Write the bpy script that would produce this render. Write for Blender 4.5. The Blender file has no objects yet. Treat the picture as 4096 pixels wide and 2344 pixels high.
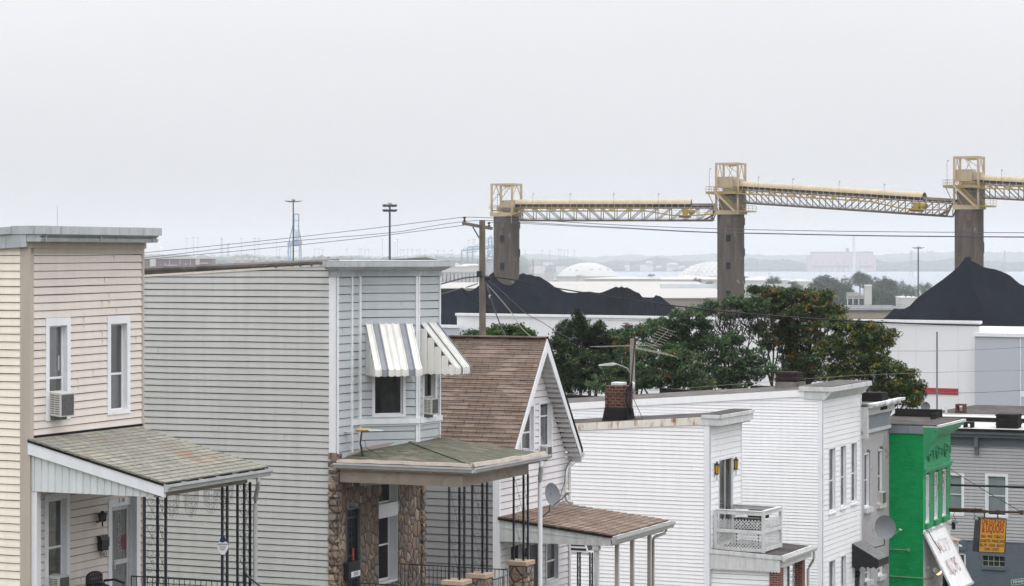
HAZE,ZEN,SKYL,SUNE,EXPO=.88e-4,3.1,.858,.85,0.0
import bpy, math, random
from mathutils import Vector, Matrix, noise as mnoise
R = random.Random(11)
# ------------------------------------------------------------------ camera model (level camera, lens shift)
ZC, FPX, HX, HY = 60.0, 10000.0, 2048.0, 1030.0
def W(px, py, D): return Vector(((px-HX)/FPX*D, D, ZC-(py-HY)/FPX*D))
sc = bpy.context.scene
COL = sc.collection
GP = [(-200,58.5),(0,56.4),(50,52.1),(62,51.0),(71,49.6),(87,47.0),(99,45.6),(108,44.6),(125,42.4),(150,39.0),(180,35.5),(250,32.0),(330,30.0),(480,27.0),(900,14.0),(1500,6.0),(2500,2.5),(3400,1.8),(30000,1.8)]
def gz(D):
    for (a,za),(b,zb) in zip(GP,GP[1:]):
        if a <= D <= b: return za+(zb-za)*(D-a)/(b-a)
    return GP[-1][1]
class Fr:
    """a local frame: X towards the street, Y along the street, Z up"""
    def __init__(s, px, D, z, rot=24.0):
        s.O = Vector(((px-HX)/FPX*D, D, z)); s.rot = math.radians(rot)
        s.ex = Vector((math.cos(s.rot), -math.sin(s.rot), 0)); s.ey = Vector((math.sin(s.rot), math.cos(s.rot), 0)); s.ez = Vector((0,0,1))
        s.c = s.loc(Vector((0,0,ZC)))
    def loc(s, P):
        d = Vector(P)-s.O; return Vector((d.dot(s.ex), d.dot(s.ey), d.z))
    def world(s, p): return s.O + s.ex*p[0] + s.ey*p[1] + s.ez*p[2]
    def hit(s, px, py, p, n):
        d0 = Vector(((px-HX)/FPX, 1, -(py-HY)/FPX)); d = Vector((d0.dot(s.ex), d0.dot(s.ey), d0.z))
        p = Vector(p); n = Vector(n); return s.c + d*((p-s.c).dot(n)/d.dot(n))
    def w(s, px, py, D): return s.loc(W(px,py,D))
class Pl:
    """vertical wall plane: s along it, z up, d outward"""
    def __init__(s, fr, x, y, ang):
        s.fr = fr; a = math.radians(ang); s.p = Vector((x,y,0)); s.sd = Vector((math.cos(a),math.sin(a),0)); s.n = Vector((math.sin(a),-math.cos(a),0))
    def P(s, a, z, d=0): return s.p + s.sd*a + s.n*d + Vector((0,0,z))
    def at(s, px, py, d=0):
        h = s.fr.hit(px, py, s.p+s.n*d, s.n)-s.p; return (h.dot(s.sd), h.z)
    def S(s, px, d=0): return s.at(px, 1500, d)[0]
    def Z(s, px, py, d=0): return s.at(px, py, d)[1]
# ------------------------------------------------------------------ mesh builder
class MB:
    def __init__(s): s.v=[]; s.f=[]; s.sm=[]
    def face(s, pts, smooth=False):
        n=len(s.v); s.v += [Vector(p) for p in pts]; s.f.append(tuple(range(n,n+len(pts)))); s.sm.append(smooth); return s
    def mesh(s, vs, fs, smooth=False):
        n=len(s.v); s.v += [Vector(p) for p in vs]
        for f in fs: s.f.append(tuple(i+n for i in f)); s.sm.append(smooth)
        return s
    def hexa(s, P):
        return s.mesh(P, [(0,3,2,1),(4,5,6,7),(0,1,5,4),(1,2,6,5),(2,3,7,6),(3,0,4,7)])
    def box(s, x0,x1,y0,y1,z0,z1):
        return s.hexa([(x0,y0,z0),(x1,y0,z0),(x1,y1,z0),(x0,y1,z0),(x0,y0,z1),(x1,y0,z1),(x1,y1,z1),(x0,y1,z1)])
    def pbox(s, pl, s0,s1,z0,z1,d0,d1):
        P=pl.P; return s.hexa([P(s0,z0,d1),P(s1,z0,d1),P(s1,z0,d0),P(s0,z0,d0),P(s0,z1,d1),P(s1,z1,d1),P(s1,z1,d0),P(s0,z1,d0)])
    def ppoly(s, pl, poly, d0, d1):
        a=[pl.P(x,z,d1) for x,z in poly]; b=[pl.P(x,z,d0) for x,z in poly]; return s.loft(a,b)
    def loft(s, a, b, caps=True, smooth=False):
        n=len(a); fs=[(i,(i+1)%n,n+(i+1)%n,n+i) for i in range(n)]
        if smooth and caps:
            s.mesh(a+b, fs, True); s.face(a); s.face(list(reversed(b))); return s
        if caps: fs += [tuple(reversed(range(n))), tuple(range(n,2*n))]
        return s.mesh(list(a)+list(b), fs, smooth)
    def prism(s, poly, vec):
        a=[Vector(p) for p in poly]; v=Vector(vec); return s.loft(a,[p+v for p in a])
    def bar(s, p, q, w, h=None, up=(0,0,1)):
        h = h or w; p=Vector(p); q=Vector(q); d=(q-p).normalized(); u=Vector(up)
        if abs(d.dot(u))>.98: u=Vector((1,0,0))
        sx=d.cross(u).normalized()*w/2; uz=sx.normalized().cross(d)*h/2
        return s.loft([p-sx-uz,p+sx-uz,p+sx+uz,p-sx+uz],[q-sx-uz,q+sx-uz,q+sx+uz,q-sx+uz])
    def tube(s, pts, r, n=6, smooth=True):
        pts=[Vector(p) for p in pts]; rs = r if isinstance(r,(list,tuple)) else [r]*len(pts); rings=[]
        for i,p in enumerate(pts):
            d=(pts[min(i+1,len(pts)-1)]-pts[max(i-1,0)]).normalized(); u=Vector((0,0,1)) if abs(d.z)<.95 else Vector((1,0,0))
            a=d.cross(u).normalized(); b=a.cross(d)
            rings.append([p+(a*math.cos(2*math.pi*k/n)+b*math.sin(2*math.pi*k/n))*rs[i] for k in range(n)])
        vs=[v for g in rings for v in g]; fs=[]
        for i in range(len(rings)-1):
            for k in range(n): fs.append((i*n+k,i*n+(k+1)%n,(i+1)*n+(k+1)%n,(i+1)*n+k))
        s.mesh(vs,fs,smooth); s.face(rings[0]); s.face(rings[-1]); return s
    def lathe(s, c, prof, n=24, axis=None, smooth=True):
        c=Vector(c); az=Vector(axis).normalized() if axis else Vector((0,0,1)); u=Vector((1,0,0)) if abs(az.x)<.9 else Vector((0,1,0))
        ax=az.cross(u).normalized(); ay=az.cross(ax); vs=[]; fs=[]
        for r,z in prof:
            for k in range(n):
                a=2*math.pi*k/n; vs.append(c+az*z+(ax*math.cos(a)+ay*math.sin(a))*r)
        for i in range(len(prof)-1):
            for k in range(n): fs.append((i*n+k,i*n+(k+1)%n,(i+1)*n+(k+1)%n,(i+1)*n+k))
        return s.mesh(vs,fs,smooth)
    def build(s, name, mat, parent=None, off=(0,0,0), bevel=0, kind=None):
        me=bpy.data.meshes.new(name); o=Vector(off)
        me.from_pydata([tuple(p-o) for p in s.v],[],s.f)
        me.polygons.foreach_set('use_smooth', s.sm)
        uvl=me.uv_layers.new(name='UVMap'); dat=[0.0]*(2*len(me.loops))
        for p in me.polygons:
            n=p.normal
            if abs(n.z)>.97: a=Vector((1,0,0)); b=Vector((0,1,0))
            else: a=Vector((0,0,1)).cross(n).normalized(); b=n.cross(a)
            for li in p.loop_indices:
                co=me.vertices[me.loops[li].vertex_index].co; dat[2*li]=co.dot(a); dat[2*li+1]=co.dot(b)
        uvl.data.foreach_set('uv',dat)
        if mat: me.materials.append(mat)
        ob=bpy.data.objects.new(name,me); COL.objects.link(ob)
        if parent: ob.parent=parent
        if kind: ob['kind']=kind
        if bevel:
            m=ob.modifiers.new('bevel','BEVEL'); m.width=bevel; m.segments=2; m.limit_method='ANGLE'
        return ob
def txtmesh(name,cu):
    t=bpy.data.objects.new('tmp',cu); COL.objects.link(t); dg=bpy.context.evaluated_depsgraph_get(); me=bpy.data.meshes.new_from_object(t.evaluated_get(dg)); bpy.data.objects.remove(t); o=bpy.data.objects.new(name,me); COL.objects.link(o); return o
class Th:
    """a top-level thing: Empty at its base, parts under it"""
    def __init__(s, name, label, cat, fr, p=(0,0,0), group=None):
        s.fr=fr; s.p=Vector(p); e=bpy.data.objects.new(name,None); COL.objects.link(e); e.empty_display_size=.2
        e.location=fr.world(p); e.rotation_euler=(0,0,-fr.rot); e['label']=label; e['category']=cat
        if group: e['group']=group
        s.e=e
    def part(s, name, mb, mat, sub=None, label=None, bevel=0):
        o=mb.build(name, mat, sub or s.e, s.p, bevel)
        if label: o['label']=label
        return o
    def text(s, name, txt, mat, pl, s0, z0, size, d=.01, wx=1.0, sub=None, ext=.002, align='CENTER', M=None):
        cu=bpy.data.curves.new(name,'FONT'); cu.body=txt; cu.size=size; cu.extrude=ext; cu.align_x=align; cu.align_y='CENTER'; cu.offset=-.006 if txt in ('ONE STOP','LIQUORS') else 0; cu.materials.append(mat)
        o=txtmesh(name,cu); o.parent=sub or s.e
        if M is None:
            q=pl.P(s0,z0,d)-s.p; sd=pl.sd*wx; up=Vector((0,0,1)); n=pl.n
            M=Matrix(((sd.x,up.x,n.x,q.x),(sd.y,up.y,n.y,q.y),(sd.z,up.z,n.z,q.z),(0,0,0,1)))
        o.data.transform(M); return o
def dup(src, label=None, group=None):
    r=src.copy(); COL.objects.link(r)
    if label: r['label']=label
    if group: r['group']=group
    for ch in src.children:
        c=ch.copy(); COL.objects.link(c); c.parent=r
        for g in ch.children:
            d=g.copy(); COL.objects.link(d); d.parent=c
    return r
def one(name,label,cat,mb,mat,fr=None,p=None,group=None):
    """a thing that is one mesh; its origin sits at its base"""
    if p is None:
        p=Vector((sum(v.x for v in mb.v)/len(mb.v),sum(v.y for v in mb.v)/len(mb.v),min(v.z for v in mb.v)))
    o=mb.build(name,mat,None,p)
    if fr: o.location=fr.world(p); o.rotation_euler=(0,0,-fr.rot)
    else: o.location=p
    o['label']=label; o['category']=cat
    if group: o['group']=group
    return o
# clip a polygon of (s,z,d) by a convex outline
def clip(poly, outline):
    A=sum(outline[i][0]*outline[(i+1)%len(outline)][1]-outline[(i+1)%len(outline)][0]*outline[i][1] for i in range(len(outline)))
    ol=outline if A>0 else list(reversed(outline)); out=poly
    for i in range(len(ol)):
        a=ol[i]; b=ol[(i+1)%len(ol)]; ex=b[0]-a[0]; ez=b[1]-a[1]
        def side(p): return ex*(p[1]-a[1])-ez*(p[0]-a[0])
        new=[]
        for j in range(len(out)):
            p=out[j]; q=out[(j+1)%len(out)]; sp=side(p); sq=side(q)
            if sp>=-1e-7: new.append(p)
            if (sp>1e-7 and sq<-1e-7) or (sp<-1e-7 and sq>1e-7):
                t=sp/(sp-sq); new.append(tuple(p[k]+t*(q[k]-p[k]) for k in range(3)))
        out=new
        if len(out)<3: return None
    return out
def siding(mb, pl, outline, holes=(), pitch=.16, z0=0.0, g=.016, dp=.03, out=.022, tilt=0.0, gd=.11, wav=.012, joints=.22):
    seed=R.uniform(0,50); JR=random.Random(int(seed*1000))
    zs=[p[1] for p in outline]; lo=min(zs); hi=max(zs); s_lo=min(p[0] for p in outline); s_hi=max(p[0] for p in outline)
    n0=int(math.floor((lo-z0)/pitch))-2; n1=int(math.ceil((hi-z0)/pitch))+2
    for k in range(n0,n1):
        zb=z0+k*pitch; jit=R.uniform(-.0012,.0012)
        prof=[(zb,out+jit),(zb+pitch*.25,out*.75+.0015),(zb+pitch-g,.004),(zb+pitch-g,-gd),(zb+pitch,-gd),(zb+pitch,out)]
        for (za,da),(zc,dc) in zip(prof,prof[1:]):
            cuts=[za,zc]
            if zc-za>1e-6:
                cuts=sorted([za,zc]+[z for h in holes for z in (h[2],h[3]) if za<z<zc])
            for z1,z2 in zip(cuts,cuts[1:]):
                t1=0 if zc-za<1e-9 else (z1-za)/(zc-za); t2=1 if zc-za<1e-9 else (z2-za)/(zc-za)
                d1=da+(dc-da)*t1; d2=da+(dc-da)*t2; zm=(z1+z2)/2; iv=[(s_lo,s_hi)]
                for h in holes:
                    if h[2]<zm<h[3]:
                        nv=[]
                        for a,b in iv:
                            if h[1]<=a or h[0]>=b: nv.append((a,b)); continue
                            if a<h[0]: nv.append((a,h[0]))
                            if h[1]<b: nv.append((h[1],b))
                        iv=nv
                for a0,b0 in iv:
                    ns=max(1,int((b0-a0)/.9))
                    for i in range(ns):
                        a=a0+(b0-a0)*i/ns; b=a0+(b0-a0)*(i+1)/ns; ja=wav*mnoise.noise(Vector((a*.55+seed,k*.31,seed*1.7)))+tilt*a; jb=wav*mnoise.noise(Vector((b*.55+seed,k*.31,seed*1.7)))+tilt*b
                        q=clip([(a,z1+ja,d1),(b,z1+jb,d1),(b,z2+jb,d2),(a,z2+ja,d2)],outline)
                        if q: mb.face([pl.P(*t) for t in q])
        if JR.random()<joints:
            s=s_lo+(s_hi-s_lo)*JR.random()
            if all(not(h[0]-.05<s<h[1]+.05 and h[2]-.1<zb<h[3]+.1) for h in holes) and clip([(s,zb,0),(s+.01,zb,0),(s+.01,zb+pitch,0),(s,zb+pitch,0)],outline) and min(p[1] for p in outline)<zb<hi-1.5*pitch: mb.pbox(pl,s,s+.007,zb+tilt*s,zb+pitch-g+tilt*s,0,out+.002)
def flatwall(mb, pl, outline, holes=(), d=0):
    cs=sorted(set([p[1] for p in outline]+[h[2] for h in holes]+[h[3] for h in holes])); s_lo=min(p[0] for p in outline); s_hi=max(p[0] for p in outline)
    for z1,z2 in zip(cs,cs[1:]):
        zm=(z1+z2)/2; iv=[(s_lo,s_hi)]
        for h in holes:
            if h[2]<zm<h[3]:
                nv=[]
                for a,b in iv:
                    if h[1]<=a or h[0]>=b: nv.append((a,b)); continue
                    if a<h[0]: nv.append((a,h[0]))
                    if h[1]<b: nv.append((h[1],b))
                iv=nv
        for a,b in iv:
            q=clip([(a,z1,d),(b,z1,d),(b,z2,d),(a,z2,d)],outline)
            if q: mb.face([pl.P(*t) for t in q])
# ------------------------------------------------------------------ materials
def _nt(name):
    m=bpy.data.materials.new(name); m.use_nodes=True; nt=m.node_tree; nt.nodes.clear()
    o=nt.nodes.new('ShaderNodeOutputMaterial'); b=nt.nodes.new('ShaderNodeBsdfPrincipled'); nt.links.new(b.outputs[0],o.inputs[0]); return m,nt,b,o
def N(nt,t,**k):
    n=nt.nodes.new(t)
    for a,v in k.items():
        if hasattr(n,a): setattr(n,a,v)
        else: n.inputs[a.replace('_',' ')].default_value=v
    return n
def rgb(c): return (c[0],c[1],c[2],1)
def mixc(nt,fac,a,b,mode='MIX'):
    m=nt.nodes.new('ShaderNodeMix'); m.data_type='RGBA'; m.blend_type=mode
    for i,v in ((0,fac),(6,a),(7,b)):
        if hasattr(v,'is_linked') or hasattr(v,'links'): nt.links.new(v,m.inputs[i])
        elif i==0: m.inputs[0].default_value=v
        else: m.inputs[i].default_value=rgb(v)
    return m.outputs[2]
def ramp(nt,x,lo,hi):
    r=nt.nodes.new('ShaderNodeMapRange'); nt.links.new(x,r.inputs[0]); r.inputs[1].default_value=lo; r.inputs[2].default_value=hi; return r.outputs[0]
def coords(nt,kind='Object',scale=(1,1,1)):
    t=nt.nodes.new('ShaderNodeTexCoord'); m=nt.nodes.new('ShaderNodeMapping'); m.inputs['Scale'].default_value=scale; nt.links.new(t.outputs[kind],m.inputs[0]); return m.outputs[0]
def noi(nt,vec,sc_,det=4,rough=.55):
    n=nt.nodes.new('ShaderNodeTexNoise'); n.inputs['Scale'].default_value=sc_; n.inputs['Detail'].default_value=det; n.inputs['Roughness'].default_value=rough; nt.links.new(vec,n.inputs['Vector']); return n.outputs['Fac']
def bumpn(nt,b,h,strength,dist):
    k=nt.nodes.new('ShaderNodeBump'); k.inputs['Strength'].default_value=strength; k.inputs['Distance'].default_value=dist; nt.links.new(h,k.inputs['Height']); nt.links.new(k.outputs[0],b.inputs['Normal'])
def mat(name,col,rough=.6,var=.08,vs=1.2,streak=.05,bump=0,bs=60,metal=0,spec=.3,stain=None,sthr=(.55,.7),sscale=(3,3,.6),ss=1.5):
    m,nt,b,o=_nt(name); b.inputs['Roughness'].default_value=rough; b.inputs['Metallic'].default_value=metal; b.inputs['Specular IOR Level'].default_value=spec
    v=coords(nt); n1=noi(nt,v,vs,6); v2=coords(nt,'Object',(5,5,.35)); n2=noi(nt,v2,1.0,4)
    lo=tuple(c*(1-var*1.6) for c in col); hi=tuple(min(1,c*(1+var*.7)) for c in col)
    c=mixc(nt,ramp(nt,n1,.3,.7),lo,hi)
    if streak: c=mixc(nt,ramp(nt,n2,.42,.75),c,tuple(x*(1-streak*3) for x in col))
    if stain:
        v3=coords(nt,'Object',sscale); n3=noi(nt,v3,ss,6,.65); c=mixc(nt,ramp(nt,n3,*sthr),c,stain)
    nt.links.new(c,b.inputs['Base Color'])
    if bump: bumpn(nt,b,noi(nt,v,bs,4),bump,.01)
    return m
def brickmat(name,c1,c2,mortar,bw=.22,bh=.075,ms=.01,bump=.6,rough=.8,offset=.5,c3=None,dirt=None,bias=0.0,dthr=(.5,.75)):
    m,nt,b,o=_nt(name); b.inputs['Roughness'].default_value=rough; b.inputs['Specular IOR Level'].default_value=.1
    v=coords(nt,'UV'); t=nt.nodes.new('ShaderNodeTexBrick'); t.offset=offset; t.inputs['Scale'].default_value=1; t.inputs['Brick Width'].default_value=bw; t.inputs['Row Height'].default_value=bh; t.inputs['Mortar Size'].default_value=ms; t.inputs['Mortar Smooth'].default_value=.3; t.inputs['Bias'].default_value=bias
    t.inputs['Color1'].default_value=rgb(c1); t.inputs['Color2'].default_value=rgb(c2); t.inputs['Mortar'].default_value=rgb(mortar); nt.links.new(v,t.inputs['Vector'])
    c=t.outputs['Color']; vo=coords(nt)
    if c3:
        w=nt.nodes.new('ShaderNodeTexVoronoi'); w.inputs['Scale'].default_value=1; mp=coords(nt,'UV',(1/bw*.97,1/bh,1)); nt.links.new(mp,w.inputs['Vector']); c=mixc(nt,ramp(nt,w.outputs['Color'],.55,.9),c,c3)
    c=mixc(nt,ramp(nt,noi(nt,vo,2.2,6),.25,.8),c,tuple(.55*x for x in c1) if not dirt else c1,'MIX') if False else c
    n=noi(nt,vo,9,5); c=mixc(nt,.25,c,mixc(nt,n,(.1,.1,.1),(1,1,1)),'OVERLAY')
    if dirt: c=mixc(nt,ramp(nt,noi(nt,vo,.9,7,.7),*dthr),c,dirt)
    nt.links.new(c,b.inputs['Base Color'])
    mx=nt.nodes.new('ShaderNodeMath'); mx.operation='SUBTRACT'; nt.links.new(noi(nt,vo,60,3),mx.inputs[0]); k=nt.nodes.new('ShaderNodeMath'); k.operation='MULTIPLY'; k.inputs[1].default_value=2.2; nt.links.new(t.outputs['Fac'],k.inputs[0]); nt.links.new(k.outputs[0],mx.inputs[1])
    bumpn(nt,b,mx.outputs[0],bump,.012); return m
def stonemat(name):
    m,nt,b,o=_nt(name); b.inputs['Roughness'].default_value=.85; v=coords(nt,'Object',(5.6,5.6,4.3))
    nz=nt.nodes.new('ShaderNodeTexNoise'); nz.inputs['Scale'].default_value=1.5; nt.links.new(v,nz.inputs['Vector'])
    ad=nt.nodes.new('ShaderNodeMix'); ad.data_type='VECTOR'; ad.inputs[0].default_value=.22; nt.links.new(v,ad.inputs[4]); nt.links.new(nz.outputs['Color'],ad.inputs[5])
    a=nt.nodes.new('ShaderNodeTexVoronoi'); a.feature='F1'; a.inputs['Scale'].default_value=1.0; nt.links.new(ad.outputs[1],a.inputs['Vector']); e=nt.nodes.new('ShaderNodeTexVoronoi'); e.feature='DISTANCE_TO_EDGE'; e.inputs['Scale'].default_value=1.0; nt.links.new(ad.outputs[1],e.inputs['Vector'])
    cr=nt.nodes.new('ShaderNodeValToRGB'); els=cr.color_ramp.elements; els[0].color=(.25,.18,.135,1); els[1].color=(.36,.27,.20,1); x=els.new(.3); x.color=(.15,.12,.10,1); x=els.new(.5); x.color=(.28,.19,.13,1); x=els.new(.72); x.color=(.20,.18,.17,1); x=els.new(.87); x.color=(.38,.30,.22,1)
    sp=nt.nodes.new('ShaderNodeSeparateColor'); nt.links.new(a.outputs['Color'],sp.inputs[0]); nt.links.new(sp.outputs[0],cr.inputs[0])
    c=mixc(nt,ramp(nt,e.outputs['Distance'],.01,.06),(.06,.048,.04),cr.outputs[0]); c=mixc(nt,.3,c,mixc(nt,noi(nt,v,7,5),(.05,.05,.05),(1,1,1)),'OVERLAY')
    nt.links.new(c,b.inputs['Base Color']); bumpn(nt,b,ramp(nt,e.outputs['Distance'],.0,.2),.9,.05); return m
def leafmat(name,a,b_,acc,amt,acc2=None,dark=.5,scale=.9):
    m,nt,b,o=_nt(name); b.inputs['Roughness'].default_value=.55; b.inputs['Specular IOR Level'].default_value=.25
    g=nt.nodes.new('ShaderNodeNewGeometry'); r=g.outputs['Random Per Island']; c=mixc(nt,r,a,b_); v=coords(nt); n=noi(nt,v,scale,3)
    c=mixc(nt,ramp(nt,n,.35,.62),c,tuple(x*dark for x in a))
    if acc:
        n2=noi(nt,coords(nt,'Object',(1,1,1.4)),1.9,2); s=nt.nodes.new('ShaderNodeMath'); s.operation='MULTIPLY_ADD'; nt.links.new(r,s.inputs[0]); s.inputs[1].default_value=.16; nt.links.new(n2,s.inputs[2])
        c=mixc(nt,ramp(nt,s.outputs[0],.75-amt,.79-amt),c,acc)
    nt.links.new(c,b.inputs['Base Color'])
    tr=nt.nodes.new('ShaderNodeBsdfTranslucent'); nt.links.new(c,tr.inputs[0]); mx=nt.nodes.new('ShaderNodeMixShader'); mx.inputs[0].default_value=.25; nt.links.new(b.outputs[0],mx.inputs[1]); nt.links.new(tr.outputs[0],mx.inputs[2]); nt.links.new(mx.outputs[0],o.inputs[0]); return m
def glassmat(name,tint=(.78,.80,.82),refl=.34,base=.16):
    m,nt,b,o=_nt(name); nt.nodes.remove(b); t=nt.nodes.new('ShaderNodeBsdfTransparent'); t.inputs[0].default_value=rgb(tint); gl=nt.nodes.new('ShaderNodeBsdfGlossy'); gl.inputs['Roughness'].default_value=.04
    f=nt.nodes.new('ShaderNodeLayerWeight'); f.inputs[0].default_value=refl; mx=nt.nodes.new('ShaderNodeMixShader'); q=nt.nodes.new('ShaderNodeMapRange'); q.inputs[3].default_value=base; q.inputs[4].default_value=1.0; nt.links.new(f.outputs[0],q.inputs[0]); nt.links.new(q.outputs[0],mx.inputs[0]); nt.links.new(t.outputs[0],mx.inputs[1]); nt.links.new(gl.outputs[0],mx.inputs[2]); nt.links.new(mx.outputs[0],o.inputs[0]); return m
def glowmat(name,col,st):
    m,nt,b,o=_nt(name); b.inputs['Base Color'].default_value=rgb(col); b.inputs['Emission Color'].default_value=rgb(col); b.inputs['Emission Strength'].default_value=st; return m
def tarmat(name,col=(.05,.047,.045)):
    return mat(name,col,.92,.28,1.1,0,.7,30,spec=.12,stain=tuple(c*1.8 for c in col),sthr=(.5,.8),sscale=(1,1,1),ss=.8)
M={}
M['cream']=mat('cream_vinyl',(.84,.77,.66),.5,.04,.7,.03)
M['pink']=mat('rose_beige_vinyl',(.675,.61,.56),.5,.04,.7,.03,stain=(.56,.46,.40),sthr=(.58,.85),sscale=(.5,.5,.8),ss=.7)
M['taupe']=mat('taupe_trim',(.47,.405,.35),.55,.04)
M['grey']=mat('grey_green_vinyl',(.485,.495,.48),.5,.05,.5,.04,stain=(.41,.415,.39),sthr=(.52,.8),sscale=(.35,.35,.22),ss=1)
M['greyf']=mat('pale_grey_vinyl',(.47,.50,.52),.5,.05,.7,.03)
M['lav']=mat('lavender_white_vinyl',(.71,.69,.705),.5,.05,.8,.03)
M['whitev']=mat('white_vinyl',(.83,.83,.84),.45,.03,.6,.02,stain=(.60,.59,.58),sthr=(.62,.9),sscale=(.6,.6,1.2),ss=.8)
M['white']=mat('white_paint',(.75,.765,.79),.45,.05,2,.03)
M['trim']=mat('dull_white_aluminium',(.45,.475,.495),.4,.08,1.5,.07,metal=.0,stain=(.22,.20,.19),sthr=(.56,.74),sscale=(5,5,.9))
M['oldwhite']=mat('weathered_white',(.60,.61,.61),.6,.10,3,.08,stain=(.36,.34,.32),sthr=(.56,.72),sscale=(5,5,1.2))
M['gutter']=mat('gutter_metal',(.46,.47,.47),.35,.08,3,.05,metal=.1,stain=(.40,.38,.36),sthr=(.6,.8))
M['drip']=mat('torn_drip_edge',(.40,.345,.30),.7,.12,4,.06)
M['beam']=mat('taupe_beam',(.275,.235,.195),.6,.10,2,.05,stain=(.16,.115,.085),sthr=(.56,.7),sscale=(1.4,1.4,3),ss=1.4)
M['tar']=tarmat('tar_roofing',(.075,.068,.064)); M['tarb']=tarmat('black_tar',(.018,.016,.016)); M['tarlt']=tarmat('weathered_grey_roofing',(.12,.112,.105))
M['iron']=mat('black_iron',(.012,.014,.024),.35,.1,5,0,spec=.5)
M['black']=mat('black_plastic',(.02,.02,.022),.5,.2,5,0)
M['dgrey']=mat('dark_grey',(.11,.115,.125),.55,.12,3,.03)
M['acm']=mat('air_conditioner_case',(.55,.54,.50),.5,.08,3,.05); M['acg']=mat('air_conditioner_grille',(.13,.13,.13),.6,.2,20,0)
M['stripe']=mat('grey_awning_paint',(.25,.262,.29),.5,.12,3,.06,stain=(.5,.5,.5),sthr=(.66,.74),sscale=(6,6,3)); M['awn']=mat('white_awning_paint',(.74,.735,.70),.5,.07,3,.06,stain=(.42,.39,.34),sthr=(.62,.78),sscale=(6,6,2))
M['curtain']=mat('lace_curtain',(.55,.56,.57),.9,.2,6,.1); M['glassb']=glassmat('soft_window_glass',(.80,.81,.82),.12,.03); M['blind']=mat('window_blind',(.50,.53,.55),.8,.05)
M['yellowc']=mat('ochre_curtain',(.42,.27,.05),.9,.15,6,.1)
M['glass']=glassmat('window_glass'); M['glassd']=glassmat('dark_window_glass',(.30,.32,.33),.16,.05)
M['shA']=brickmat('grey_green_shingles',(.20,.205,.185),(.26,.25,.205),(.11,.108,.10),.30,.135,.010,.5,.9,.5,c3=(.30,.285,.235),dirt=(.25,.155,.085),dthr=(.55,.74))
M['shB']=brickmat('mossy_shingles',(.082,.086,.066),(.13,.125,.095),(.04,.04,.034),.31,.135,.009,.5,.9,.5,c3=(.17,.15,.12),dirt=(.10,.125,.08),dthr=(.5,.75))
M['shC']=brickmat('brown_shingles',(.145,.108,.087),(.195,.145,.115),(.070,.056,.047),.46,.148,.015,.6,.9,.5,c3=(.235,.185,.158),dirt=(.15,.12,.10),dthr=(.55,.95))
M['shD']=brickmat('rust_brown_shingles',(.155,.115,.093),(.22,.165,.132),(.055,.043,.037),.42,.15,.011,.6,.9,.5,c3=(.29,.23,.185),dirt=(.13,.07,.04),dthr=(.56,.72))
M['brick']=brickmat('red_chimney_brick',(.115,.038,.025),(.05,.022,.016),(.16,.13,.105),.24,.105,.014,.7,dirt=(.02,.018,.016),dthr=(.56,.64))
M['brickr']=brickmat('red_porch_brick',(.20,.065,.05),(.13,.045,.035),(.30,.26,.24),.215,.08,.010,.6)
M['gbrick']=brickmat('green_painted_brick',(.002,.285,.075),(.005,.335,.09),(.01,.36,.115),.30,.085,.012,1.3,.5,.5,c3=(.012,.34,.12),dirt=(.001,.19,.05),dthr=(.5,.85))
M['gbrick2']=brickmat('sunfaded_green_brick',(.035,.30,.125),(.04,.32,.135),(.03,.26,.10),.22,.075,.006,.5,.5)
M['fbrick']=brickmat('grey_painted_brick',(.42,.40,.41),(.45,.43,.44),(.37,.35,.355),.22,.075,.007,.6,.8,dirt=(.22,.17,.16),dthr=(.60,.66))
M['hbrick']=brickmat('slate_painted_brick',(.115,.135,.165),(.125,.145,.175),(.10,.12,.15),.22,.075,.006,.5,.6)
M['stone']=stonemat('field_stone'); M['cap']=mat('sandstone_cap',(.42,.32,.24),.8,.12,6,.03,.3)
M['rustw']=mat('rusting_white_fascia',(.70,.67,.60),.6,.06,3,.05,stain=(.27,.115,.05),sthr=(.53,.68),sscale=(3.4,3.4,.9),ss=1.5)
M['wood']=mat('weathered_pole_wood',(.175,.15,.122),.85,.18,2,.12,.5,30,stain=(.12,.09,.065),sthr=(.56,.7),sscale=(9,9,.5))
M['coal']=mat('coal',(.004,.006,.0125),.95,.5,.12,0,.9,1.6,spec=.03,stain=(.006,.008,.014),sthr=(.5,.75),sscale=(.5,.5,.12),ss=1)
M['tan2']=mat('weathered_tan_truss',(.17,.13,.085),.6,.15,.6,.08,stain=(.10,.075,.05),sthr=(.5,.7)); M['tan']=mat('tan_steel',(.48,.395,.275),.5,.12,.6,.08,stain=(.32,.22,.14),sthr=(.6,.75)); M['yel']=mat('safety_yellow_steel',(.37,.26,.06),.5,.12,.8,.06,stain=(.3,.2,.1),sthr=(.6,.75)); M['dsteel']=mat('dark_conveyor_belt',(.012,.018,.03),.7,.2,1,0); M['rsteel']=mat('dusty_steel',(.24,.205,.17),.7,.15,1,.08)
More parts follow.
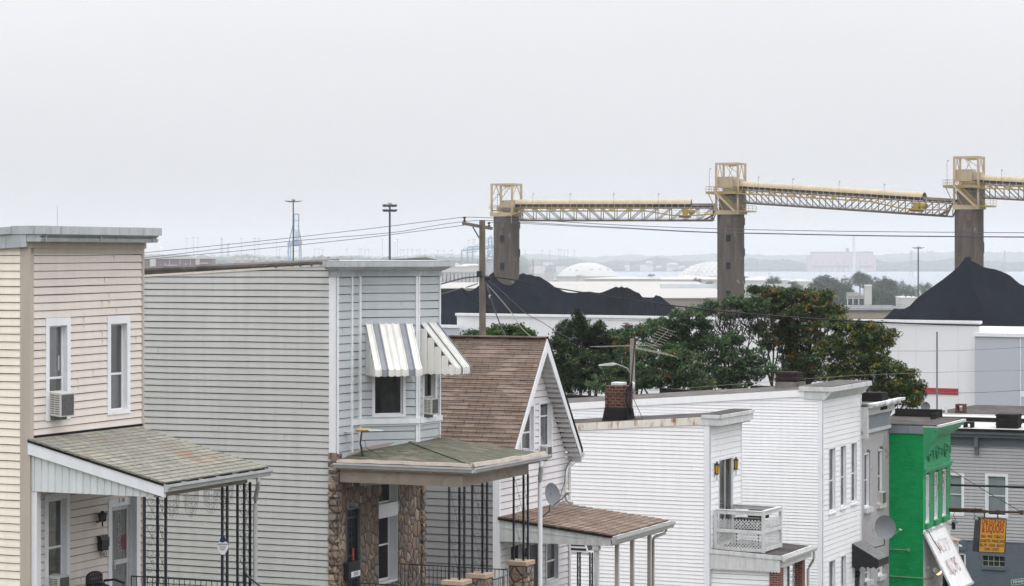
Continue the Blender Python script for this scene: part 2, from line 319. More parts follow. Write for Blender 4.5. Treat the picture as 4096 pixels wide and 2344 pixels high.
# ------------------------------------------------------------------ shared house pieces
def window(T, pl, s0,s1,z0,z1, trim=.09, head=None, foot=None, recess=.10, proud=.03, rail=.5, curtain=None, cz=(0,1), cs=(0,1), frame_mat='white', name='window', glass='glass', sash='white', lower_in=True, sill=None):
    head=head or trim; foot=foot or trim; a,b,c,d=s0+trim,s1-trim,z0+foot,z1-head
    m=MB(); m.pbox(pl,s0,a,z0,z1,-recess,proud); m.pbox(pl,b,s1,z0,z1,-recess,proud); m.pbox(pl,a,b,d,z1,-recess,proud); m.pbox(pl,a,b,z0,c,-recess,proud)
    if sill: m.pbox(pl,s0-.03,s1+.03,z0-.05,z0,-.02,proud+sill)
    w=T.part(name,m,M[frame_mat]); t=.035; D0=-recess+.004; m=MB()
    for q in ((a,a+t,c,d),(b-t,b,c,d),(a+t,b-t,d-t,d),(a+t,b-t,c,c+t)): m.pbox(pl,*q,D0,D0+.03)
    zr=None
    if rail is not None:
        zr=c+(d-c)*rail; m.pbox(pl,a+t,b-t,zr-.022,zr+.022,D0,D0+.028)
    T.part('sash',m,M[sash],w); m=MB(); m.face([pl.P(a,c,D0+.01),pl.P(b,c,D0+.01),pl.P(b,d,D0+.01),pl.P(a,d,D0+.01)]); T.part('pane',m,M[glass],w)
    if curtain:
        m=MB(); n=26; za=c+(d-c)*cz[0]; zb=c+(d-c)*cz[1]; sa=a+(b-a)*cs[0]; sb=a+(b-a)*cs[1]; wav=.012 if 'blind' not in curtain else 0
        for i in range(n):
            x0=sa+(sb-sa)*i/n; x1=sa+(sb-sa)*(i+1)/n; e0=D0-.06+wav*math.sin(i*1.9); e1=D0-.06+wav*math.sin((i+1)*1.9); m.face([pl.P(x0,za,e0),pl.P(x1,za,e1),pl.P(x1,zb,e1),pl.P(x0,zb,e0)])
        T.part('curtain' if 'blind' not in curtain else 'blind',m,M[curtain],w)
    return (a,b,c,d)
def ac_unit(fr,label,pl,s0,s1,z0,z1,depth=.38,tilt=.03,group='window air conditioners'):
    p=pl.P((s0+s1)/2,z0,0); T=Th('air_conditioner',label,'air conditioner',fr,p,group)
    sl=lambda s,z,d: pl.P(s,z-tilt*d/depth,d)
    m=MB(); m.hexa([sl(s0,z0,depth),sl(s1,z0,depth),sl(s1,z0,-.06),sl(s0,z0,-.06),sl(s0,z1,depth),sl(s1,z1,depth),sl(s1,z1,-.06),sl(s0,z1,-.06)]); T.part('case',m,M['acm'],bevel=.008)
    m=MB(); e=.03; n=14
    m.face([sl(s0+e,z0+e,depth+.004),sl(s1-e,z0+e,depth+.004),sl(s1-e,z1-e,depth+.004),sl(s0+e,z1-e,depth+.004)])
    for i in range(n):
        z=z0+e+(z1-z0-2*e)*(i+.5)/n; m.hexa([sl(s0+e,z-.004,depth+.012),sl(s1-e,z-.004,depth+.012),sl(s1-e,z-.004,depth+.003),sl(s0+e,z-.004,depth+.003),sl(s0+e,z+.004,depth+.012),sl(s1-e,z+.004,depth+.012),sl(s1-e,z+.004,depth+.003),sl(s0+e,z+.004,depth+.003)])
    T.part('grille',m,M['acg']); m=MB()
    for i in range(9):
        z=z0+.06+(z1-z0-.12)*i/8; h=.009
        for (d0,d1) in ((.05,depth*.5-.01),(depth*.5+.01,depth-.04)): m.hexa([sl(s0-.003,z-h,d1),sl(s0+.002,z-h,d1),sl(s0+.002,z-h,d0),sl(s0-.003,z-h,d0),sl(s0-.003,z+h,d1),sl(s0+.002,z+h,d1),sl(s0+.002,z+h,d0),sl(s0-.003,z+h,d0)])
    T.part('side_vent',m,M['acg']); m=MB(); m.pbox(pl,s0+.02,s1-.02,z0-.10,z0-.02,-.03,.12); T.part('support_bracket',m,M['dgrey']); return T
def scroll(m, c, ax, az, r, r0=.006, turns=1.4, a0=0, flip=1):
    pts=[]; n=14
    for i in range(n+1):
        t=i/n; a=a0+flip*turns*2*math.pi*t; rr=r*(1-.75*t); pts.append(Vector(c)+Vector(ax)*math.cos(a)*rr+Vector(az)*math.sin(a)*rr)
    m.tube(pts,r0,4)
def iron_panel(m, p, q, z0, z1, bw=.036, bars=True, k=4):
    """two square bars with s-scroll work between them"""
    p=Vector(p); q=Vector(q); d=(q-p); w=d.length; ax=d.normalized(); az=Vector((0,0,1))
    if bars:
        for e in (p,q): m.box(e.x-bw*.6,e.x+bw*.6,e.y-bw*.6,e.y+bw*.6,z0,z1)
    h=(z1-z0)/k
    for i in range(k):
        zb=z0+h*i; c=p+d*.5
        m.tube([Vector((p.x,p.y,zb+h*.92))+ax*.02, c+az*(zb+h*.55), Vector((q.x,q.y,zb+h*.10))-ax*.02],.0045,4)
        scroll(m,Vector((c.x,c.y,zb+h*.83)),ax,az,w*.36,.0042,a0=0,flip=-1); scroll(m,Vector((c.x,c.y,zb+h*.2))-ax*w*.1,ax,az,w*.24,.0042,a0=math.pi,flip=-1); scroll(m,c+az*(zb+h*.5)+ax*w*.1,ax,az,w*.16,.0042,flip=1)
def arc_rail(m,p,q,z,zb,n,bw=.012,top=.03):
    p=Vector(p); q=Vector(q); m.bar(p+Vector((0,0,z)),q+Vector((0,0,z)),top,.022); m.bar(p+Vector((0,0,zb)),q+Vector((0,0,zb)),.02)
    for i in range(n+1):
        c=p+(q-p)*i/n; m.box(c.x-bw/2,c.x+bw/2,c.y-bw/2,c.y+bw/2,zb,z)
def gutter(m,p,q,out,h=.12,w=.12):
    p=Vector(p); q=Vector(q); o=Vector(out).normalized(); z=Vector((0,0,1))
    prof=[(0,-h),(w*.55,-h),(w*.72,-h*.55),(w,-h*.35),(w,0),(w-.015,0),(w-.015,-h*.3),(w*.55,-h*.85),(.012,-h*.85),(.012,0),(0,0)]
    a=[p+o*x+z*y for x,y in prof]; b=[q+o*x+z*y for x,y in prof]; n=len(a)
    m.mesh(a+b,[(i,(i+1)%n,n+(i+1)%n,n+i) for i in range(n)]); m.face([a[0],a[1],a[2],a[3],a[4],a[10]]); m.face([b[0],b[1],b[2],b[3],b[4],b[10]])
def pipe(m,pts,w=.075): 
    pts=[Vector(p) for p in pts]; out=[pts[0]]
    for i in range(1,len(pts)-1):
        a,b,c=pts[i-1],pts[i],pts[i+1]; r=min(.08,(b-a).length*.4,(c-b).length*.4); p0=b+(a-b).normalized()*r; p1=b+(c-b).normalized()*r; out+=[p0,(p0+p1)/2*.5+b*.5,p1]
    out.append(pts[-1]); m.tube(out,w/2,8)
def satellite(fr,label,c,n,rx,rz,base,arm,lnb,grp='satellite dishes'):
    T=Th('satellite_dish',label,'satellite dish',fr,base,grp); c=Vector(c); n=Vector(n).normalized(); up=Vector((0,0,1)); ax=n.cross(up).normalized(); ay=ax.cross(n)
    m=MB(); rings=[]; K=28
    for j in range(6):
        f=j/5; rings.append([c+ (ax*math.cos(2*math.pi*k/K)*rx+ay*math.sin(2*math.pi*k/K)*rz)*f + n*(.10*f*f*rx/.35) for k in range(K)])
    vs=[v for r in rings for v in r]; fs=[(i*K+k,i*K+(k+1)%K,(i+1)*K+(k+1)%K,(i+1)*K+k) for i in range(5) for k in range(K)]; m.mesh(vs,fs,True)
    back=[v-n*.012 for v in vs]; m.mesh(back,[tuple(reversed(f)) for f in fs],True)
    o=len(m.v); last=rings[-1]; m.mesh(last+[v-n*.012 for v in last],[(k,(k+1)%K,K+(k+1)%K,K+k) for k in range(K)])
    T.part('reflector',m,M['dish']); m=MB(); m.tube([base,Vector(base)+Vector((0,0,.05)),arm,c-n*.05],.022,8); m.lathe(Vector(base)-Vector((0,0,.01)),[(0,0),(.09,0),(.09,.02),(.03,.03),(.03,.1)],12); bb=c-n*.08; m.box(bb.x-.06,bb.x+.06,bb.y-.06,bb.y+.06,bb.z-.1,bb.z+.08); T.part('mast',m,M['dgrey'])
    lnb=Vector(lnb); lo=c-ay*rz*.85; m=MB(); m.tube([lo,lo+(lnb-lo)*.6-up*.03,lnb],.015,6); T.part('feed_arm',m,M['dgrey']); m=MB(); dv=(c-lnb).normalized(); m.lathe(lnb-dv*.09,[(0,0),(.035,0),(.035,.1),(.055,.13),(.055,.18),(0,.18)],12,dv); T.part('receiver',m,M['acm']); return T
M['dish']=mat('dish_grey',(.16,.17,.19),.45,.06,3,.02)
def closed_shell(m, fr, W_, depth, zt_front, zt_back, zb=-1.0, skip_front=True):
    m.face([(0,W_,zb),(-depth,W_,zb),(-depth,W_,zt_back),(0,W_,zt_front)]); m.face([(-depth,0,zb),(-depth,W_,zb),(-depth,W_,zt_back),(-depth,0,zt_back)])
# ================================================================== HOUSE A : rose beige row house, left
A=Fr(118,50,52.1); sA=Pl(A,0,0,0); fA=Pl(A,0,0,90); WA=fA.S(571)
TA=Th('row_house','cream and rose beige vinyl sided row house at the far left with a porch','house',A,(0,0,0),'row houses stepping down the hill')
ztA=fA.Z(140,984); dl=14.0
zA0=sA.at(0,981); zA1=sA.at(98,974); slA=(zA1[1]-zA0[1])/(zA1[0]-zA0[0]); zback=ztA-slA*dl
# windows on the front
w1=(fA.S(180),fA.S(278),fA.Z(229,1679),fA.Z(229,1271)); w2=(fA.S(427),fA.S(517),fA.Z(472,1656),fA.Z(472,1264)); w3=(fA.S(176),fA.S(276),fA.Z(226,2345),fA.Z(226,1972))
dr=(fA.S(430),fA.S(530),-.05,fA.Z(480,1992)); holes=[]
holes.append(window(TA,fA,*w1,trim=.12,head=.16,foot=.08,recess=.12,rail=.42,curtain='curtain',cz=(.42,1)))
holes.append(window(TA,fA,*w2,trim=.12,head=.16,foot=.08,recess=.12,rail=.42,curtain='curtain',cz=(0,.42),cs=(.45,1)))
holes.append(window(TA,fA,*w3,trim=.12,head=.14,foot=.08,recess=.12,rail=.42,curtain='curtain',cz=(.62,1),cs=(.1,.9)))
m=MB(); siding(m,sA,[(-dl,-1),(-.2,-1),(-.2,ztA-slA*.2),(-dl,zback)],pitch=.1585,z0=.03); TA.part('side_wall',m,M['cream'])
m=MB(); hh=[h for h in holes]+[(dr[0]+.05,dr[1]-.05,-1,dr[3]-.03)]
siding(m,fA,[(.09,-1),(WA-.05,-1),(WA-.05,ztA),(.09,ztA)],hh,pitch=.1585,z0=.02,tilt=.006); closed_shell(m,A,WA,dl,ztA,zback)
for s_,z_ in ((2.85,6.9),(1.9,6.45),(2.6,6.1),(1.0,5.6),(1.7,5.15),(2.0,3.95)): m.pbox(fA,s_,s_+.006,z_,z_+.30,.0,.026)
TA.part('front_wall',m,M['pink'])
m=MB(); m.box(-.2,.035,-.035,.1,-1,ztA); m.pbox(fA,WA-.06,WA+.02,-1,ztA,-.05,.03); TA.part('corner_post',m,M['taupe'])
# cornice
yE=fA.S(644,.42); zc1=fA.Z(193,904,.42); zc0=fA.Z(178,966,.36); zt=zc1-zc0; th=.14
m=MB(); prof=[(-.02,0),(.33,0),(.36,.07),(.30,.09),(.37,zt-th-.03),(.40,zt-th),(.42,zt-th),(.42,zt),(-.02,zt+.01)]
def prism_y(m,prof,y0,y1,zb): m.loft([Vector((x,y0,zb+z)) for x,z in prof],[Vector((x,y1,zb+z)) for x,z in prof])
prism_y(m,prof,-.10,yE,zc0); m.loft([Vector((-.35,-.14,zc1-.16)),Vector((.43,-.14,zc1-.16)),Vector((.43,-.14,zc1+.004)),Vector((-.35,-.14,zc1+.004))],[Vector((-.35,yE+.02,zc1-.16)),Vector((.43,yE+.02,zc1-.16)),Vector((.43,yE+.02,zc1+.004)),Vector((-.35,yE+.02,zc1+.004))])
for y in (.02,2.0,4.0): m.box(.05,.385,y,y+.02,zc0-.004,zc0+zt-th)
TA.part('cornice',m,M['trim']); m=MB(); m.box(.0,.055,-.02,WA+.06,zc0-.13,zc0+.01); m.box(.0,.035,.0,WA,zc0-.24,zc0-.13); TA.part('frieze_board',m,M['taupe'])
m=MB(); zz=zc1+.0; m.hexa([(-dl,-.12,zback+.05),(.0,-.12,ztA-.02),(.0,0,ztA-.02),(-dl,0,zback+.05),(-dl,-.12,zback+.33),(.0,-.12,zz-.12),(.0,0,zz-.12),(-dl,0,zback+.33)]); m.hexa([(-dl,-.17,zback+.3),(-.34,-.17,zz-.155),(-.34,.05,zz-.155),(-dl,.05,zback+.3),(-dl,-.17,zback+.42),(-.34,-.17,zz-.01),(-.34,.05,zz-.01),(-dl,.05,zback+.42)]); TA.part('rake_fascia',m,M['trim'])
m=MB(); m.hexa([(-dl,-.05,zback+.25),(.0,-.05,zz-.1),(.0,WA,zz-.1),(-dl,WA,zback+.25),(-dl,-.05,zback+.36),(.0,-.05,zz-.03),(.0,WA,zz-.03),(-dl,WA,zback+.36)]); TA.part('roof',m,M['tarlt'])
# front door with storm door
m=MB(); a,b,_,d=dr; m.pbox(fA,a,a+.12,.65,d,-.1,.03); m.pbox(fA,b-.12,b,.65,d,-.1,.03); m.pbox(fA,a+.12,b-.12,d-.16,d,-.1,.03); dd=TA.part('door_frame',m,M['white'])
m=MB(); a+=.12; b-=.12; d-=.16; zf=.65; zm=1.45
for q in ((a,a+.09,zf,d),(b-.09,b,zf,d),(a+.09,b-.09,d-.09,d),(a+.09,b-.09,zm-.05,zm+.05),(a+.09,b-.09,zf,zf+.12)): m.pbox(fA,*q,-.05,-.01)
for i in range(1,7):
    s_=a+.09+(b-a-.18)*i/7; m.pbox(fA,s_-.008,s_+.008,zf,d-.09,-.04,-.024)
for i in range(5): 
    cc=fA.P((a+b)/2,1.75+i*.22,-.02); scroll(m,cc,(0,1,0),(0,0,1),.10,.007,flip=1 if i%2 else -1)
do=TA.part('storm_door',m,M['oldwhite'],dd); m=MB(); m.pbox(fA,a,b,zf,d,-.09,-.08); TA.part('door_panel',m,M['dgrey'],dd); m=MB(); m.pbox(fA,a+.10,a+.125,1.32,1.5,-.01,.04); TA.part('handle',m,M['gutter'],dd)
m=MB(); m.pbox(fA,a+.42,a+.68,1.70,2.0,-.022,-.016); TA.part('notice_sticker',m,mat('faded_red_notice',(.16,.05,.06)),dd)
TA.text('house_number','3 10',mat('number_grey',(.30,.30,.30)),fA,(a+b)/2,fA.Z(480,2001),.14,.04,sub=dd)
# porch: floor, roof, side panel, beam
ps=sA.at(664,1924); XA=ps[0]; zEA=sA.Z(664,1930); pt=A.hit(1068,1884,(XA,0,0),(1,0,0)); YE=pt.y; zTA=fA.Z(125,1753); 
m=MB(); t=.05; q=[(0.0,-.06,zTA),(XA,-.06,zEA),(XA,YE,zEA),(0.0,YE,zTA)]
nst=18
for i in range(nst):
    f0=i/nst; f1=(i+1)/nst; x0=XA*f0; x1=XA*f1+.02; za=zTA+(zEA-zTA)*f0; zb=zTA+(zEA-zTA)*f1; m.hexa([(x0,-.06,za-.03),(x1,-.06,zb-.03),(x1,YE,zb-.03),(x0,YE,za-.03),(x0,-.06,za+.002),(x1,-.06,zb+.016),(x1,YE,zb+.016),(x0,YE,za+.002)])
pr=TA.part('porch_roof',m,M['shA'])
m=MB(); m.hexa([(0,-.075,zTA-.07),(XA,-.075,zEA-.07),(XA,-.02,zEA-.07),(0,-.02,zTA-.07),(0,-.075,zTA-.025),(XA,-.075,zEA-.025),(XA,-.02,zEA-.025),(0,-.02,zTA-.025)]); m.box(0,.03,0,WA,zTA,zTA+.05); m.box(XA-.01,XA+.035,-.06,YE,zEA-.05,zEA-.012); TA.part('flashing',m,M['tarb'],pr)
zfl=.65; zbm=sA.Z(634,1990); zbl=sA.Z(135,1966); m=MB()
fh=.24; m.hexa([(0,-.06,zTA-.07-fh),(XA,-.06,zEA-.07-fh*.9),(XA,0.,zEA-.07-fh*.9),(0,0.,zTA-.07-fh),(0,-.06,zTA-.07),(XA,-.06,zEA-.07),(XA,0.,zEA-.07),(0,0.,zTA-.07)]); TA.part('rake_board',m,M['white'],pr)
xb=XA-.2; m=MB(); m.ppoly(sA,[(.04,zbl),(xb,zbm),(xb,zEA-.26),(.04,zTA-.28)],-.04,-.01)
k=0; x=.1
while x<xb: m.pbox(sA,x,x+.012,zbl+(zbm-zbl)*x/XA+.01,zTA-.30+(zEA-zTA)*x/XA,-.01,.012); x+=.165
TA.part('side_panel',m,mat('panel_white',(.66,.69,.69),.5,.05,2,.04))
m=MB(); m.box(xb-.09,xb+.02,.0,YE-.5,zbm,zEA-.16); TA.part('porch_beam',m,M['beam']); m=MB(); m.box(0.0,xb-.1,.05,YE-.5,zbm+.12,zbm+.15); TA.part('porch_ceiling',m,M['taupe'])
m=MB(); gutter(m,(XA+.0,-.08,zEA-.03),(XA+.0,YE+.02,zEA-.03),(1,0,0),.15,.14)
for i in range(6): m.box(XA,XA+.145,.5+i*(YE/6),.52+i*(YE/6),zEA-.035,zEA-.02)
gt=TA.part('gutter',m,M['gutter'],pr); gx=A.hit(1033,1950,(XA+.07,0,0),(1,0,0)); vx=A.hit(1016,2000,(xb+.02,0,0),(1,0,0)); m=MB(); pipe(m,[(XA+.07,gx.y,zEA-.17),(XA+.07,gx.y,zEA-.33),(vx.x+.03,vx.y,vx.z+.0),(vx.x+.03,vx.y,-.5)],.095); m.lathe((vx.x+.03,vx.y,sA.Z(1016,2080)),[(.055,0),(.055,.04)],8); TA.part('downspout',m,M['gutter'],gt)
m=MB(); m.box(0,XA-.1,0,YE-.3,zfl-.25,zfl); m.box(.1,XA-.2,.1,YE-.4,-1,zfl-.25); TA.part('porch_floor',m,M['dgrey']); m=MB(); m.box(.03,.16,.02,.17,zfl,zbm+.0); TA.part('wall_post',m,M['white']); m=MB(); yy=fA.S(545,.1); m.box(.03,.16,yy-.07,yy+.07,zfl,zbm+.1); TA.part('wall_post',m,M['white'])
# iron trellis posts
xn=sA.S(587); xm=sA.S(632)+.0; xp=xb-.03; 
def ironp(T,pp,qq,z0,z1,k=4,extra=None):
    m=MB(); iron_panel(m,pp,qq,z0,z1,k=k)
    if extra: iron_panel(m,extra[0],extra[1],z0,z1,k=k)
    T.part('iron_post',m,M['iron'])
y645=A.hit(645,2000,(xp,0,0),(1,0,0)).y; ironp(TA,(xp-.3,.06,0),(xp,.06,0),zfl,zbm,5,((xp,.06,0),(xp,.36,0)))
y0=A.hit(889,2000,(xp,0,0),(1,0,0)).y; y1=A.hit(905,2000,(xp,0,0),(1,0,0)).y; ironp(TA,(xp,y0,0),(xp,y1+.04,0),zfl,zbm,5)
y2=A.hit(1000,2000,(xp,0,0),(1,0,0)).y; ironp(TA,(xp-.3,y2,0),(xp,y2,0),zfl,zbm,5,((xp,y2,0),(xp,y2-.24,0)))
m=MB(); zr=A.hit(750,2318,(0,y2,0),(0,1,0)).z; arc_rail(m,(.05,y2,0),(xp,y2,0),zr,zfl+.1,22); TA.part('side_railing',m,M['iron']); m=MB()
q0=A.hit(980,2296,(xp+.05,0,0),(1,0,0)); m.bar(q0,q0+Vector((.95,0,-.62)),.04,.03); m.box(q0.x-.025,q0.x+.025,q0.y-.025,q0.y+.025,zfl,q0.z+.03); m.bar(q0+Vector((.5,0,-.3)),q0+Vector((.5,0,-1.3)),.02); m.bar(q0+Vector((.9,0,-.6)),q0+Vector((.9,0,-1.5)),.03); TA.part('stair_handrail',m,M['iron'])
m=MB()
for i in range(5): m.box(XA-.1+.28*i,XA+.18+.28*i,1.6,YE-.5,-1.2,zfl-.17*(i+1))
TA.part('steps',m,M['dgrey'])
ac_unit(A,'boxy window air conditioner in the left upstairs window of the rose beige house',fA,w1[0]+.13,w1[0]+.62,fA.Z(215,1660),fA.Z(215,1565),.29,.03)
ac_unit(A,'window air conditioner under the porch of the rose beige house, beside the lawn chair',fA,w3[0]+.12,w3[0]+.50,fA.Z(215,2298)-.42,fA.Z(215,2298),.28,.01)
# porch furniture and fittings
def lantern(fr,label,pl,s,z,h,mat_body,mat_glass,grp=None,r=.07,d=.09):
    T=Th('wall_lantern',label,'wall lantern',fr,pl.P(s,z,0),grp); c=pl.P(s,z,d); m=MB(); m.lathe(c+Vector((0,0,h*.98)),[(0,0),(r*.35,-h*.02),(r*.3,-h*.08),(r*1.15,-h*.16),(r*1.15,-h*.2),(r,-h*.2)],8,smooth=False)
    m.lathe(c,[(r*.75,h*.36),(r*.85,h*.33),(r*.2,h*.28),(r*.15,h*.08),(r*.28,h*.05),(0,0)],8,smooth=False); m.bar(c+Vector((0,0,h*.3)),pl.P(s,z+h*.3,0),.02)
    for k in range(6):
        a=k*math.pi/3; e=Vector((math.cos(a),math.sin(a),0)); m.bar(c+e*r*.78+Vector((0,0,h*.35)),c+e*r+Vector((0,0,h*.79)),.008)
    b=MB(); b.pbox(pl,s-.04,s+.04,z+h*.2,z+h*.42,0,.02); T.part('back_plate',b,mat_body); T.part('cage',m,mat_body); g=MB(); g.lathe(c,[(0,h*.36),(r*.72,h*.36),(r*.92,h*.79),(0,h*.79)],6,smooth=False); T.part('glass_shade',g,mat_glass); return T
sl=fA.S(405,.1); zl=fA.Z(405,2106,.1); lantern(A,'black wrought iron wall lantern under the porch of the rose beige house',fA,sl,zl,.34,M['iron'],M['glassd'],None,.10,.13)
s0,s1=fA.S(385),fA.S(428); z0,z1=fA.Z(405,2200),fA.Z(405,2140); T=Th('mailbox','black wall mailbox between the lantern and the white storm door','mailbox',A,fA.P((s0+s1)/2,z0)); m=MB(); m.ppoly(Pl(A,0,s0+.02,0),[(.002,z0),(.13,z0),(.13,z1-.1),(.10,z1-.02),(.002,z1)],-(s1-s0)*.62,0); T.part('box',m,M['black']); m=MB(); m.pbox(fA,s0+.0,s0+(s1-s0)*.66,z1-.03,z1,.0,.11); T.part('lid',m,M['iron']); m=MB(); scroll(m,fA.P(s0+.12,z0-.08,.05),(0,1,0),(0,0,1),.07,.008); scroll(m,fA.P(s0+.26,z0-.08,.05),(0,1,0),(0,0,1),.07,.008,a0=math.pi); T.part('newspaper_hook',m,M['iron']); m=MB(); m.pbox(fA,s1-.09,s1+.02,z0+.06,z0+.26,.005,.05); T.part('side_holder',m,M['black'])
# lawn chair
c0=A.hit(410,2290,(.8,0,0),(1,0,0)); T=Th('lawn_chair','black patio chair with a patterned cushion below the mailbox','chair',A,(.8,c0.y,zfl)); m=MB(); cx,cy=.8,c0.y; zt_=c0.z+.02
n=10; poly=[]
for i in range(n+1):
    a=math.pi*i/n; poly.append((cy-.27*math.cos(a)*1.0, zt_-.12+.12*math.sin(a)))
f=[Vector((cx-.14-(.03),y,z)) for y,z in [(cy-.27,zfl+.42)]+poly+[(cy+.27,zfl+.42)]]; b=[v+Vector((-.06,0,0)) for v in f]; m.loft(f,b); T.part('backrest',m,M['black']); m=MB(); m.box(cx-.15,cx+.35,cy-.27,cy+.27,zfl+.36,zfl+.43); T.part('seat',m,M['black'])
m=MB()
for i in range(5):
    for j in range(4): y=cy-.18+.09*i+(.045 if j%2 else 0); z=zt_-.06-.09*j; m.lathe((cx-.165,y,z),[(0,0),(.024,.002),(.024,.004),(0,.006)],8,(1,0,0))
T.part('cushion_pattern',m,M['dgrey'])
for dx,dy in ((-.13,-.25),(-.13,.25),(.33,-.25),(.33,.25)):
    m=MB(); m.tube([(cx+dx,cy+dy,zfl),(cx+dx,cy+dy,zfl+.6)],.018); T.part('leg',m,M['black'])
for dy in (-.28,.28):
    m=MB(); m.tube([(cx-.15,cy+dy,zfl+.62),(cx+.1,cy+dy,zfl+.66),(cx+.34,cy+dy,zfl+.6)],.025); T.part('armrest',m,M['black'])
# yard sign on iron post
sp=A.hit(893,2185,(xp+.06,0,0),(1,0,0)); T=Th('security_sign','small white diamond security sign tied to the middle iron porch post','sign',A,(sp.x,sp.y,sp.z-.17)); pz=Pl(A,xp+.05,sp.y,22); q=[(-.10,.07),(-.12,0),(-.10,-.06),(-.04,-.17),(.04,-.17),(.10,-.06),(.12,0),(.10,.07),(.0,.13)]
m=MB(); m.ppoly(pz,[(a,sp.z+b) for a,b in q],0,.006); T.part('board',m,M['white']); m=MB(); m.ppoly(pz,[(-.07,sp.z+.10),(0,sp.z+.07),(.07,sp.z+.11),(.03,sp.z+.22),(-.03,sp.z+.22)],0,.0075); T.part('navy_top',m,mat('navy',(.02,.04,.09)))
nv=mat('navy_lettering',(.03,.04,.12)); T.text('lettering','SAFEGUARD',nv,pz,0,sp.z+.04,.042,.009,.9); T.text('lettering','PATROLS',M.setdefault('redsign',mat('red_lettering',(.45,.04,.05))),pz,0,sp.z-.015,.036,.009,.9); T.text('lettering','SECURITY',nv,pz,0,sp.z-.06,.03,.009,.8)
# net string lights
m=MB()
for cpx,ww in ((688,62),(765,62),(845,66),(905,62)):
    c=A.hit(cpx,1985,(xp+.04,0,0),(1,0,0)); hw=abs(A.hit(cpx+ww/2,1985,(xp+.04,0,0),(1,0,0)).y-A.hit(cpx-ww/2,1985,(xp+.04,0,0),(1,0,0)).y)/2; zt0=zbm+.02
    for j in range(5):
        dep=.16+.09*j; w_=hw*(.45+.13*j); m.tube([Vector((xp+.04+.004*math.sin(i*2.1+j),c.y+w_*math.cos(math.pi*i/12),zt0-dep*math.sin(math.pi*i/12)**.8+R.uniform(-.008,.008))) for i in range(13)],.0032,3)
    for i in range(-4,5):
        m.tube([Vector((xp+.04,c.y+hw*i/5,zt0)),Vector((xp+.045,c.y+hw*i/5.5+R.uniform(-.02,.02),zt0-.28)),Vector((xp+.04,c.y+hw*i/8,zt0-.5*math.cos(i/5*1.4)-.02))],.0028,3)
one('string_lights','loose brown net of string lights hanging from the porch beam between iron posts','string lights',m,mat('string_light_wire',(.06,.045,.04)),A)
# ================================================================== HOUSE B : grey house with bay window and stone front
B=Fr(1345,61.6,51.0); sB=Pl(B,0,0,0); fB=Pl(B,0,0,90); dlB=13.0
TB=Th('row_house','pale grey vinyl house with an upper bay, striped awnings and stone ground floor','house',B,(0,0,0),'row houses stepping down the hill')
a0=sB.at(576,1108); a1=sB.at(1300,1065); slB=(a1[1]-a0[1])/(a1[0]-a0[0]); ztB=a1[1]+slB*(0-a1[0]); zbB=ztB-slB*dlB; ztw=fB.Z(1400,1105)
WB=fB.S(1691); zst=fB.Z(1500,1930)
m=MB(); siding(m,sB,[(-dlB,-1),(-.19,-1),(-.19,ztB-slB*.19),(-dlB,zbB)],pitch=.1625,z0=.07,g=.024); m.face([(0,WB,-1),(-dlB,WB,-1),(-dlB,WB,zbB),(0,WB,ztB)]); m.face([(-dlB,0,-1),(-dlB,WB,-1),(-dlB,WB,zbB),(-dlB,0,zbB)]); TB.part('side_wall',m,M['grey'])
m=MB(); m.hexa([(-dlB,-.03,zbB),(-.19,-.03,ztB-slB*.19),(-.19,0,ztB-slB*.19),(-dlB,0,zbB),(-dlB,-.03,zbB+.055),(-.19,-.03,ztB-slB*.19+.055),(-.19,0,ztB-slB*.19+.055),(-dlB,0,zbB+.055)]); TB.part('edge_trim',m,mat('ivory_trim',(.66,.62,.53),.5,.05))
rt0=sB.Z(576,1077,.02); e=sB.S(576); m=MB(); zr=lambda x,k: (zbB+.055+(x+dlB)*slB if k==0 else zbB+.055+(x+dlB)*slB+.21*(-x/dlB)*1.1+.10)
n=10
for i in range(n):
    x0=-dlB+(dlB)*i/n; x1=-dlB+dlB*(i+1)/n; m.hexa([(x0,-.02,zr(x0,0)),(x1,-.02,zr(x1,0)),(x1,WB,zr(x1,0)),(x0,WB,zr(x0,0)),(x0,-.05,zr(x0,1)-.06),(x1,-.05,zr(x1,1)-.06),(x1,WB,zr(x1,1)),(x0,WB,zr(x0,1))]); m.hexa([(x0,-.055,zr(x0,1)-.1+R.uniform(-.008,.008)),(x1,-.055,zr(x1,1)-.1),(x1,.15,zr(x1,1)-.06),(x0,.15,zr(x0,1)-.06),(x0,-.055,zr(x0,1)-.04+R.uniform(-.006,.006)),(x1,-.055,zr(x1,1)-.04),(x1,.15,zr(x1,1)+.01),(x0,.15,zr(x0,1)+.01)])
for i in range(8): c=(-2.0-.0+.27*i+R.uniform(-.06,.06),-.06,zr(-2+.27*i,1)-.11+R.uniform(-.02,.02)); m.lathe(c,[(.0,.03),(.022,.02),(.028,0)],6,(0,-1,0))
rfB=TB.part('roof',m,M['tarlt'])
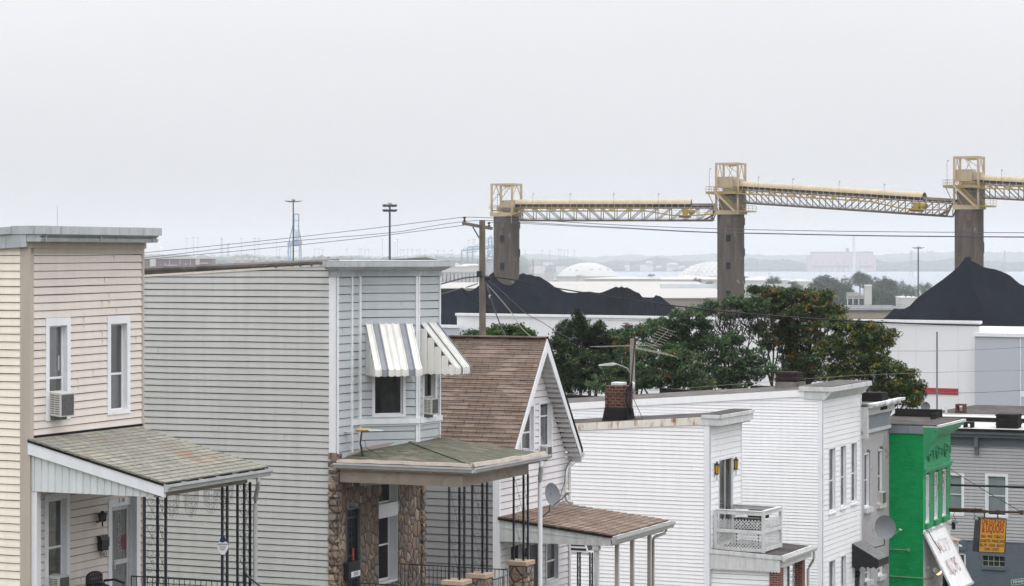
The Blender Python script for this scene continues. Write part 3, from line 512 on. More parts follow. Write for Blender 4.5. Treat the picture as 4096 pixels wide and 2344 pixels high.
# bay outline
Y1=fB.S(1437); phi=43.0; bn=Pl(B,0,Y1,phi); L1=bn.S(1671); P2=bn.P(L1,0,0); bf=Pl(B,P2.x,P2.y,90); L2=bf.S(1757); Y3=P2.y+L2
zsl=bn.Z(1550,1675); zslb=bn.Z(1550,1695); zbay=fB.Z(1400,1840)
bwn=(bn.S(1488),bn.S(1622),bn.Z(1550,1668),bn.Z(1550,1480)+.25); bwf=(bf.S(1688),bf.S(1744),bf.Z(1715,1668),bf.Z(1715,1470)+.2)
h1=window(TB,bn,*bwn,trim=.07,foot=.06,recess=.12,rail=None,glass='glassd',curtain='curtain',cs=(.28,.86),cz=(0,.97)); h2=window(TB,bf,*bwf,trim=.09,foot=.04,recess=.10,rail=.35,curtain='yellowc',cs=(.6,1),glass='glassd')
m=MB(); siding(m,fB,[(.03,zst),(Y1,zst),(Y1,ztw),(.03,ztw)],pitch=.205,z0=.1,g=.018); lo=zst
siding(m,bn,[(0,lo),(L1,lo),(L1,ztw),(0,ztw)],[h1],pitch=.205,z0=.12,g=.018); siding(m,bf,[(0,lo),(L2,lo),(L2,ztw),(0,ztw)],[h2],pitch=.205,z0=.12,g=.018)
m.face([(P2.x,Y3,lo),(0,min(WB,Y3+.5),lo),(0,min(WB,Y3+.5),ztw),(P2.x,Y3,ztw)]); m.face([(0,Y1,lo),(P2.x,P2.y,lo),(P2.x,Y3,lo),(0,WB,lo)]); fw=TB.part('bay_wall',m,M['greyf'])
m=MB(); ct=.05
for pl_,s_ in ((fB,Y1-.03),(bn,.02),(bn,L1-.03),(bf,.02),(bf,L2-.02)): m.pbox(pl_,s_-.03,s_+.03,lo,ztw,-.02,.045)
s_=fB.S(1404); m.pbox(fB,s_-.035,s_+.035,lo,ztw,.0,.05); TB.part('bay_corner_trim',m,M['white'],fw)
m=MB(); m.pbox(bn,-.02,L1+.03,zslb,zsl,0,.09); m.pbox(bf,-.0,L2+.02,zslb,zsl,0,.09); s1_=fB.S(1404); m.pbox(fB,s1_,Y1,zslb,zsl,0,.07); m.pbox(bn,-.02,L1+.03,zslb-.05,zslb-.015,0,.05); m.pbox(bf,0,L2+.02,zslb-.05,zslb-.015,0,.05); TB.part('bay_sill',m,M['white'],fw)
m=MB(); m.box(-.19,.04,-.03,.0,zst,ztw+.25); m.box(-.0,.045,-.03,.06,zst,ztw); TB.part('corner_board',m,M['white'])
# cornice following the bay
def offs(path,d):
    out=[]
    for i,p in enumerate(path):
        a=path[max(i-1,0)]; c=path[min(i+1,len(path)-1)]; n1=None; ns=[]
        for u,v in ((a,p),(p,c)):
            e=Vector((v[0]-u[0],v[1]-u[1]))
            if e.length>1e-6: e.normalize(); ns.append(Vector((e.y,-e.x)))
        if len(ns)==2: b=(ns[0]+ns[1]).normalized(); k=d/max(.3,b.dot(ns[0]))
        else: b=ns[0]; k=d
        out.append((p[0]+b.x*k,p[1]+b.y*k))
    return out
path=[(-.19,0),(0,0),(0,Y1),(P2.x,P2.y),(P2.x,Y3),(0,Y3+.8)]; zc_=fB.Z(1400,1101); zct=fB.Z(1400,1046,.3)
def band(m,d0,z0,d1,z1,path=path):
    a=offs(path,d0); b=offs(path,d1)
    for i in range(len(path)-1): m.face([(*a[i],z0),(*a[i+1],z0),(*b[i+1],z1),(*b[i],z1)])
H=zct-zc_; m=MB()
for q in ((.0,-.03,.06,-.03),(.06,-.03,.06,.10),(.06,.10,.13,.12),(.13,.12,.30,H-.13),(.30,H-.13,.36,H-.13),(.36,H-.13,.36,H),(.36,H,-.1,H+.03)): band(m,q[0],zc_+q[1],q[2],zc_+q[3])
TB.part('cornice',m,M['trim']); m=MB(); top=offs(path,.34); m.face([(x,y,zct+.012) for x,y in top]+[(-.5,Y3+.8,zct+.012)]); 
m.mesh([(.5,2.5,zct+.02),(1.0,Y3+.2,zct+.03),(.2,Y3+.9,zct+.10),(-.1,2.2,zct+.02),(.6,Y3+.3,zct+.11)],[(0,1,4),(1,2,4),(0,4,3),(4,2,3),(0,3,2,1)]); TB.part('curled_roofing',m,M['tar'],rfB)
# awnings
def awning(fr,T_label,pl,s0,s1,zt,zb,out,stripes,grp='striped metal awnings',drop=.16):
    T=Th('window_awning',T_label,'awning',fr,pl.P((s0+s1)/2,zb,0),grp); n=len(stripes); w=(s1-s0)/n; mw=MB(); mg=MB()
    for i,c in enumerate(stripes):
        m=mg if c=='g' else mw; a=s0+w*i; b=a+w; r=.03; z1=zb+drop
        # channel slat: raised edges
        for (u,v,h) in ((a+.004,a+.026,r),(a+.022,b-.022,.008),(b-.026,b-.004,r)):
            P=pl.P; m.hexa([P(u,z1,out),P(v,z1,out),P(v,zt,0.02),P(u,zt,0.02),P(u,z1+h,out+h),P(v,z1+h,out+h),P(v,zt+h,.02+h*.5),P(u,zt+h,.02+h*.5)])
        for (u,v,h) in ((a+.004,a+.026,r),(a+.022,b-.022,.006),(b-.026,b-.004,r)): m.pbox(pl,u,v,zb+.02,z1+h*.5,out,out+.004+h)
        k=6; m.ppoly(pl,[(a+w*(j/k),zb+.03-.028*math.sin(math.pi*j/k)) for j in range(k+1)]+[(b,zb+.05),(a,zb+.05)],out,out+.008)
    T.part('white_slats',mw,M['awn']); T.part('grey_slats',mg,M['stripe'])
    k=5
    for sx in (s0,s1):
        m=MB()
        for i in range(k):
            d0=out*i/k; d1=out*(i+1)/k; ztp=zt-(zt-zb-drop)*(i+.55)/k; jj=.006*(i%2); P=pl.P
            q=[P(sx,zb+.03,d0+.004),P(sx,zb+.0,(d0+d1)/2),P(sx,zb+.03,d1-.004),P(sx,ztp-.1,d1-.004),P(sx,ztp,d1-.04),P(sx,ztp,d0+.02),P(sx,ztp-.07,d0+.004)]; m.prism([x+pl.sd*(jj if sx==s0 else -jj) for x in q],pl.sd*.02)
        T.part('side_slats',m,M['awn'])
    return T
zt1=bn.Z(1550,1297); zb1=bn.Z(1590,1507,.85)
awning(B,'white and grey striped metal awning over the dark bay window nearest the camera',bn,bn.S(1462),bn.S(1648),zt1,zb1,.85,'wgwwwgw')
awning(B,'striped metal awning on the street side of the bay, over an air conditioner',bf,bf.S(1681),bf.S(1745),zt1,zb1,.98,'wwgwwwg')
ac_unit(B,'window air conditioner in the grey bay under the striped awning',bf,bwf[0]+.04,bwf[0]+.42,bf.Z(1715,1652),bf.Z(1715,1588),.26,.02)
# stone ground floor
wl=(fB.S(1507),fB.S(1588),fB.Z(1540,2336),fB.Z(1540,1918)); dB=(fB.S(1376),fB.S(1433),-.5,fB.Z(1400,2030))
zt2=fB.Z(1540,2022); zt3=fB.Z(1540,2062)
hu=window(TB,fB,wl[0],wl[1],zt2,wl[3],trim=.05,recess=.20,rail=None,glass='glassd',name='transom_window'); hl=window(TB,fB,wl[0],wl[1],wl[2],zt3,trim=.05,foot=.07,recess=.24,rail=.55,glass='glassd',curtain='curtain',cs=(.1,.6),cz=(0,1)); m=MB(); m.pbox(fB,wl[0],wl[1],zt3,zt2,-.05,.05); TB.part('window_crossbar',m,M['white'])
c_=fB.P((hu[0]+hu[1])/2-.02,(hu[2]+hu[3])/2+.05,-.185); m=MB(); m.face([c_+Vector((0,-.11,0)),c_+Vector((0,0,-.16)),c_+Vector((0,.11,0)),c_+Vector((0,0,.16))]); TB.part('pink_diamond',m,mat('pink_diamond',(.32,.18,.19)))
m=MB(); hs=[(wl[0]+.02,wl[1]-.02,wl[2]+.02,wl[3]),(dB[0],dB[1],-1,dB[3])]
flatwall(m,fB,[(0,-1),(WB,-1),(WB,zst+.3),(0,zst+.3)],hs,.05); flatwall(m,sB,[(-.19,-1),(.05,-1),(.05,zst+.02),(-.19,zst+.02)],(),.05); m.box(-.3,.05,WB-.01,WB,-1,zst+.3); m.box(-.19,-.18,-.05,0,-1,zst)
R2=random.Random(5)
for i in range(26): z=-.6+i*.185; m.pbox(sB,-.19+R2.uniform(0,.03),.05,z,z+R2.uniform(.10,.165),.04,.075+R2.uniform(0,.03)); m.pbox(fB,-.05,.12+R2.uniform(0,.06),z,z+R2.uniform(.1,.165),.04,.08); m.pbox(fB,WB-.2,WB+.03,z+.05,z+R2.uniform(.15,.2),.04,.085+R2.uniform(0,.02))
TB.part('stone_front',m,M['stone'])
m=MB(); a,b=dB[0],dB[1]; m.pbox(fB,a,a+.04,.4,dB[3],-.15,.07); m.pbox(fB,b-.04,b,.4,dB[3],-.15,.07); m.pbox(fB,a,b,dB[3]-.05,dB[3],-.15,.07); m.pbox(fB,a+.04,b-.04,.4,dB[3]-.05,-.14,-.12); dd=TB.part('door',m,M['dgrey']); m=MB()
for i in range(9): s_=a+.05+(b-a-.1)*i/8; m.pbox(fB,s_-.01,s_+.01,.4,dB[3]-.05,-.02,.0)
for i in range(3): m.pbox(fB,a+.04,b-.04,.6+i*.95,.64+i*.95,-.025,.005)
for i in range(4): scroll(m,fB.P((a+b)/2,1.7+.18*i,.0),(0,1,0),(0,0,1),.1,.01,flip=(-1)**i)
TB.part('security_gate',m,M['iron'],dd); m=MB(); m.pbox(fB,b-.35,b-.26,1.35,1.75,.01,.02); TB.part('red_notice',m,mat('red_notice',(.40,.06,.04)),dd)
s0,s1=fB.S(1386,.15),fB.S(1432,.15); z0,z1=fB.Z(1408,2318,.15),fB.Z(1408,2246,.15); T=Th('mailbox','black mailbox with a white number plate beside the barred door of the stone front','mailbox',B,fB.P((s0+s1)/2,z0)); m=MB(); m.pbox(fB,s0,s1,z0,z1,.06,.22); T.part('box',m,M['black'],bevel=.02); m=MB(); za,zb_=fB.Z(1410,2309,.22),fB.Z(1410,2287,.22); m.pbox(fB,s0+.12,s1-.02,za,zb_,.22,.226); npl=T.part('number_plate',m,M['white']); T.text('lettering','1512',M['iron'],fB,(s0+s1)/2+.05,(za+zb_)/2,.13,.23,.9,sub=npl)
# porch
eN=sB.at(1893,1860); XB=eN[0]; zEB=eN[1]; FB_=B.hit(2179,1817,(XB,0,0),(1,0,0)); YF=FB_.y; G=B.hit(1758,1750,(P2.x,0,0),(1,0,0)); 
best=None
for i in range(5,340):
    k=i*.01; p=Vector((XB-k,k,0)); h=B.hit(1641,1769,p,(0.4067,.9135,0)); er=abs(h.x-p.x)+abs(h.y-p.y)
    if best is None or er<best[0]: best=(er,k,h.z)
kB=best[1]; zC=best[2]; C_=Vector((XB-kB,kB,zC)); eL=Vector((.03,-.02,zEB)); w0=Vector((.06,.05,fB.Z(1350,1850)))
J1=Vector((.05,Y1,fB.Z(1437,1806))); _s,_z=bn.at(1641,1769,.02); C_=bn.P(_s,_z,.02); Bc=Vector((XB,-.05,zEB)); Fc=Vector((XB,YF,zEB+ (FB_.z-zEB)*.6)); Gc=Vector((P2.x+.02,Y3,G.z)); 
m=MB(); th=.05
def slab(m,pts,t): a=[Vector(p) for p in pts]; m.loft([p-Vector((0,0,t)) for p in a],a)
slab(m,[eL,Bc,C_,J1],th); Pm=Vector((P2.x+.02,P2.y,C_.z+(G.z-C_.z)*.25)); slab(m,[Bc,Fc,Gc],th); slab(m,[Bc,Gc,Pm],th); slab(m,[Bc,Pm,C_],th); slab(m,[Fc,(.05,YF,G.z-.02),Gc],th); prB=TB.part('porch_roof',m,M['shB'])
m=MB(); m.bar(Bc+Vector((0,0,.015)),C_+Vector((0,0,.015)),.13,.012); TB.part('hip_cap',m,M['shB'],prB)
m=MB(); m.bar(J1+Vector((.02,-.02,.06)),C_+Vector((-.02,.05,.03)),.02,.09); m.bar((.06,.05,w0.z+.02),J1+Vector((0,0,.05)),.02,.08); m.bar(C_,Gc+Vector((.02,0,.05)),.02,.07); TB.part('flashing',m,M['drip'],prB)
m=MB(); pts=[Bc+(Fc-Bc)*t+Vector((.03,0,.02+R.uniform(-.012,.025))) for t in [i/12 for i in range(13)]]
for p,q in zip(pts,pts[1:]): m.hexa([p+Vector((-.03,0,-.065)),p+Vector((.05,0,-.07)),q+Vector((.05,0,-.07)),q+Vector((-.03,0,-.065)),p+Vector((-.06,0,.02)),p+Vector((.0,0,.015)),q+Vector((.0,0,.015)),q+Vector((-.06,0,.02))])
pts=[eL+(Bc-eL)*t+Vector((0,-.03,.01+R.uniform(-.01,.012))) for t in [i/12 for i in range(13)]]
for p,q in zip(pts,pts[1:]): m.hexa([p+Vector((0,-.04,-.06)),q+Vector((0,-.04,-.06)),q+Vector((0,.03,-.06)),p+Vector((0,.03,-.06)),p+Vector((0,-.0,.015)),q+Vector((0,-.0,.015)),q+Vector((0,.06,.02)),p+Vector((0,.06,.02))])
TB.part('drip_edge',m,M['drip'],prB)
m=MB(); gutter(m,(0.0,-.07,zEB-.06),(XB+.12,-.07,zEB-.06),(0,-1,0),.12,.11); gutter(m,(XB+.04,-.18,zEB-.06),(XB+.04,YF+.1,zEB-.06),(1,0,0),.12,.11); gB=TB.part('gutter',m,M['gutter'],prB)
m=MB(); m.box(.05,XB+.04,-.10,.0,zEB-.22,zEB-.07); m.box(XB-.05,XB+.04,0,YF,zEB-.22,zEB-.07); m.face([(.05,0,zEB-.22),(XB,0,zEB-.22),(XB,YF,zEB-.22),(.05,YF,zEB-.22)]); TB.part('soffit',m,M['beam'],prB)
zb0=sB.Z(1600,1938); xbb=sB.S(1848); m=MB(); m.box(.1,xbb,.0,.10,zb0,zEB-.22); m.box(xbb-.1,xbb,.10,YF-.35,zb0,zEB-.22); TB.part('porch_beam',m,M['beam'])
hv=B.hit(2139,1960,(xbb,0,0),(1,0,0)); hg=B.hit(2165,1860,(XB+.1,0,0),(1,0,0)); m=MB(); pipe(m,[(XB+.1,hg.y,zEB-.2),(XB+.1,hg.y,zEB-.38),(xbb+.15,hv.y,zEB-.72),(xbb+.15,hv.y,-1)],.13); TB.part('downspout',m,M['white'],gB)
def pier(T,px0,px1,pyt,X):
    y0=B.hit(px0,pyt,(X,0,0),(1,0,0)); w=abs((px1-px0)/FPX*62)/1.45; c=B.hit((px0+px1)/2,pyt,(X,0,0),(1,0,0)); w=w/2*1.15; m=MB(); m.box(c.x-w,c.x+w,c.y-w,c.y+w,-1,c.z-.10)
    RR=random.Random(int(px0))
    for i in range(14):
        z=c.z-.12-.2*(i+1)
        for (dx,dy,ax) in ((0,-1,'y'),(1,0,'x')):
            o=-w
            while o<w-.02:
                l=min(RR.uniform(.12,.24),w-o)
                if ax=='y': m.box(c.x+o+.005,c.x+o+l-.01,c.y-w-RR.uniform(.015,.05),c.y-w+.02,z+.01,z+.18)
                else: m.box(c.x+w-.02,c.x+w+RR.uniform(.015,.05),c.y+o+.005,c.y+o+l-.01,z+.01,z+.18)
                o+=l
    pr_=T.part('stone_pier',m,M['stone']); m=MB(); m.box(c.x-w-.05,c.x+w+.05,c.y-w-.05,c.y+w+.05,c.z-.11,c.z); T.part('cap_stone',m,M['cap'],pr_,bevel=.012); return c,w
Xp=xbb-.12
for (p0,p1,yt,bars) in ((1779,1874,2318,(1803,1852)),(1872,1965,2291,(1897,1936)),(2036,2130,2241,(2064,2102))):
    c,w=pier(TB,p0,p1,yt,Xp); m=MB(); hwid=.17; iron_panel(m,(c.x-hwid,c.y-.06,0),(c.x+hwid*.6,c.y-.06,0),c.z,zb0,k=2); iron_panel(m,(c.x+hwid*.6,c.y-.06,0),(c.x+hwid*.6,c.y+.22,0),c.z,zb0,k=2); TB.part('iron_post',m,M['iron'])
pR=B.hit(2030,2279,(Xp,0,0),(1,0,0)); m=MB(); arc_rail(m,(.3,pR.y-.0,0),(Xp,pR.y,0),pR.z,.3,26); TB.part('side_railing',m,M['iron']); m=MB(); arc_rail(m,(Xp,1.2,0),(Xp,pR.y-.2,0),pR.z-.15,.3,14); TB.part('front_railing',m,M['iron']); m=MB(); zz=sB.Z(1500,2338); arc_rail(m,(.1,.1,0),(sB.S(1585),.1,0),zz,.3,10); TB.part('near_railing',m,M['iron'])
m=MB(); m.box(0,XB-.2,0,YF-.2,-.2,.3); m.box(0,XB-.25,.05,YF-.25,-1.2,-.2); TB.part('porch_floor',m,M['dgrey'])
# roof antenna on porch B (flat hd antenna)
b_=Vector((sB.S(1452,.0),.35,0)); hb=B.hit(1452,1830,(0,.45,0),(0,1,0)); T=Th('tv_antenna','flat tan and white television antenna on a bent black mast on the mossy porch roof','antenna',B,(hb.x,.45,hb.z)); hq=B.hit(1450,1722,(0,.45,0),(0,1,0)); m=MB(); m.tube([hb-Vector((0,0,.06)),hb+Vector((-.02,0,.12)),Vector((hq.x-.06,.45,hb.z+.35)),Vector((hq.x-.02,.45,hq.z))],[.03,.03,.022,.022],6); m.tube([Vector((hq.x+.06,.45,hb.z+.42)),Vector((hq.x+.1,.45,hb.z+.25)),hb+Vector((.55,.05,.0))],.009,4); T.part('mast',m,M['iron']); m=MB(); L=.24; m.lathe(Vector((hq.x,.45,hq.z)),[(0,-.02),(.16,-.02),(.20,.02),(.19,.045),(0,.05)],20); T.part('housing',m,mat('antenna_tan',(.50,.35,.17),.5)); m=MB(); m.hexa([(hq.x-.62,.45-.05,hq.z-.075),(hq.x-.17,.45-.05,hq.z+.0),(hq.x-.17,.45+.05,hq.z),(hq.x-.62,.45+.05,hq.z-.075),(hq.x-.62,.45-.05,hq.z-.05),(hq.x-.17,.4,hq.z+.03),(hq.x-.17,.5,hq.z+.03),(hq.x-.62,.5,hq.z-.05)]); m.hexa([(hq.x+.17,.4,hq.z),(hq.x+.55,.4,hq.z+.01),(hq.x+.55,.5,hq.z+.01),(hq.x+.17,.5,hq.z),(hq.x+.17,.4,hq.z+.03),(hq.x+.55,.4,hq.z+.025),(hq.x+.55,.5,hq.z+.025),(hq.x+.17,.5,hq.z+.03)]); T.part('wing',m,M['white'])
# ================================================================== HOUSE C : gabled house, brown shingles
C=Fr(1995,70.6,49.6); sC=Pl(C,0,0,0); fC=Pl(C,0,0,90); WC=fC.S(2272); Xr=.42; rk=Pl(C,Xr,0,90); ap=rk.at(2187,1350); er=rk.at(2321,1793); YA=ap[0]; zAp=ap[1]; yR=er[0]; zE=er[1]; slo=(zAp-zE)/(yR-YA); yL=YA-(yR-YA)
TC=Th('gabled_house','steep gabled house with brown shingle roof and lavender white siding','house',C,(0,0,0),'row houses stepping down the hill')
dC=12.0; m=MB(); nc=int((YA-yL)*math.hypot(1,slo)/.1478)
for i in range(nc):
    f0=i/nc; f1=(i+1)/nc; y0=yL+(YA-yL)*f0; y1=yL+(YA-yL)*f1+.01; za=zE+(zAp-zE)*f0; zb=zE+(zAp-zE)*f1; m.hexa([(-dC,y0,za-.03),(Xr,y0,za-.03),(Xr,y1,zb-.05),(-dC,y1,zb-.05),(-dC,y0-.008,za+.018),(Xr,y0-.008,za+.018),(Xr,y1,zb),(-dC,y1,zb)])
slab(m,[(-dC,YA,zAp),(Xr,YA,zAp),(Xr,yR,zE),(-dC,yR,zE)],.05); m.bar((-dC,YA,zAp+.012),(Xr,YA,zAp+.012),.28,.035); rC=TC.part('roof',m,M['shC'])
m=MB(); t=.11; n_=Vector((0,slo,1)).normalized()
for sg,y_ in ((-1,yL),(1,yR)):
    for (x0,x1,h0,h1) in ((Xr,Xr+.03,.04,.26),): 
        nn=Vector((0,sg*slo,1)).normalized(); P=[Vector((x0,YA,zAp)),Vector((x1,YA,zAp)),Vector((x1,y_,zE)),Vector((x0,y_,zE))]; dn=Vector((0,0,-1)); m.hexa([P[0]+dn*h1*1.6,P[1]+dn*h1*1.6,P[2]+dn*h1,P[3]+dn*h1,P[0]+dn*h0,P[1]+dn*h0,P[2]+dn*h0,P[3]+dn*h0])
TC.part('rake_board',m,M['white'],rC); m=MB()
for sg,y_ in ((-1,yL),(1,yR)): m.hexa([(0.0,YA,zAp-.35),(Xr,YA,zAp-.35),(Xr,y_,zE-.12),(0.0,y_,zE-.12),(0.0,YA,zAp-.31),(Xr,YA,zAp-.31),(Xr,y_,zE-.08),(0.0,y_,zE-.08)])
for k in range(22):
    f=k/22; y=YA+(yR-YA)*f; z=zAp+(zE-zAp)*f; m.box(.0,Xr,y,y+.014,z-.40,z-.3)
m.box(-.02,Xr+.02,WC+.01,yR+.05,zE-.42,zE-.05); m.box(.0,.05,WC-.02,WC+.1,-1,zE-.1); TC.part('soffit',m,mat('soffit_grey_white',(.56,.56,.56),.5),rC)
m=MB(); m.hexa([(Xr-.05,YA,zAp-.01),(Xr+.05,YA,zAp-.01),(Xr+.05,yR+.1,zE-.12),(Xr-.05,yR+.1,zE-.12),(Xr-.05,YA,zAp+.03),(Xr+.05,YA,zAp+.03),(Xr+.05,yR+.1,zE-.02),(Xr-.05,yR+.1,zE-.02)]); TC.part('drip_edge',m,M['tarb'],rC)
g1=(fC.S(2079),fC.S(2137),fC.Z(2108,1830),fC.Z(2108,1614)); g2=(fC.S(2153),fC.S(2208),fC.Z(2180,1800),fC.Z(2180,1599)); gl=(fC.S(2181),fC.S(2234),fC.Z(2207,2330),fC.Z(2207,2160)); gq=(fC.S(2034),fC.S(2090),fC.Z(2060,2270),fC.Z(2060,2170)); gd=(fC.S(2112),fC.S(2166),-1,fC.Z(2140,2168))
hs=[window(TC,fC,*g1,trim=.10,recess=.11,rail=.45,curtain='curtain',cs=(0,.6)),window(TC,fC,*g2,trim=.10,recess=.11,rail=.7,curtain='blind',cz=(0.05,.9)),window(TC,fC,*gl,trim=.08,recess=.11,rail=.5,curtain='blind',cz=(.5,1)),window(TC,fC,*gq,trim=.08,recess=.1,rail=None,glass='glassd'),(gd[0],gd[1],-1,gd[3])]
fy=lambda y: zAp-abs(y-YA)*slo-.33
m=MB(); siding(m,fC,[(0.05,-1),(WC,-1),(WC,fy(WC)),(YA,zAp-.33),(.05,fy(.05))],hs,pitch=.19,z0=.05,g=.020); m.face([(-dC,0,-1),(-dC,WC,-1),(-dC,WC,fy(WC)),(-dC,YA,zAp-.33),(-dC,0,fy(0))]); m.face([(0,WC,-1),(-dC,WC,-1),(-dC,WC,fy(WC)),(0,WC,fy(WC))])
for k in range(12):
    z=fC.Z(2149,1527)+.0+k*.052; yy=fC.S(2149)
    m.pbox(fC,yy-.13,yy+.13,z,z+.02,.02,.06)
m.pbox(fC,yy-.16,yy-.13,z-.6,z+.06,.0,.05); TC.part('front_wall',m,M['lav']); m=MB(); siding(m,sC,[(-dC,-1),(-.17,-1),(-.17,fy(0)),(-dC,fy(0))],pitch=.205,z0=.05,g=.02,dp=.036); TC.part('side_wall',m,mat('alley_shaded_grey_vinyl',(.29,.285,.29),.5,.05))  # side wall grey is darkened in colour to stand for the narrow alley's shade
m=MB(); m.box(-.17,.035,-.035,.06,-1,fy(0)); TC.part('corner_board',m,M['white'])
m=MB(); m.pbox(fC,gd[0],gd[0]+.06,-.8,gd[3],-.12,.03); m.pbox(fC,gd[1]-.06,gd[1],-.8,gd[3],-.12,.03); m.pbox(fC,gd[0],gd[1],gd[3]-.06,gd[3],-.12,.03); dd=TC.part('door_frame',m,M['oldwhite']); m=MB(); m.pbox(fC,gd[0],gd[1],-.8,gd[3],-.12,-.09); TC.part('door_panel',m,M['dgrey'],dd)
ac_unit(C,'window air conditioner in the right gable window of the brown roofed house',fC,g2[0]+.06,g2[0]+.42,fC.Z(2175,1828),fC.Z(2175,1778),.26,.02)
lantern(C,'black porch lantern beside the dark door under the brown shingle porch',fC,fC.S(2104,.1),fC.Z(2104,2235),.35,M['iron'],M['glassd'],None,.08,.1)
m=MB(); q=lambda px,py: C.hit(px,py,(.12,0,0),(1,0,0)); 
pipe(m,[q(2303,1825),q(2298,1850),q(2270,1870),q(2262,1920),q(2260,1985),q(2268,2004),q(2290,2010)],.085); m.box(*[f for c in [(q(2322,1818).x-.03,q(2322,1818).x+.1),(q(2322,1818).y-.05,q(2322,1818).y+.08),(q(2322,1818).z-.08,q(2322,1818).z+.08)] for f in c]); TC.part('service_conduit',m,M['oldwhite'])
m=MB(); m.tube([q(2310,1822),q(2285,1842),q(2272,1855),q(2262,1880),q(2258,1930),q(2240,1990),q(2235,2005)],.012,4); TC.part('service_cable',m,M['iron'])
# porch C
tl=fC.Z(2012,2062); br=C.hit(2672,2073,(0,0,0),(1,0,0)); pb=sC.at(2453,2140); XC=pb[0]; zEC=pb[1]; h=C.hit(2672,2073,(XC,0,0),(1,0,0)); YC=h.y
m=MB(); nst=16
for i in range(nst):
    f0=i/nst; f1=(i+1)/nst; x0=XC*f0; x1=XC*f1+.015; za=tl+(zEC-tl)*f0-.0; zb=tl+(zEC-tl)*f1; sag=.05*math.sin(math.pi*f1); m.hexa([(x0,-.05,za-.03),(x1,-.05,zb-.03),(x1,YC,zb-.03),(x0,YC,za-.03),(x0,-.05-.01*(i%2),za+.002),(x1,-.05-.01*(i%2),zb+.02),(x1,YC,zb+.02),(x0,YC,za+.002)])
pC=TC.part('porch_roof',m,M['shD']); m=MB(); m.hexa([(0,-.07,tl-.09),(XC,-.07,zEC-.08),(XC,-.03,zEC-.08),(0,-.03,tl-.09),(0,-.07,tl-.03),(XC,-.07,zEC-.03),(XC,-.03,zEC-.03),(0,-.03,tl-.03)]); TC.part('drip_edge',m,M['tarb'],pC)
zb1_=sC.Z(2020,2166); m=MB(); m.ppoly(sC,[(0.0,zb1_),(XC-.06,zb1_+.02),(XC-.06,zEC-.085),(0,tl-.095)],-.03,.03); m.ppoly(sC,[(0.15,zb1_+.38),(XC-.9,zb1_+.2),(XC-.9,zb1_+.22),(.15,zb1_+.41)],.03,.04); TC.part('side_panel',m,M['oldwhite']); m=MB(); m.box(XC-.16,XC-.05,.0,YC-.2,zb1_+.02,zEC-.2); TC.part('porch_beam',m,M['oldwhite'])
m=MB(); gutter(m,(XC,-.08,zEC-.06),(XC,YC+.25,zEC-.06),(1,0,0),.17,.15); gC=TC.part('gutter',m,M['gutter'],pC); h1=C.hit(2665,2100,(XC+.07,0,0),(1,0,0)); h2=C.hit(2613,2150,(XC-.2,0,0),(1,0,0)); m=MB(); pipe(m,[(XC+.07,h1.y,zEC-.22),(XC+.05,h1.y,zEC-.34),(h2.x,h2.y,h2.z),(h2.x,h2.y,-1)],.085); TC.part('downspout',m,M['taupew'] if 'taupew' in M else M.setdefault('taupew',mat('pinkish_grey_post',(.42,.385,.36),.5,.08,2,.05)),gC)
for px,X in ((2468,XC-.12),(2529,XC-.12),(2598,XC-.12)):
    h=C.hit(px,2200,(X,0,0),(1,0,0)); m=MB(); m.box(h.x-.05,h.x+.05,h.y-.05,h.y+.05,-1,zb1_+.1); TC.part('porch_post',m,M['taupew'])
xx=sC.S(2386,-.06); m=MB(); m.box(xx-.06,xx+.06,.0,.12,-1,zb1_+.02); m.box(xx-.09,xx+.09,-.03,.15,zb1_-.12,zb1_); TC.part('porch_post',m,M['oldwhite']); m=MB(); m.box(0,XC-.1,0,YC-.2,-.4,-.2); m.box(0,XC-.2,.1,YC-.3,-1.2,-.4); TC.part('porch_floor',m,M['dgrey'])
# small awning behind porch C + iron posts
T=Th('porch_awning','small black and white striped metal porch awning behind the brown porch, on two black posts','awning',C,(2.2,6.5,-.6)); pw=Pl(C,0,6.5,0); x0,x1=pw.S(2276),pw.S(2352); z1=pw.Z(2310,2176); z0=pw.Z(2310,2202); x2=pw.S(2375); m=MB(); m.ppoly(pw,[(x0,z0),(x1-.05,z0),(x1,(z0+z1)/2),(x1-.1,z1),(x0,z1)],0,.03); 
m.hexa([(x1-.02,6.5,z0),(x2,7.0,z0+.1),(x2,7.05,z0+.1),(x1,6.6,z0),(x1-.1,6.5,z1),(x2-.05,7.0,z1),(x2-.05,7.05,z1),(x1-.1,6.6,z1)]); T.part('canopy',m,M['iron']); m=MB()
for zz in (z1,(z0+z1)/2): m.pbox(pw,x0,x1-.03,zz-.02,zz+.03,.03,.05)
m.pbox(pw,x0,x1+.05,z0-.05,z0,.0,.06); m.ppoly(pw,[(x0,z0-.05)]+[(x0+(x1+.05-x0)*i/16,z0-.08-(.07 if i%2 else 0)) for i in range(17)]+[(x1+.05,z0-.05)],.01,.03); m.bar((x1-.08,6.46,z1+.02),(x1,6.46,z0),.03,.05); T.part('trim',m,M['white'])
for px in (2318,2367): s_=pw.S(px); m=MB(); iron_panel(m,(s_-.04,6.45,0),(s_+.04,6.45,0),-.6,z0-.03,k=5,bw=.035); T.part('iron_post',m,M['iron'])
bs=C.hit(2159,2086,(1.0,.35,0),(0,1,0)); 
b2=C.hit(2162,2080,(0,.25,0),(0,1,0)); cc=C.hit(2203,1981,(0,.25,0),(0,1,0)); ln=C.hit(2288,1966,(0,.1,0),(0,1,0)); am=C.hit(2198,2043,(0,.25,0),(0,1,0)); satellite(C,'dark grey satellite dish on a bent mast on the brown porch roof',cc+Vector((0,.05,0)),(.82,-.50,.30),.25,.34,b2,am,ln+Vector((0,-.25,0)))
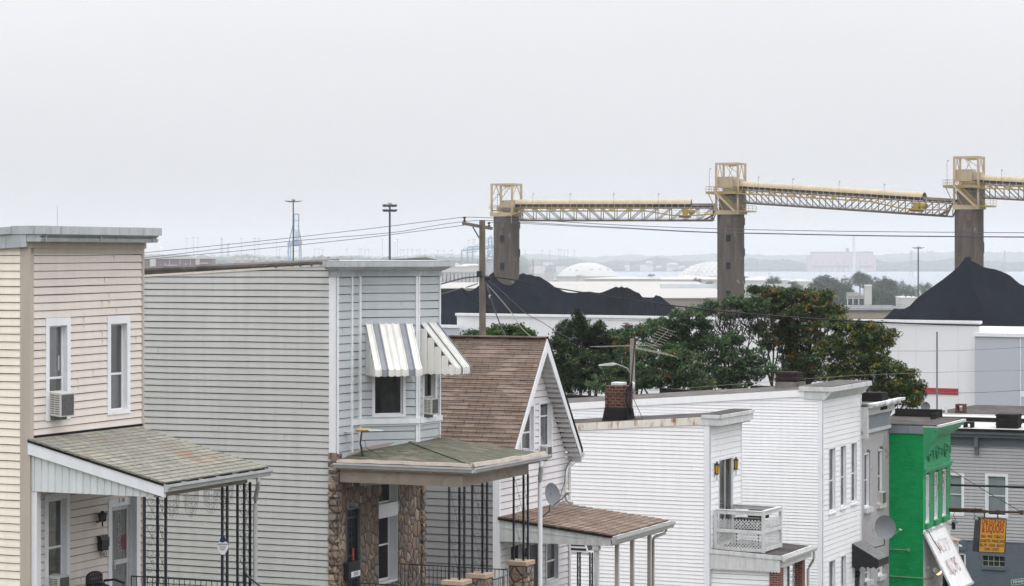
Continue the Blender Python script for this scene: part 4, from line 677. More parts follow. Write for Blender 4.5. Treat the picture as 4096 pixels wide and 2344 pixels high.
# ================================================================== HOUSE D : small white house with rusting fascia and balcony
D_=Fr(2839,87.1,47.0); sD=Pl(D_,0,0,0); fD=Pl(D_,0,0,90); WD=fD.S(2964); dD=15.0
TD=Th('row_house','lower white vinyl house with rust stained fascia and a lattice balcony','house',D_,(0,0,0),'row houses stepping down the hill')
a0=sD.at(2304,1722); a1=sD.at(2818,1698); sl_=(a1[1]-a0[1])/(a1[0]-a0[0]); zt=a1[1]+sl_*(-a1[0]); zb=zt-sl_*dD
m=MB(); siding(m,sD,[(-dD,-1),(-.2,-1),(-.2,zt),(-dD,zb)],pitch=.135,z0=.03,g=.0105,out=.02,gd=.05); m.face([(0,WD,-1),(-dD,WD,-1),(-dD,WD,zb),(0,WD,zt)]); m.face([(-dD,0,-1),(-dD,WD,-1),(-dD,WD,zb),(-dD,0,zb)]); TD.part('side_wall',m,M['whitev'])
dd_=(fD.S(2872),fD.S(2931),fD.Z(2900,2130)-.3,fD.Z(2900,1829)); ztf=fD.Z(2900,1690)
m=MB(); a,b=dd_[0]+.07,dd_[1]-.07; siding(m,fD,[(.05,-1),(WD,-1),(WD,ztf),(.05,ztf)],[(a,b,dd_[2],dd_[3]-.07)],pitch=.205,z0=.06,g=.010,out=.02,gd=.05); TD.part('front_wall',m,M['whitev'])
m=MB(); m.box(-.2,.035,-.035,0,-1,zt); m.box(0,.035,-.035,.07,-1,zt); m.pbox(fD,WD-.05,WD+.02,-1,ztf,-.03,.035); TD.part('corner_board',m,M['white'])
m=MB(); c,d=dd_[2],dd_[3]
m.pbox(fD,dd_[0],a,c,d,-.08,.03); m.pbox(fD,b,dd_[1],c,d,-.08,.03); m.pbox(fD,a,b,d-.07,d,-.08,.03); md=(a+b)/2; dr=TD.part('sliding_door',m,M['white']); m=MB()
for q in ((a,a+.06,c,d-.07),(md-.03,md+.03,c,d-.07),(b-.06,b,c,d-.07)): m.pbox(fD,*q,-.05,-.01)
TD.part('door_rails',m,mat('door_grey_frame',(.45,.47,.5),.4),dr); m=MB(); m.face([fD.P(a,c,-.04),fD.P(b,c,-.04),fD.P(b,d-.07,-.04),fD.P(a,d-.07,-.04)]); TD.part('pane',m,M['glass'],dr); m=MB(); 
for i in range(20):
    x0=a+(md-a)*i/20; x1=a+(md-a)*(i+1)/20; m.face([fD.P(x0,c,-.14+.02*math.sin(i*2)),fD.P(x1,c,-.14+.02*math.sin(i*2+2)),fD.P(x1,d-.1,-.14+.02*math.sin(i*2+2)),fD.P(x0,d-.1,-.14+.02*math.sin(i*2))])
TD.part('curtain',m,M['curtain'],dr)
# fascia, roof
th=.24; m=MB(); m.ppoly(sD,[(-dD,zb+.0),(-.05,zt),(-.05,zt+th+.02),(-dD,zb+th)],-.0,.05); TD.part('fascia',m,M['rustw']); m=MB(); m.ppoly(sD,[(-dD,zb-.03),(-.2,zt-.03),(-.2,zt),(-dD,zb)],.0,.03); TD.part('edge_trim',m,M['white'])
hT=D_.hit(3000,1637,(.45,0,0),(1,0,0)); m=MB(); n=12
for i in range(n):
    x0=-dD+(dD+.35)*i/n; x1=-dD+(dD+.35)*(i+1)/n; z0_=zb+(x0+dD)*sl_+th+.01; z1_=zb+(x1+dD)*sl_+th+.01; m.hexa([(x0,-.03,z0_-.05),(x1,-.03,z1_-.05),(x1,WD+.1,z1_-.05),(x0,WD+.1,z0_-.05),(x0,-.03,z0_),(x1,-.03,z1_),(x1,WD+.1,z1_+.02),(x0,WD+.1,z0_+.02)])
    if i%3==1: m.hexa([(x1,-.03,z1_),(x1+.05,-.03,z1_),(x1+.55,WD,z1_+.02),(x1+.45,WD,z1_+.02),(x1,-.03,z1_+.01),(x1+.05,-.03,z1_+.01),(x1+.55,WD,z1_+.04),(x1+.45,WD,z1_+.04)])
rD=TD.part('roof',m,M['tar']); m=MB(); zc=zt+.02; m.box(-.30,.42,-.06,WD+.12,zc-.06,zc+.19); m.box(-.28,.46,-.10,WD+.15,zc+.19,zc+.31); m.box(.0,.3,.0,WD+.1,zc-.12,zc-.06); TD.part('cornice',m,M['oldwhite']); m=MB(); m.box(-.31,.40,.0,WD+.08,zc+.31,zc+.335); TD.part('cornice_roofing',m,M['tar'],rD)
# chimney on D with antenna
hc=D_.hit(2458,1675,(0,1.2,0),(0,1,0)); hc0=D_.hit(2420,1600,(0,.8,0),(0,1,0)); hc1=D_.hit(2500,1600,(0,.8,0),(0,1,0)); zt_c=D_.hit(2458,1540,(0,1,0),(0,1,0)).z; zt_r=D_.hit(2458,1678,(0,.8,0),(0,1,0)).z; T=TD; m=MB(); x0,x1=hc0.x,hc1.x; m.box(x0,x1,.8,1.55,zt_r-.5,zt_c-.02)
for z_ in (.28,.95): m.box(x0-.02,x1+.02,.78,1.57,zt_c-z_-.04,zt_c-z_)
m2=m; ch=T.part('chimney',m,M['brick'],rD); m=MB(); m.hexa([(x0-.12,.68,zt_r-.3),(x1+.12,.68,zt_r-.3),(x1+.12,1.65,zt_r-.3),(x0-.12,1.65,zt_r-.3),(x0-.012,.785,zt_r+.42),(x1+.012,.785,zt_r+.42),(x1+.012,1.56,zt_r+.38),(x0-.012,1.56,zt_r+.42)]); T.part('chimney_flashing',m,M['tarb'],rD); m=MB(); m.box(x0+.16,x1-.16,.95,1.4,zt_c-.02,zt_c+.10); T.part('chimney_cap',m,M['oldwhite'],rD,bevel=.03)
# satellite of wires hanging by the chimney
m=MB(); bx=D_.hit(2522,1690,(0,.75,0),(0,1,0)); RR=random.Random(4)
for i in range(9): 
    pts=[]; y=.7; 
    for (px,py) in ((2530,1530),(2515+RR.uniform(-12,12),1560),(2512+RR.uniform(-14,14),1600),(2518+RR.uniform(-12,12),1640),(2505+RR.uniform(-8,12),1672)): p=D_.hit(px,py,(0,y,0),(0,1,0)); pts.append(p)
    m.tube(pts,.014,4)
m.tube([D_.hit(2525,1575,(0,.7,0),(0,1,0)),D_.hit(2571,1675,(0,.7,0),(0,1,0))],.012,4)
one('cable_bundle','tangled black cables hanging down beside the red brick chimney','cables',m,M['iron'],D_)
T=Th('tv_antenna','leafless spiky rooftop television antenna on a leaning rusty mast by the brick chimney','antenna',D_,D_.hit(2508,1672,(0,.95,0),(0,1,0))); A0=D_.hit(2508,1672,(0,.95,0),(0,1,0)); A1=D_.hit(2540,1352,(0,.95,0),(0,1,0)); A2=D_.hit(2533,1392,(0,.95,0),(0,1,0)); m=MB(); m.tube([A0,A0+(A1-A0)*.5+Vector((.03,0,0)),A1],.03,6); T.part('mast',m,M.setdefault('rustmast',mat('rusty_mast',(.09,.045,.03),.8)))
m=MB(); bl=D_.hit(2387,1388,(0,.2,0),(0,1,0)); brr=D_.hit(2580,1382,(0,1.6,0),(0,1,0)); m.bar(bl,brr,.022); d=(brr-bl); 
for i in range(11):
    f=i/10; c=bl+d*f; l=.35+.5*f; v=Vector((.35,.93,0)) ; m.tube([c-v*l+Vector((0,0,.02)),c+v*l],.009,4); 
b2=D_.hit(2605,1440,(0,1.2,0),(0,1,0)); b3=D_.hit(2672,1322,(0,.9,0),(0,1,0)); b4=D_.hit(2676,1420,(0,.9,0),(0,1,0)); m.bar(A2,b4,.018); m.bar(D_.hit(2603,1392,(0,1.,0),(0,1,0)),b3,.02)
for i in range(9):
    f=i/8; c=b3+(D_.hit(2603,1392,(0,1.,0),(0,1,0))-b3)*f; m.tube([c+Vector((-.28,0,.12)),c+Vector((.25,.1,-.06))],.008,4); c=A2+(b4-A2)*f; m.tube([c+Vector((-.25,0,.10)),c+Vector((.28,.1,-.08))],.008,4)
T.part('antenna_array',m,M.setdefault('alu',mat('oxidised_aluminium',(.30,.29,.25),.5,.1,4,0,metal=.3)))
# lanterns on D
lg=mat('amber_glass',(.55,.30,.02),.25,.15,9,0)
lantern(D_,'amber glass black lantern left of the white sliding door above the balcony',fD,fD.S(2868,.1),fD.Z(2868,1921,.1),.68,M['iron'],lg,'amber lanterns flanking the balcony door',.085,.10)
lantern(D_,'amber glass black lantern right of the white sliding door above the balcony',fD,fD.S(2944,.1),fD.Z(2944,1901,.1),.68,M['iron'],lg,'amber lanterns flanking the balcony door',.085,.10)
# porch D with flat roof
sp_=Pl(D_,0,0,0); rN=sp_.at(3127,2225); XD=rN[0]; zR=rN[1]; zRw=sp_.Z(2834,2197); fe=D_.hit(3245,2170,(XD,0,0),(1,0,0)); YD=fe.y
m=MB(); m.hexa([(0,-.02,zRw-.06),(XD,-.02,zR-.06),(XD,YD,zR-.06),(0,YD,zRw-.06),(0,-.02,zRw),(XD,-.02,zR),(XD,YD,zR),(0,YD,zRw)]); pD=TD.part('porch_roof',m,M['tar']); m=MB(); m.hexa([(0,-.06,zRw-.13),(XD+.03,-.06,zR-.13),(XD+.03,-.02,zR-.13),(0,-.02,zRw-.13),(0,-.06,zRw+.01),(XD+.03,-.06,zR+.01),(XD+.03,-.02,zR+.01),(0,-.02,zRw+.01)]); m.box(XD-.02,XD+.05,-.06,YD+.05,zR-.14,zR+.015); TD.part('roof_edge',m,M['oldwhite'],pD)
zs0=sp_.Z(2900,2262); zs1=zs0-.10; m=MB(); nS=22; L=XD-.05; m.ppoly(sp_,[(0,zRw-.14),(0,zs1)]+[p for i in range(nS) for p in [(L*(i+.25)/nS,zs1-.055),(L*(i+.75)/nS,zs1-.055),(L*(i+1)/nS,zs1)]]+[(L,zR-.14)],.0,.035); TD.part('scalloped_valance',m,M['oldwhite'],pD)
m=MB(); gutter(m,(XD+.05,-.05,zR-.05),(XD+.05,YD+.25,zR-.05),(1,0,0),.14,.13); m.box(XD-.12,XD+.0,.05,YD,zR-.40,zR-.14); gD_=TD.part('gutter',m,M['oldwhite'],pD); m=MB(); h2=D_.hit(3232,2275,(XD-.15,0,0),(1,0,0)); h1=D_.hit(3256,2190,(XD+.1,0,0),(1,0,0)); pipe(m,[(XD+.1,h1.y,zR-.2),(XD+.1,h1.y,h1.z-.4),(h2.x,h2.y,h2.z),(h2.x,h2.y,-1)],.10); TD.part('downspout',m,M['gutter'],gD_)
bx0,bx1=sp_.S(3077),sp_.S(3118); m=MB(); m.box(bx0,bx1,.02,.45,-1,zs0); TD.part('brick_pillar',m,M['brickr']); m=MB(); m.box(XD-.55,XD-.2,YD-.45,YD-.1,-1,zs0); TD.part('brick_pillar',m,M['brickr']); m=MB(); siding(m,Pl(D_,0,.1,0),[(0,-1),(bx0,-1),(bx0,zs0+.2),(0,zs0+.2)],pitch=.165,z0=.03,g=.012); fdr=fD; 
pf=Pl(D_,XD-.5,0,90); siding(m,pf,[(.45,-1),(YD-.4,-1),(YD-.4,zs0+.2),(.45,zs0+.2)],[(pf.S(3147),pf.S(3172),-1,pf.Z(3160,2262))],pitch=.205,z0=.03,g=.012); TD.part('porch_enclosure',m,M['whitev']); m=MB(); m.pbox(pf,pf.S(3147),pf.S(3165),-1,pf.Z(3160,2262),-.1,-.06); TD.part('porch_door',m,M['dgrey'])
# balcony
bl0=D_.hit(2864,2100,(.12,0,0),(1,0,0)); yb=max(.25,bl0.y); pb=Pl(D_,0,yb,0); xa,xb_=.12,pb.S(3054); zT0=pb.Z(2862,2038); zT1=pb.Z(3054,2062); zB0=pb.Z(2864,2172); zB1=pb.Z(3054,2190); far=D_.hit(3122,2100,(xb_,0,0),(1,0,0)); yf=far.y
TBc=Th('balcony_railing','peeling white lattice balcony railing standing on the flat porch roof','balcony railing',D_,(xb_/2,(yb+yf)/2,zR+.02))
zfl_=zR+.08; hb_=zT0-zB0; zm_=zT0-.58*hb_; m=MB()
for x,y in ((xa,yb),(xb_,yb),(xb_,yf),(xa,yf)): m.box(x-.05,x+.05,y-.05,y+.05,zR+.02,zT0-.02)
TBc.part('corner_posts',m,M['oldwhite'])
def lat(p,q,z0,z1,out):
    m=MB(); p=Vector(p); q=Vector(q); L=(q-p).length; d=(q-p).normalized(); o=Vector(out)*.012; h=z1-z0; st=.115; w=.021
    for sgn,off in ((1,o),(-1,-o)):
        k=-int(h/st)-1
        while k*st<L+h:
            # line from (k*st,0) going up with slope sgn
            x0=k*st; a=(x0,0.0); b=(x0+h,h)
            if sgn<0: a=(L-x0,0.0); b=(L-x0-h,h)
            # clip to [0,L]
            (ax_,az_),(bx_,bz_)=a,b; 
            def cl(ax_,az_,bx_,bz_):
                if ax_==bx_: return None
                t0,t1=0.0,1.0
                for lim,up in ((0,False),(L,True)):
                    fa=(ax_-lim)*(1 if up else -1); fb=(bx_-lim)*(1 if up else -1)
                    if fa>0 and fb>0: return None
                    if fa*fb<0:
                        t=fa/(fa-fb)
                        if fa>0: t0=max(t0,t)
                        else: t1=min(t1,t)
                if t1-t0<.02: return None
                return (ax_+(bx_-ax_)*t0,az_+(bz_-az_)*t0,ax_+(bx_-ax_)*t1,az_+(bz_-az_)*t1)
            r=cl(ax_,az_,bx_,bz_); k+=1
            if r: m.bar(p+d*r[0]+Vector((0,0,z0+r[1]))+off,p+d*r[2]+Vector((0,0,z0+r[3]))+off,.008,w*1.35,up=(d.cross(Vector((0,0,1)))).cross(Vector((d*(r[2]-r[0])+Vector((0,0,r[3]-r[1]))).normalized())))
    return m
for nm,p,q,o in (('near_side',(xa,yb,0),(xb_,yb,0),(0,-1,0)),('front',(xb_,yb,0),(xb_,yf,0),(1,0,0)),('far_side',(xa,yf,0),(xb_,yf,0),(0,-1,0))):
    full = nm!='far_side'; m=MB(); P=Vector(p); Q=Vector(q); o_=Vector(o)*.035; 
    for za,hh in ((zT0-.07,.13),(zm_-.03,.12),(zfl_+.06,.12)):
        m.bar(P+Vector((0,0,za))+o_,Q+Vector((0,0,za-.02))+o_,.035,hh)
    m.bar(P+Vector((0,0,zT0+.01)),Q+Vector((0,0,zT0-.01)),.15,.03); fr_=TBc.part('rail_boards',m,M['oldwhite'])
    if full:
        TBc.part('lattice',lat(p,q,zfl_+.1,zm_-.06,o),M['oldwhite'],fr_); TBc.part('lattice',lat(p,q,zm_+.04,zT0-.27*hb_,o),M['oldwhite'],fr_)
m=MB(); m.box(xa,xb_,yb,yf,zfl_-.06,zfl_-.02); m.box(xa-.0,xb_+.1,yb-.15,yb-.1,zR+.01,zR+.05); TBc.part('deck_mat',m,mat('green_carpet',(.012,.06,.04),.95))
T=Th('grill','dark charcoal grill and stacked things inside the lattice balcony','grill',D_,(.9,(yb+yf)/2,zfl_)); m=MB(); m.box(.7,1.6,yb+.2,yb+.6,zT0-.75,zT0-.28); T.part('firebox',m,M['black'],bevel=.03); m=MB(); m.box(.75,1.5,yf-.35,yf-.15,zT0-.4,zT0-.12); T.part('lid',m,M['black'],bevel=.03); m=MB()
for i in range(5): m.box(.75+i*.2,.83+i*.2,yb+.185,yb+.2,zT0-.5,zT0-.42)
T.part('knobs',m,M['oldwhite'])
for dx in (.75,1.55):
    m=MB(); m.box(dx-.02,dx+.02,yb+.35,yb+.39,zfl_,zT0-.7); T.part('leg',m,M['black'])
# ================================================================== HOUSE E : tall white house
E=Fr(3290,99.3,45.6); sE=Pl(E,0,0,0); fE=Pl(E,0,0,90); WE=fE.S(3441); dE=22.0
TE=Th('row_house','tall white vinyl house with three narrow upstairs windows and long sloping roof edge','house',E,(0,0,0),'row houses stepping down the hill')
a0=sE.at(2350,1634); a1=sE.at(3214,1586); sl_=(a1[1]-a0[1])/(a1[0]-a0[0]); zt=a1[1]-sl_*a1[0]; zb=zt-sl_*dE
m=MB(); siding(m,sE,[(-dE,-1),(-.17,-1),(-.17,zt),(-dE,zb)],pitch=.1235,z0=.03,g=.0105,out=.018,gd=.05); m.face([(0,WE,-1),(-dE,WE,-1),(-dE,WE,zb),(0,WE,zt)]); m.face([(-dE,0,-1),(-dE,WE,-1),(-dE,WE,zb),(-dE,0,zb)])
q0=sE.at(3203,1650); m.pbox(sE,q0[0],q0[0]+.012,q0[1]-.35,q0[1],.0,.024); q1=sE.at(3002,1612); m.pbox(sE,q1[0],q1[0]+.012,q1[1]-.6,q1[1],0,.022); TE.part('side_wall',m,M['whitev'])
ws=[(fE.S(3313),fE.S(3340),fE.Z(3326,2050),fE.Z(3326,1789)),(fE.S(3359),fE.S(3383),fE.Z(3371,2031),fE.Z(3371,1779)),(fE.S(3402),fE.S(3426),fE.Z(3414,2014),fE.Z(3414,1767)),(fE.S(3313),fE.S(3340),fE.Z(3326,2490),fE.Z(3326,2238)),(fE.S(3361),fE.S(3383),fE.Z(3371,2470),fE.Z(3371,2219))]
hs=[window(TE,fE,*w,trim=.055,foot=.07,recess=.10,rail=.48,curtain='blind' if i>2 else 'curtain',cz=(0.3,1),cs=(.2,1),sill=.05,frame_mat='white') for i,w in enumerate(ws)]
m=MB(); zf=fE.Z(3380,1580); hs.append((fE.S(3418),fE.S(3438),-1,fE.Z(3428,2262))); siding(m,fE,[(.05,-1),(WE,-1),(WE,zf),(.05,zf)],hs,pitch=.205,z0=.02,g=.012,out=.018,gd=.05)
for s_,z_ in ((2.4,8.2),(1.3,8.6),(4.1,7.8),(1.8,4.0),(3.2,3.2)): m.pbox(fE,s_,s_+.008,z_,z_+.19,0,.022)
TE.part('front_wall',m,M['whitev']); m=MB(); m.box(-.17,.03,-.03,0,-1,zt); m.box(0,.03,-.03,.06,-1,zf); m.pbox(fE,WE-.06,WE+.05,-1,zf,-.05,.04); TE.part('corner_board',m,M['white'])
th=.27; m=MB(); m.ppoly(sE,[(-dE,zb),(-.6,zt-sl_*.6),(-.6,zt-sl_*.6+th),(-dE,zb+th)],0,.05); TE.part('fascia',m,M['whitev'])
h=E.hit(3298,1537,(0,WE,0),(0,1,0)); zfar=h.z; n=14; m=MB()
for i in range(n):
    x0=-dE+(dE+.4)*i/n; x1=-dE+(dE+.4)*(i+1)/n; za=zb+(x0+dE)*sl_+th+.01; zc_=zb+(x1+dE)*sl_+th+.01; m.hexa([(x0,-.02,za-.06),(x1,-.02,zc_-.06),(x1,WE,zc_-.2),(x0,WE,za-.2),(x0,-.02,za),(x1,-.02,zc_),(x1,WE,zc_+.03+R.uniform(-.015,.015)),(x0,WE,za+.03)])
rE=TE.part('roof',m,M['tarlt']); zc=zt+.02; m=MB(); m.loft([Vector(p) for p in ((-.75,-.06,zc-.16),(.1,-.06,zc-.2),(.42,-.06,zc+.14),(-.75,-.06,zc+.14))],[Vector(p) for p in ((-.75,WE+.05,zc-.16),(.1,WE+.05,zc-.2),(.42,WE+.05,zc+.14),(-.75,WE+.05,zc+.14))]); m.box(-.95,.48,-.12,WE+.1,zc+.14,zc+.32); TE.part('cornice',m,M['oldwhite']); m=MB(); m.box(-.96,.42,-.04,WE+.06,zc+.32,zc+.345); TE.part('cornice_roofing',m,M['tarlt'],rE)
def chimney(T,fr,name,px0,px1,pyt,pyb,Y,dep,matn,sub=None,open_top=False,cap=None):
    a=fr.hit(px0,pyt,(0,Y,0),(0,1,0)); b=fr.hit(px1,pyb,(0,Y,0),(0,1,0)); m=MB()
    if open_top:
        m.box(a.x,b.x,Y,Y+dep,b.z,a.z-.42)
        for x in (a.x,b.x-.12): m.box(x,x+.12,Y,Y+dep,a.z-.42,a.z-.1)
        m.box(a.x,b.x,Y,Y+dep,a.z-.1,a.z-.02)
    else: m.box(a.x,b.x,Y,Y+dep,b.z,a.z)
    for i in range(3): m.box(a.x-.03,b.x+.03,Y-.03,Y+dep+.03,a.z-.10-i*.22,a.z-.03-i*.22) if not open_top else None
    return T.part(name,m,M[matn],sub)
chimney(TE,E,'chimney',3104,3186,1488,1560,3.2,.8,'brickb' if 'brickb' in M else M.setdefault('brickb',None) or 'tarb',rE) if False else None
M['brickb']=brickmat('sooty_brick',(.035,.022,.02),(.022,.016,.016),(.05,.045,.04),.215,.08,.010,.7)
chimney(TE,E,'chimney',3104,3186,1488,1600,3.2,.8,'brickb',rE); a=E.hit(3100,1530,(0,3,0),(0,1,0)); b=E.hit(3192,1530,(0,3,0),(0,1,0)); m=MB(); m.hexa([(a.x-.2,2.9,a.z-.8),(b.x+.2,2.9,a.z-.8),(b.x+.2,4.2,a.z-.8),(a.x-.2,4.2,a.z-.8),(a.x+.02,3.12,a.z+.02),(b.x-.02,3.12,a.z+.02),(b.x-.02,4.05,a.z+.02),(a.x+.02,4.05,a.z+.02)]); TE.part('chimney_flashing',m,M['tarlt'],rE)
m=MB(); a=E.hit(2641,1552,(0,WE+.6,0),(0,1,0)); b=E.hit(2945,1575,(0,WE+.6,0),(0,1,0)); m.hexa([(a.x,WE+.5,a.z-1.2),(b.x,WE+.5,a.z-1.2),(b.x,WE+1.0,a.z-1.2),(a.x,WE+1,a.z-1.2),(a.x,WE+.5,a.z),(b.x,WE+.5,a.z-.18),(b.x,WE+1.0,a.z-.18),(a.x,WE+1,a.z)]); m.box(a.x+4,a.x+5.2,WE+.9,WE+1.5,a.z-.3,a.z+.15)
TE.part('party_parapet',m,M['tarb'],rE); m=MB(); a=E.hit(2262,1578,(0,WE+.6,0),(0,1,0)); b=E.hit(2425,1590,(0,WE+.6,0),(0,1,0)); m.hexa([(a.x,WE+.5,a.z-1.2),(b.x,WE+.5,a.z-1.2),(b.x,WE+1.0,a.z-1.2),(a.x,WE+1,a.z-1.2),(a.x,WE+.5,a.z),(b.x,WE+.5,a.z-.08),(b.x,WE+1.0,a.z-.08),(a.x,WE+1,a.z)]); TE.part('party_parapet',m,M['tarb'],rE)
# black door awning of E
p0=fE.P(fE.S(3424),0,0); T=Th('door_awning','black scalloped awning with thin white stripes over the door of the tall white house','awning',E,fE.P(fE.S(3430),fE.Z(3430,2253),0)); s0=fE.S(3408,.02); s1=s0+1.55; zt_=fE.Z(3430,2166); ou=1.15; zb_=zt_-.62; m=MB(); m.loft([fE.P(s0,zt_,0.02),fE.P(s0,zb_,ou),fE.P(s0,zb_-.3,ou),fE.P(s0,zb_-.3,ou-.02),fE.P(s0,zt_-.02,.02)],[fE.P(s1,zt_,.02),fE.P(s1,zb_,ou),fE.P(s1,zb_-.3,ou),fE.P(s1,zb_-.3,ou-.02),fE.P(s1,zt_-.02,.02)])
m.mesh([fE.P(s0+.01,zt_,.0),fE.P(s0+.01,zb_,ou)]+[fE.P(s0+.01,zb_-.3-(.07 if i%2 else 0),ou*(1-i/10)) for i in range(11)],[tuple(range(13))]); T.part('canopy',m,M['black']); m=MB()
for i in range(7): s_=s0+.1+i*.21; m.bar(fE.P(s_,zt_+.015,.02),fE.P(s_,zb_+.015,ou),.04,.014,up=(0,1,0))
T.part('stripes',m,M['oldwhite'])
m=MB(); s_=fE.S(3428); m.pbox(fE,fE.S(3419),fE.S(3437),-1,fE.Z(3428,2262),-.1,-.05); TE.part('front_door',m,M['black'])
lantern(E,'small dark lantern under the black awning beside the door',fE,fE.S(3432,.1),fE.Z(3432,2315),.4,M['iron'],M['glassd'],None,.09,.1)
# ================================================================== HOUSE F : grey painted brick
YFo=WE; F=Fr(3441,99.3+.9135*WE,45.2); sF=Pl(F,0,0,0); fF=Pl(F,0,0,90); WF=fF.S(3556); dF=14
F.O=E.world((0,WE,-.4)); F.c=F.loc(Vector((0,0,ZC)))
TF=Th('row_house','narrow grey painted brick house with torn white cornice between white and green houses','house',F,(0,0,0),'row houses stepping down the hill')
WF=fF.S(3556); zbr=fF.Z(3500,1722); zcr=fF.Z(3500,1640)
hs=[]; 
def archwin(T,pl,s0,s1,z0,z1,fm='white',rec=.14,rail=.5,glass='glass',curt='blind',arch=.16,wallm=None,sillm='oldwhite'):
    m=MB(); h=window(T,pl,s0,s1,z0,z1-arch,trim=.05,recess=rec,proud=-.02,rail=rail,curtain=curt,frame_mat=fm,glass=glass,cz=(.05,.95)); c=(s0+s1)/2; w=(s1-s0)/2; K=10
    pts=[(c+w*math.cos(math.pi*i/K),z1-arch+arch*math.sin(math.pi*i/K)) for i in range(K+1)]
    m=MB(); m.ppoly(pl,pts,-rec,-rec+.03); T.part('arch_panel',m,M[fm]); m=MB()
    for (u,v) in zip(pts,pts[1:]): m.mesh([pl.P(u[0],u[1],0.0),pl.P(v[0],v[1],0.0),pl.P(v[0],v[1],-rec),pl.P(u[0],u[1],-rec)],[(0,1,2,3)])
    up=[(p[0],z1+.02) for p in pts]
    for i in range(K): m.face([pl.P(*pts[i],0),pl.P(*pts[i+1],0),pl.P(*up[i+1],0),pl.P(*up[i],0)])
    for i in range(K):
        a,b=pts[i],pts[i+1]; k=1.18; aa=(c+(a[0]-c)*k,z1-arch+(a[1]-z1+arch)*(k+.25)); bb=(c+(b[0]-c)*k,z1-arch+(b[1]-z1+arch)*(k+.25)); m.hexa([pl.P(*a,.03),pl.P(*b,.03),pl.P(*b,0),pl.P(*a,0),pl.P(*aa,.03),pl.P(*bb,.03),pl.P(*bb,0),pl.P(*aa,0)])
    T.part('arch_surround',m,wallm); m=MB(); m.pbox(pl,s0-.12,s1+.12,z0-.2,z0,-.05,.13); T.part('sill',m,M[sillm]); return (s0,s1,z0,z1+.02)
for a,b,c,d in ((3458,3479,2030,1798),(3511,3532,2012,1784)): hs.append(archwin(TF,fF,fF.S(a),fF.S(b),fF.Z((a+b)/2,c),fF.Z((a+b)/2,d),wallm=M['fbrick']))
for a,b,d in ((3460,3481,2246),(3512,3532,2232)): hs.append(archwin(TF,fF,fF.S(a),fF.S(b),1.2,fF.Z((a+b)/2,d),wallm=M['fbrick']))
m=MB(); flatwall(m,fF,[(0,-1),(WF+.05,-1),(WF+.05,zcr+.2),(0,zcr+.2)],hs); m.face([(0,WF,-1),(-dF,WF,-1),(-dF,WF,zcr),(0,WF,zcr)]); m.face([(-dF,0,-1),(-dF,WF,-1),(-dF,WF,zcr),(-dF,0,zcr)]); m.face([(0,0,-1),(-dF,0,-1),(-dF,0,zcr),(0,0,zcr)]); TF.part('front_wall',m,M['fbrick'])
m=MB(); m.pbox(fF,0,WF,zbr-.02,zbr+.12,0,.12); m.pbox(fF,.0,.22,zbr-.2,zcr+.25,.0,.30); m.pbox(fF,.22,WF,zcr-.12,zcr+.25,.0,.25); m.pbox(fF,.15,WF+.05,zcr+.2,zcr+.34,.0,.52); co=TF.part('cornice',m,M['oldwhite']); m=MB(); m.pbox(fF,.25,WF,zbr+.12,zcr-.12,0,.06); TF.part('frieze_panel',m,M.setdefault('slate',mat('slate_panel',(.24,.26,.29),.6,.1)),co)
m=MB(); RR=random.Random(3); pts=[(.15+.3*i,RR.uniform(-.05,.10)) for i in range(15)]
for (u,a),(v,b) in zip(pts,pts[1:]):
    if u<WF: m.hexa([fF.P(u,zcr+.30+a,.70+a),fF.P(v,zcr+.30+b,.70+b),fF.P(v,zcr+.34,.2),fF.P(u,zcr+.34,.2),fF.P(u,zcr+.42+a,.72+a),fF.P(v,zcr+.42+b,.72+b),fF.P(v,zcr+.37,.2),fF.P(u,zcr+.37,.2)])
TF.part('torn_metal_edge',m,M['white'],co)
m=MB(); m.hexa([(-dF,0,zcr+.1),(.3,0,zcr+.28),(.3,WF+.3,zcr+.28),(-dF,WF+.3,zcr+.1),(-dF,0,zcr+.15),(.3,0,zcr+.36),(.3,WF+.3,zcr+.36),(-dF,WF+.3,zcr+.15)]); rF=TF.part('roof',m,M['tarlt']); chimney(TF,F,'chimney',3447,3527,1570,1640,2.2,.9,'tarb',rF)
ac_unit(F,'small white air conditioner in an arched window of the grey brick house',fF,fF.S(3515),fF.S(3529),fF.Z(3522,2012),fF.Z(3522,1965),.16,.02)
satellite(F,'round light grey satellite dish on the front of the grey brick house',F.hit(3537,2110,(.9,0,0),(1,0,0)),(.55,-.82,.18),.46,.50,F.hit(3500,2195,(.03,0,0),(1,0,0)),F.hit(3538,2180,(.7,0,0),(1,0,0)),F.hit(3602,2120,(1.2,0,0),(1,0,0)))
# ================================================================== HOUSE G : green corner store
g0=F.world((1.51,WF,0)); G_=Fr(3690,107.6,44.6); G_.O=Vector((g0.x,g0.y,44.6)); G_.c=G_.loc(Vector((0,0,ZC))); sG=Pl(G_,0,0,0); fG=Pl(G_,0,0,90); c0=sG.S(3690); WG=fG.S(3801); dG=16
TG=Th('corner_store','bright green painted brick corner store with arched windows and white awning','store building',G_,(0,0,0))
zg=sG.Z(3620,1733); zg2=sG.Z(3620,1706); zlow=fG.Z(3700,2120)
hs=[]; 
for a,b,c,d in ((3702,3719,2092,1877),(3737,3753,2078,1866),(3769,3786,2064,1854)): hs.append(archwin(TG,fG,fG.S(a),fG.S(b),fG.Z((a+b)/2,c),fG.Z((a+b)/2,d),fm='white',rec=.16,wallm=M['gbrick2'],sillm='greenp' if 'greenp' in M else M.setdefault('greenp',mat('green_paint',(.025,.27,.10),.5)) and 'greenp',arch=.26))
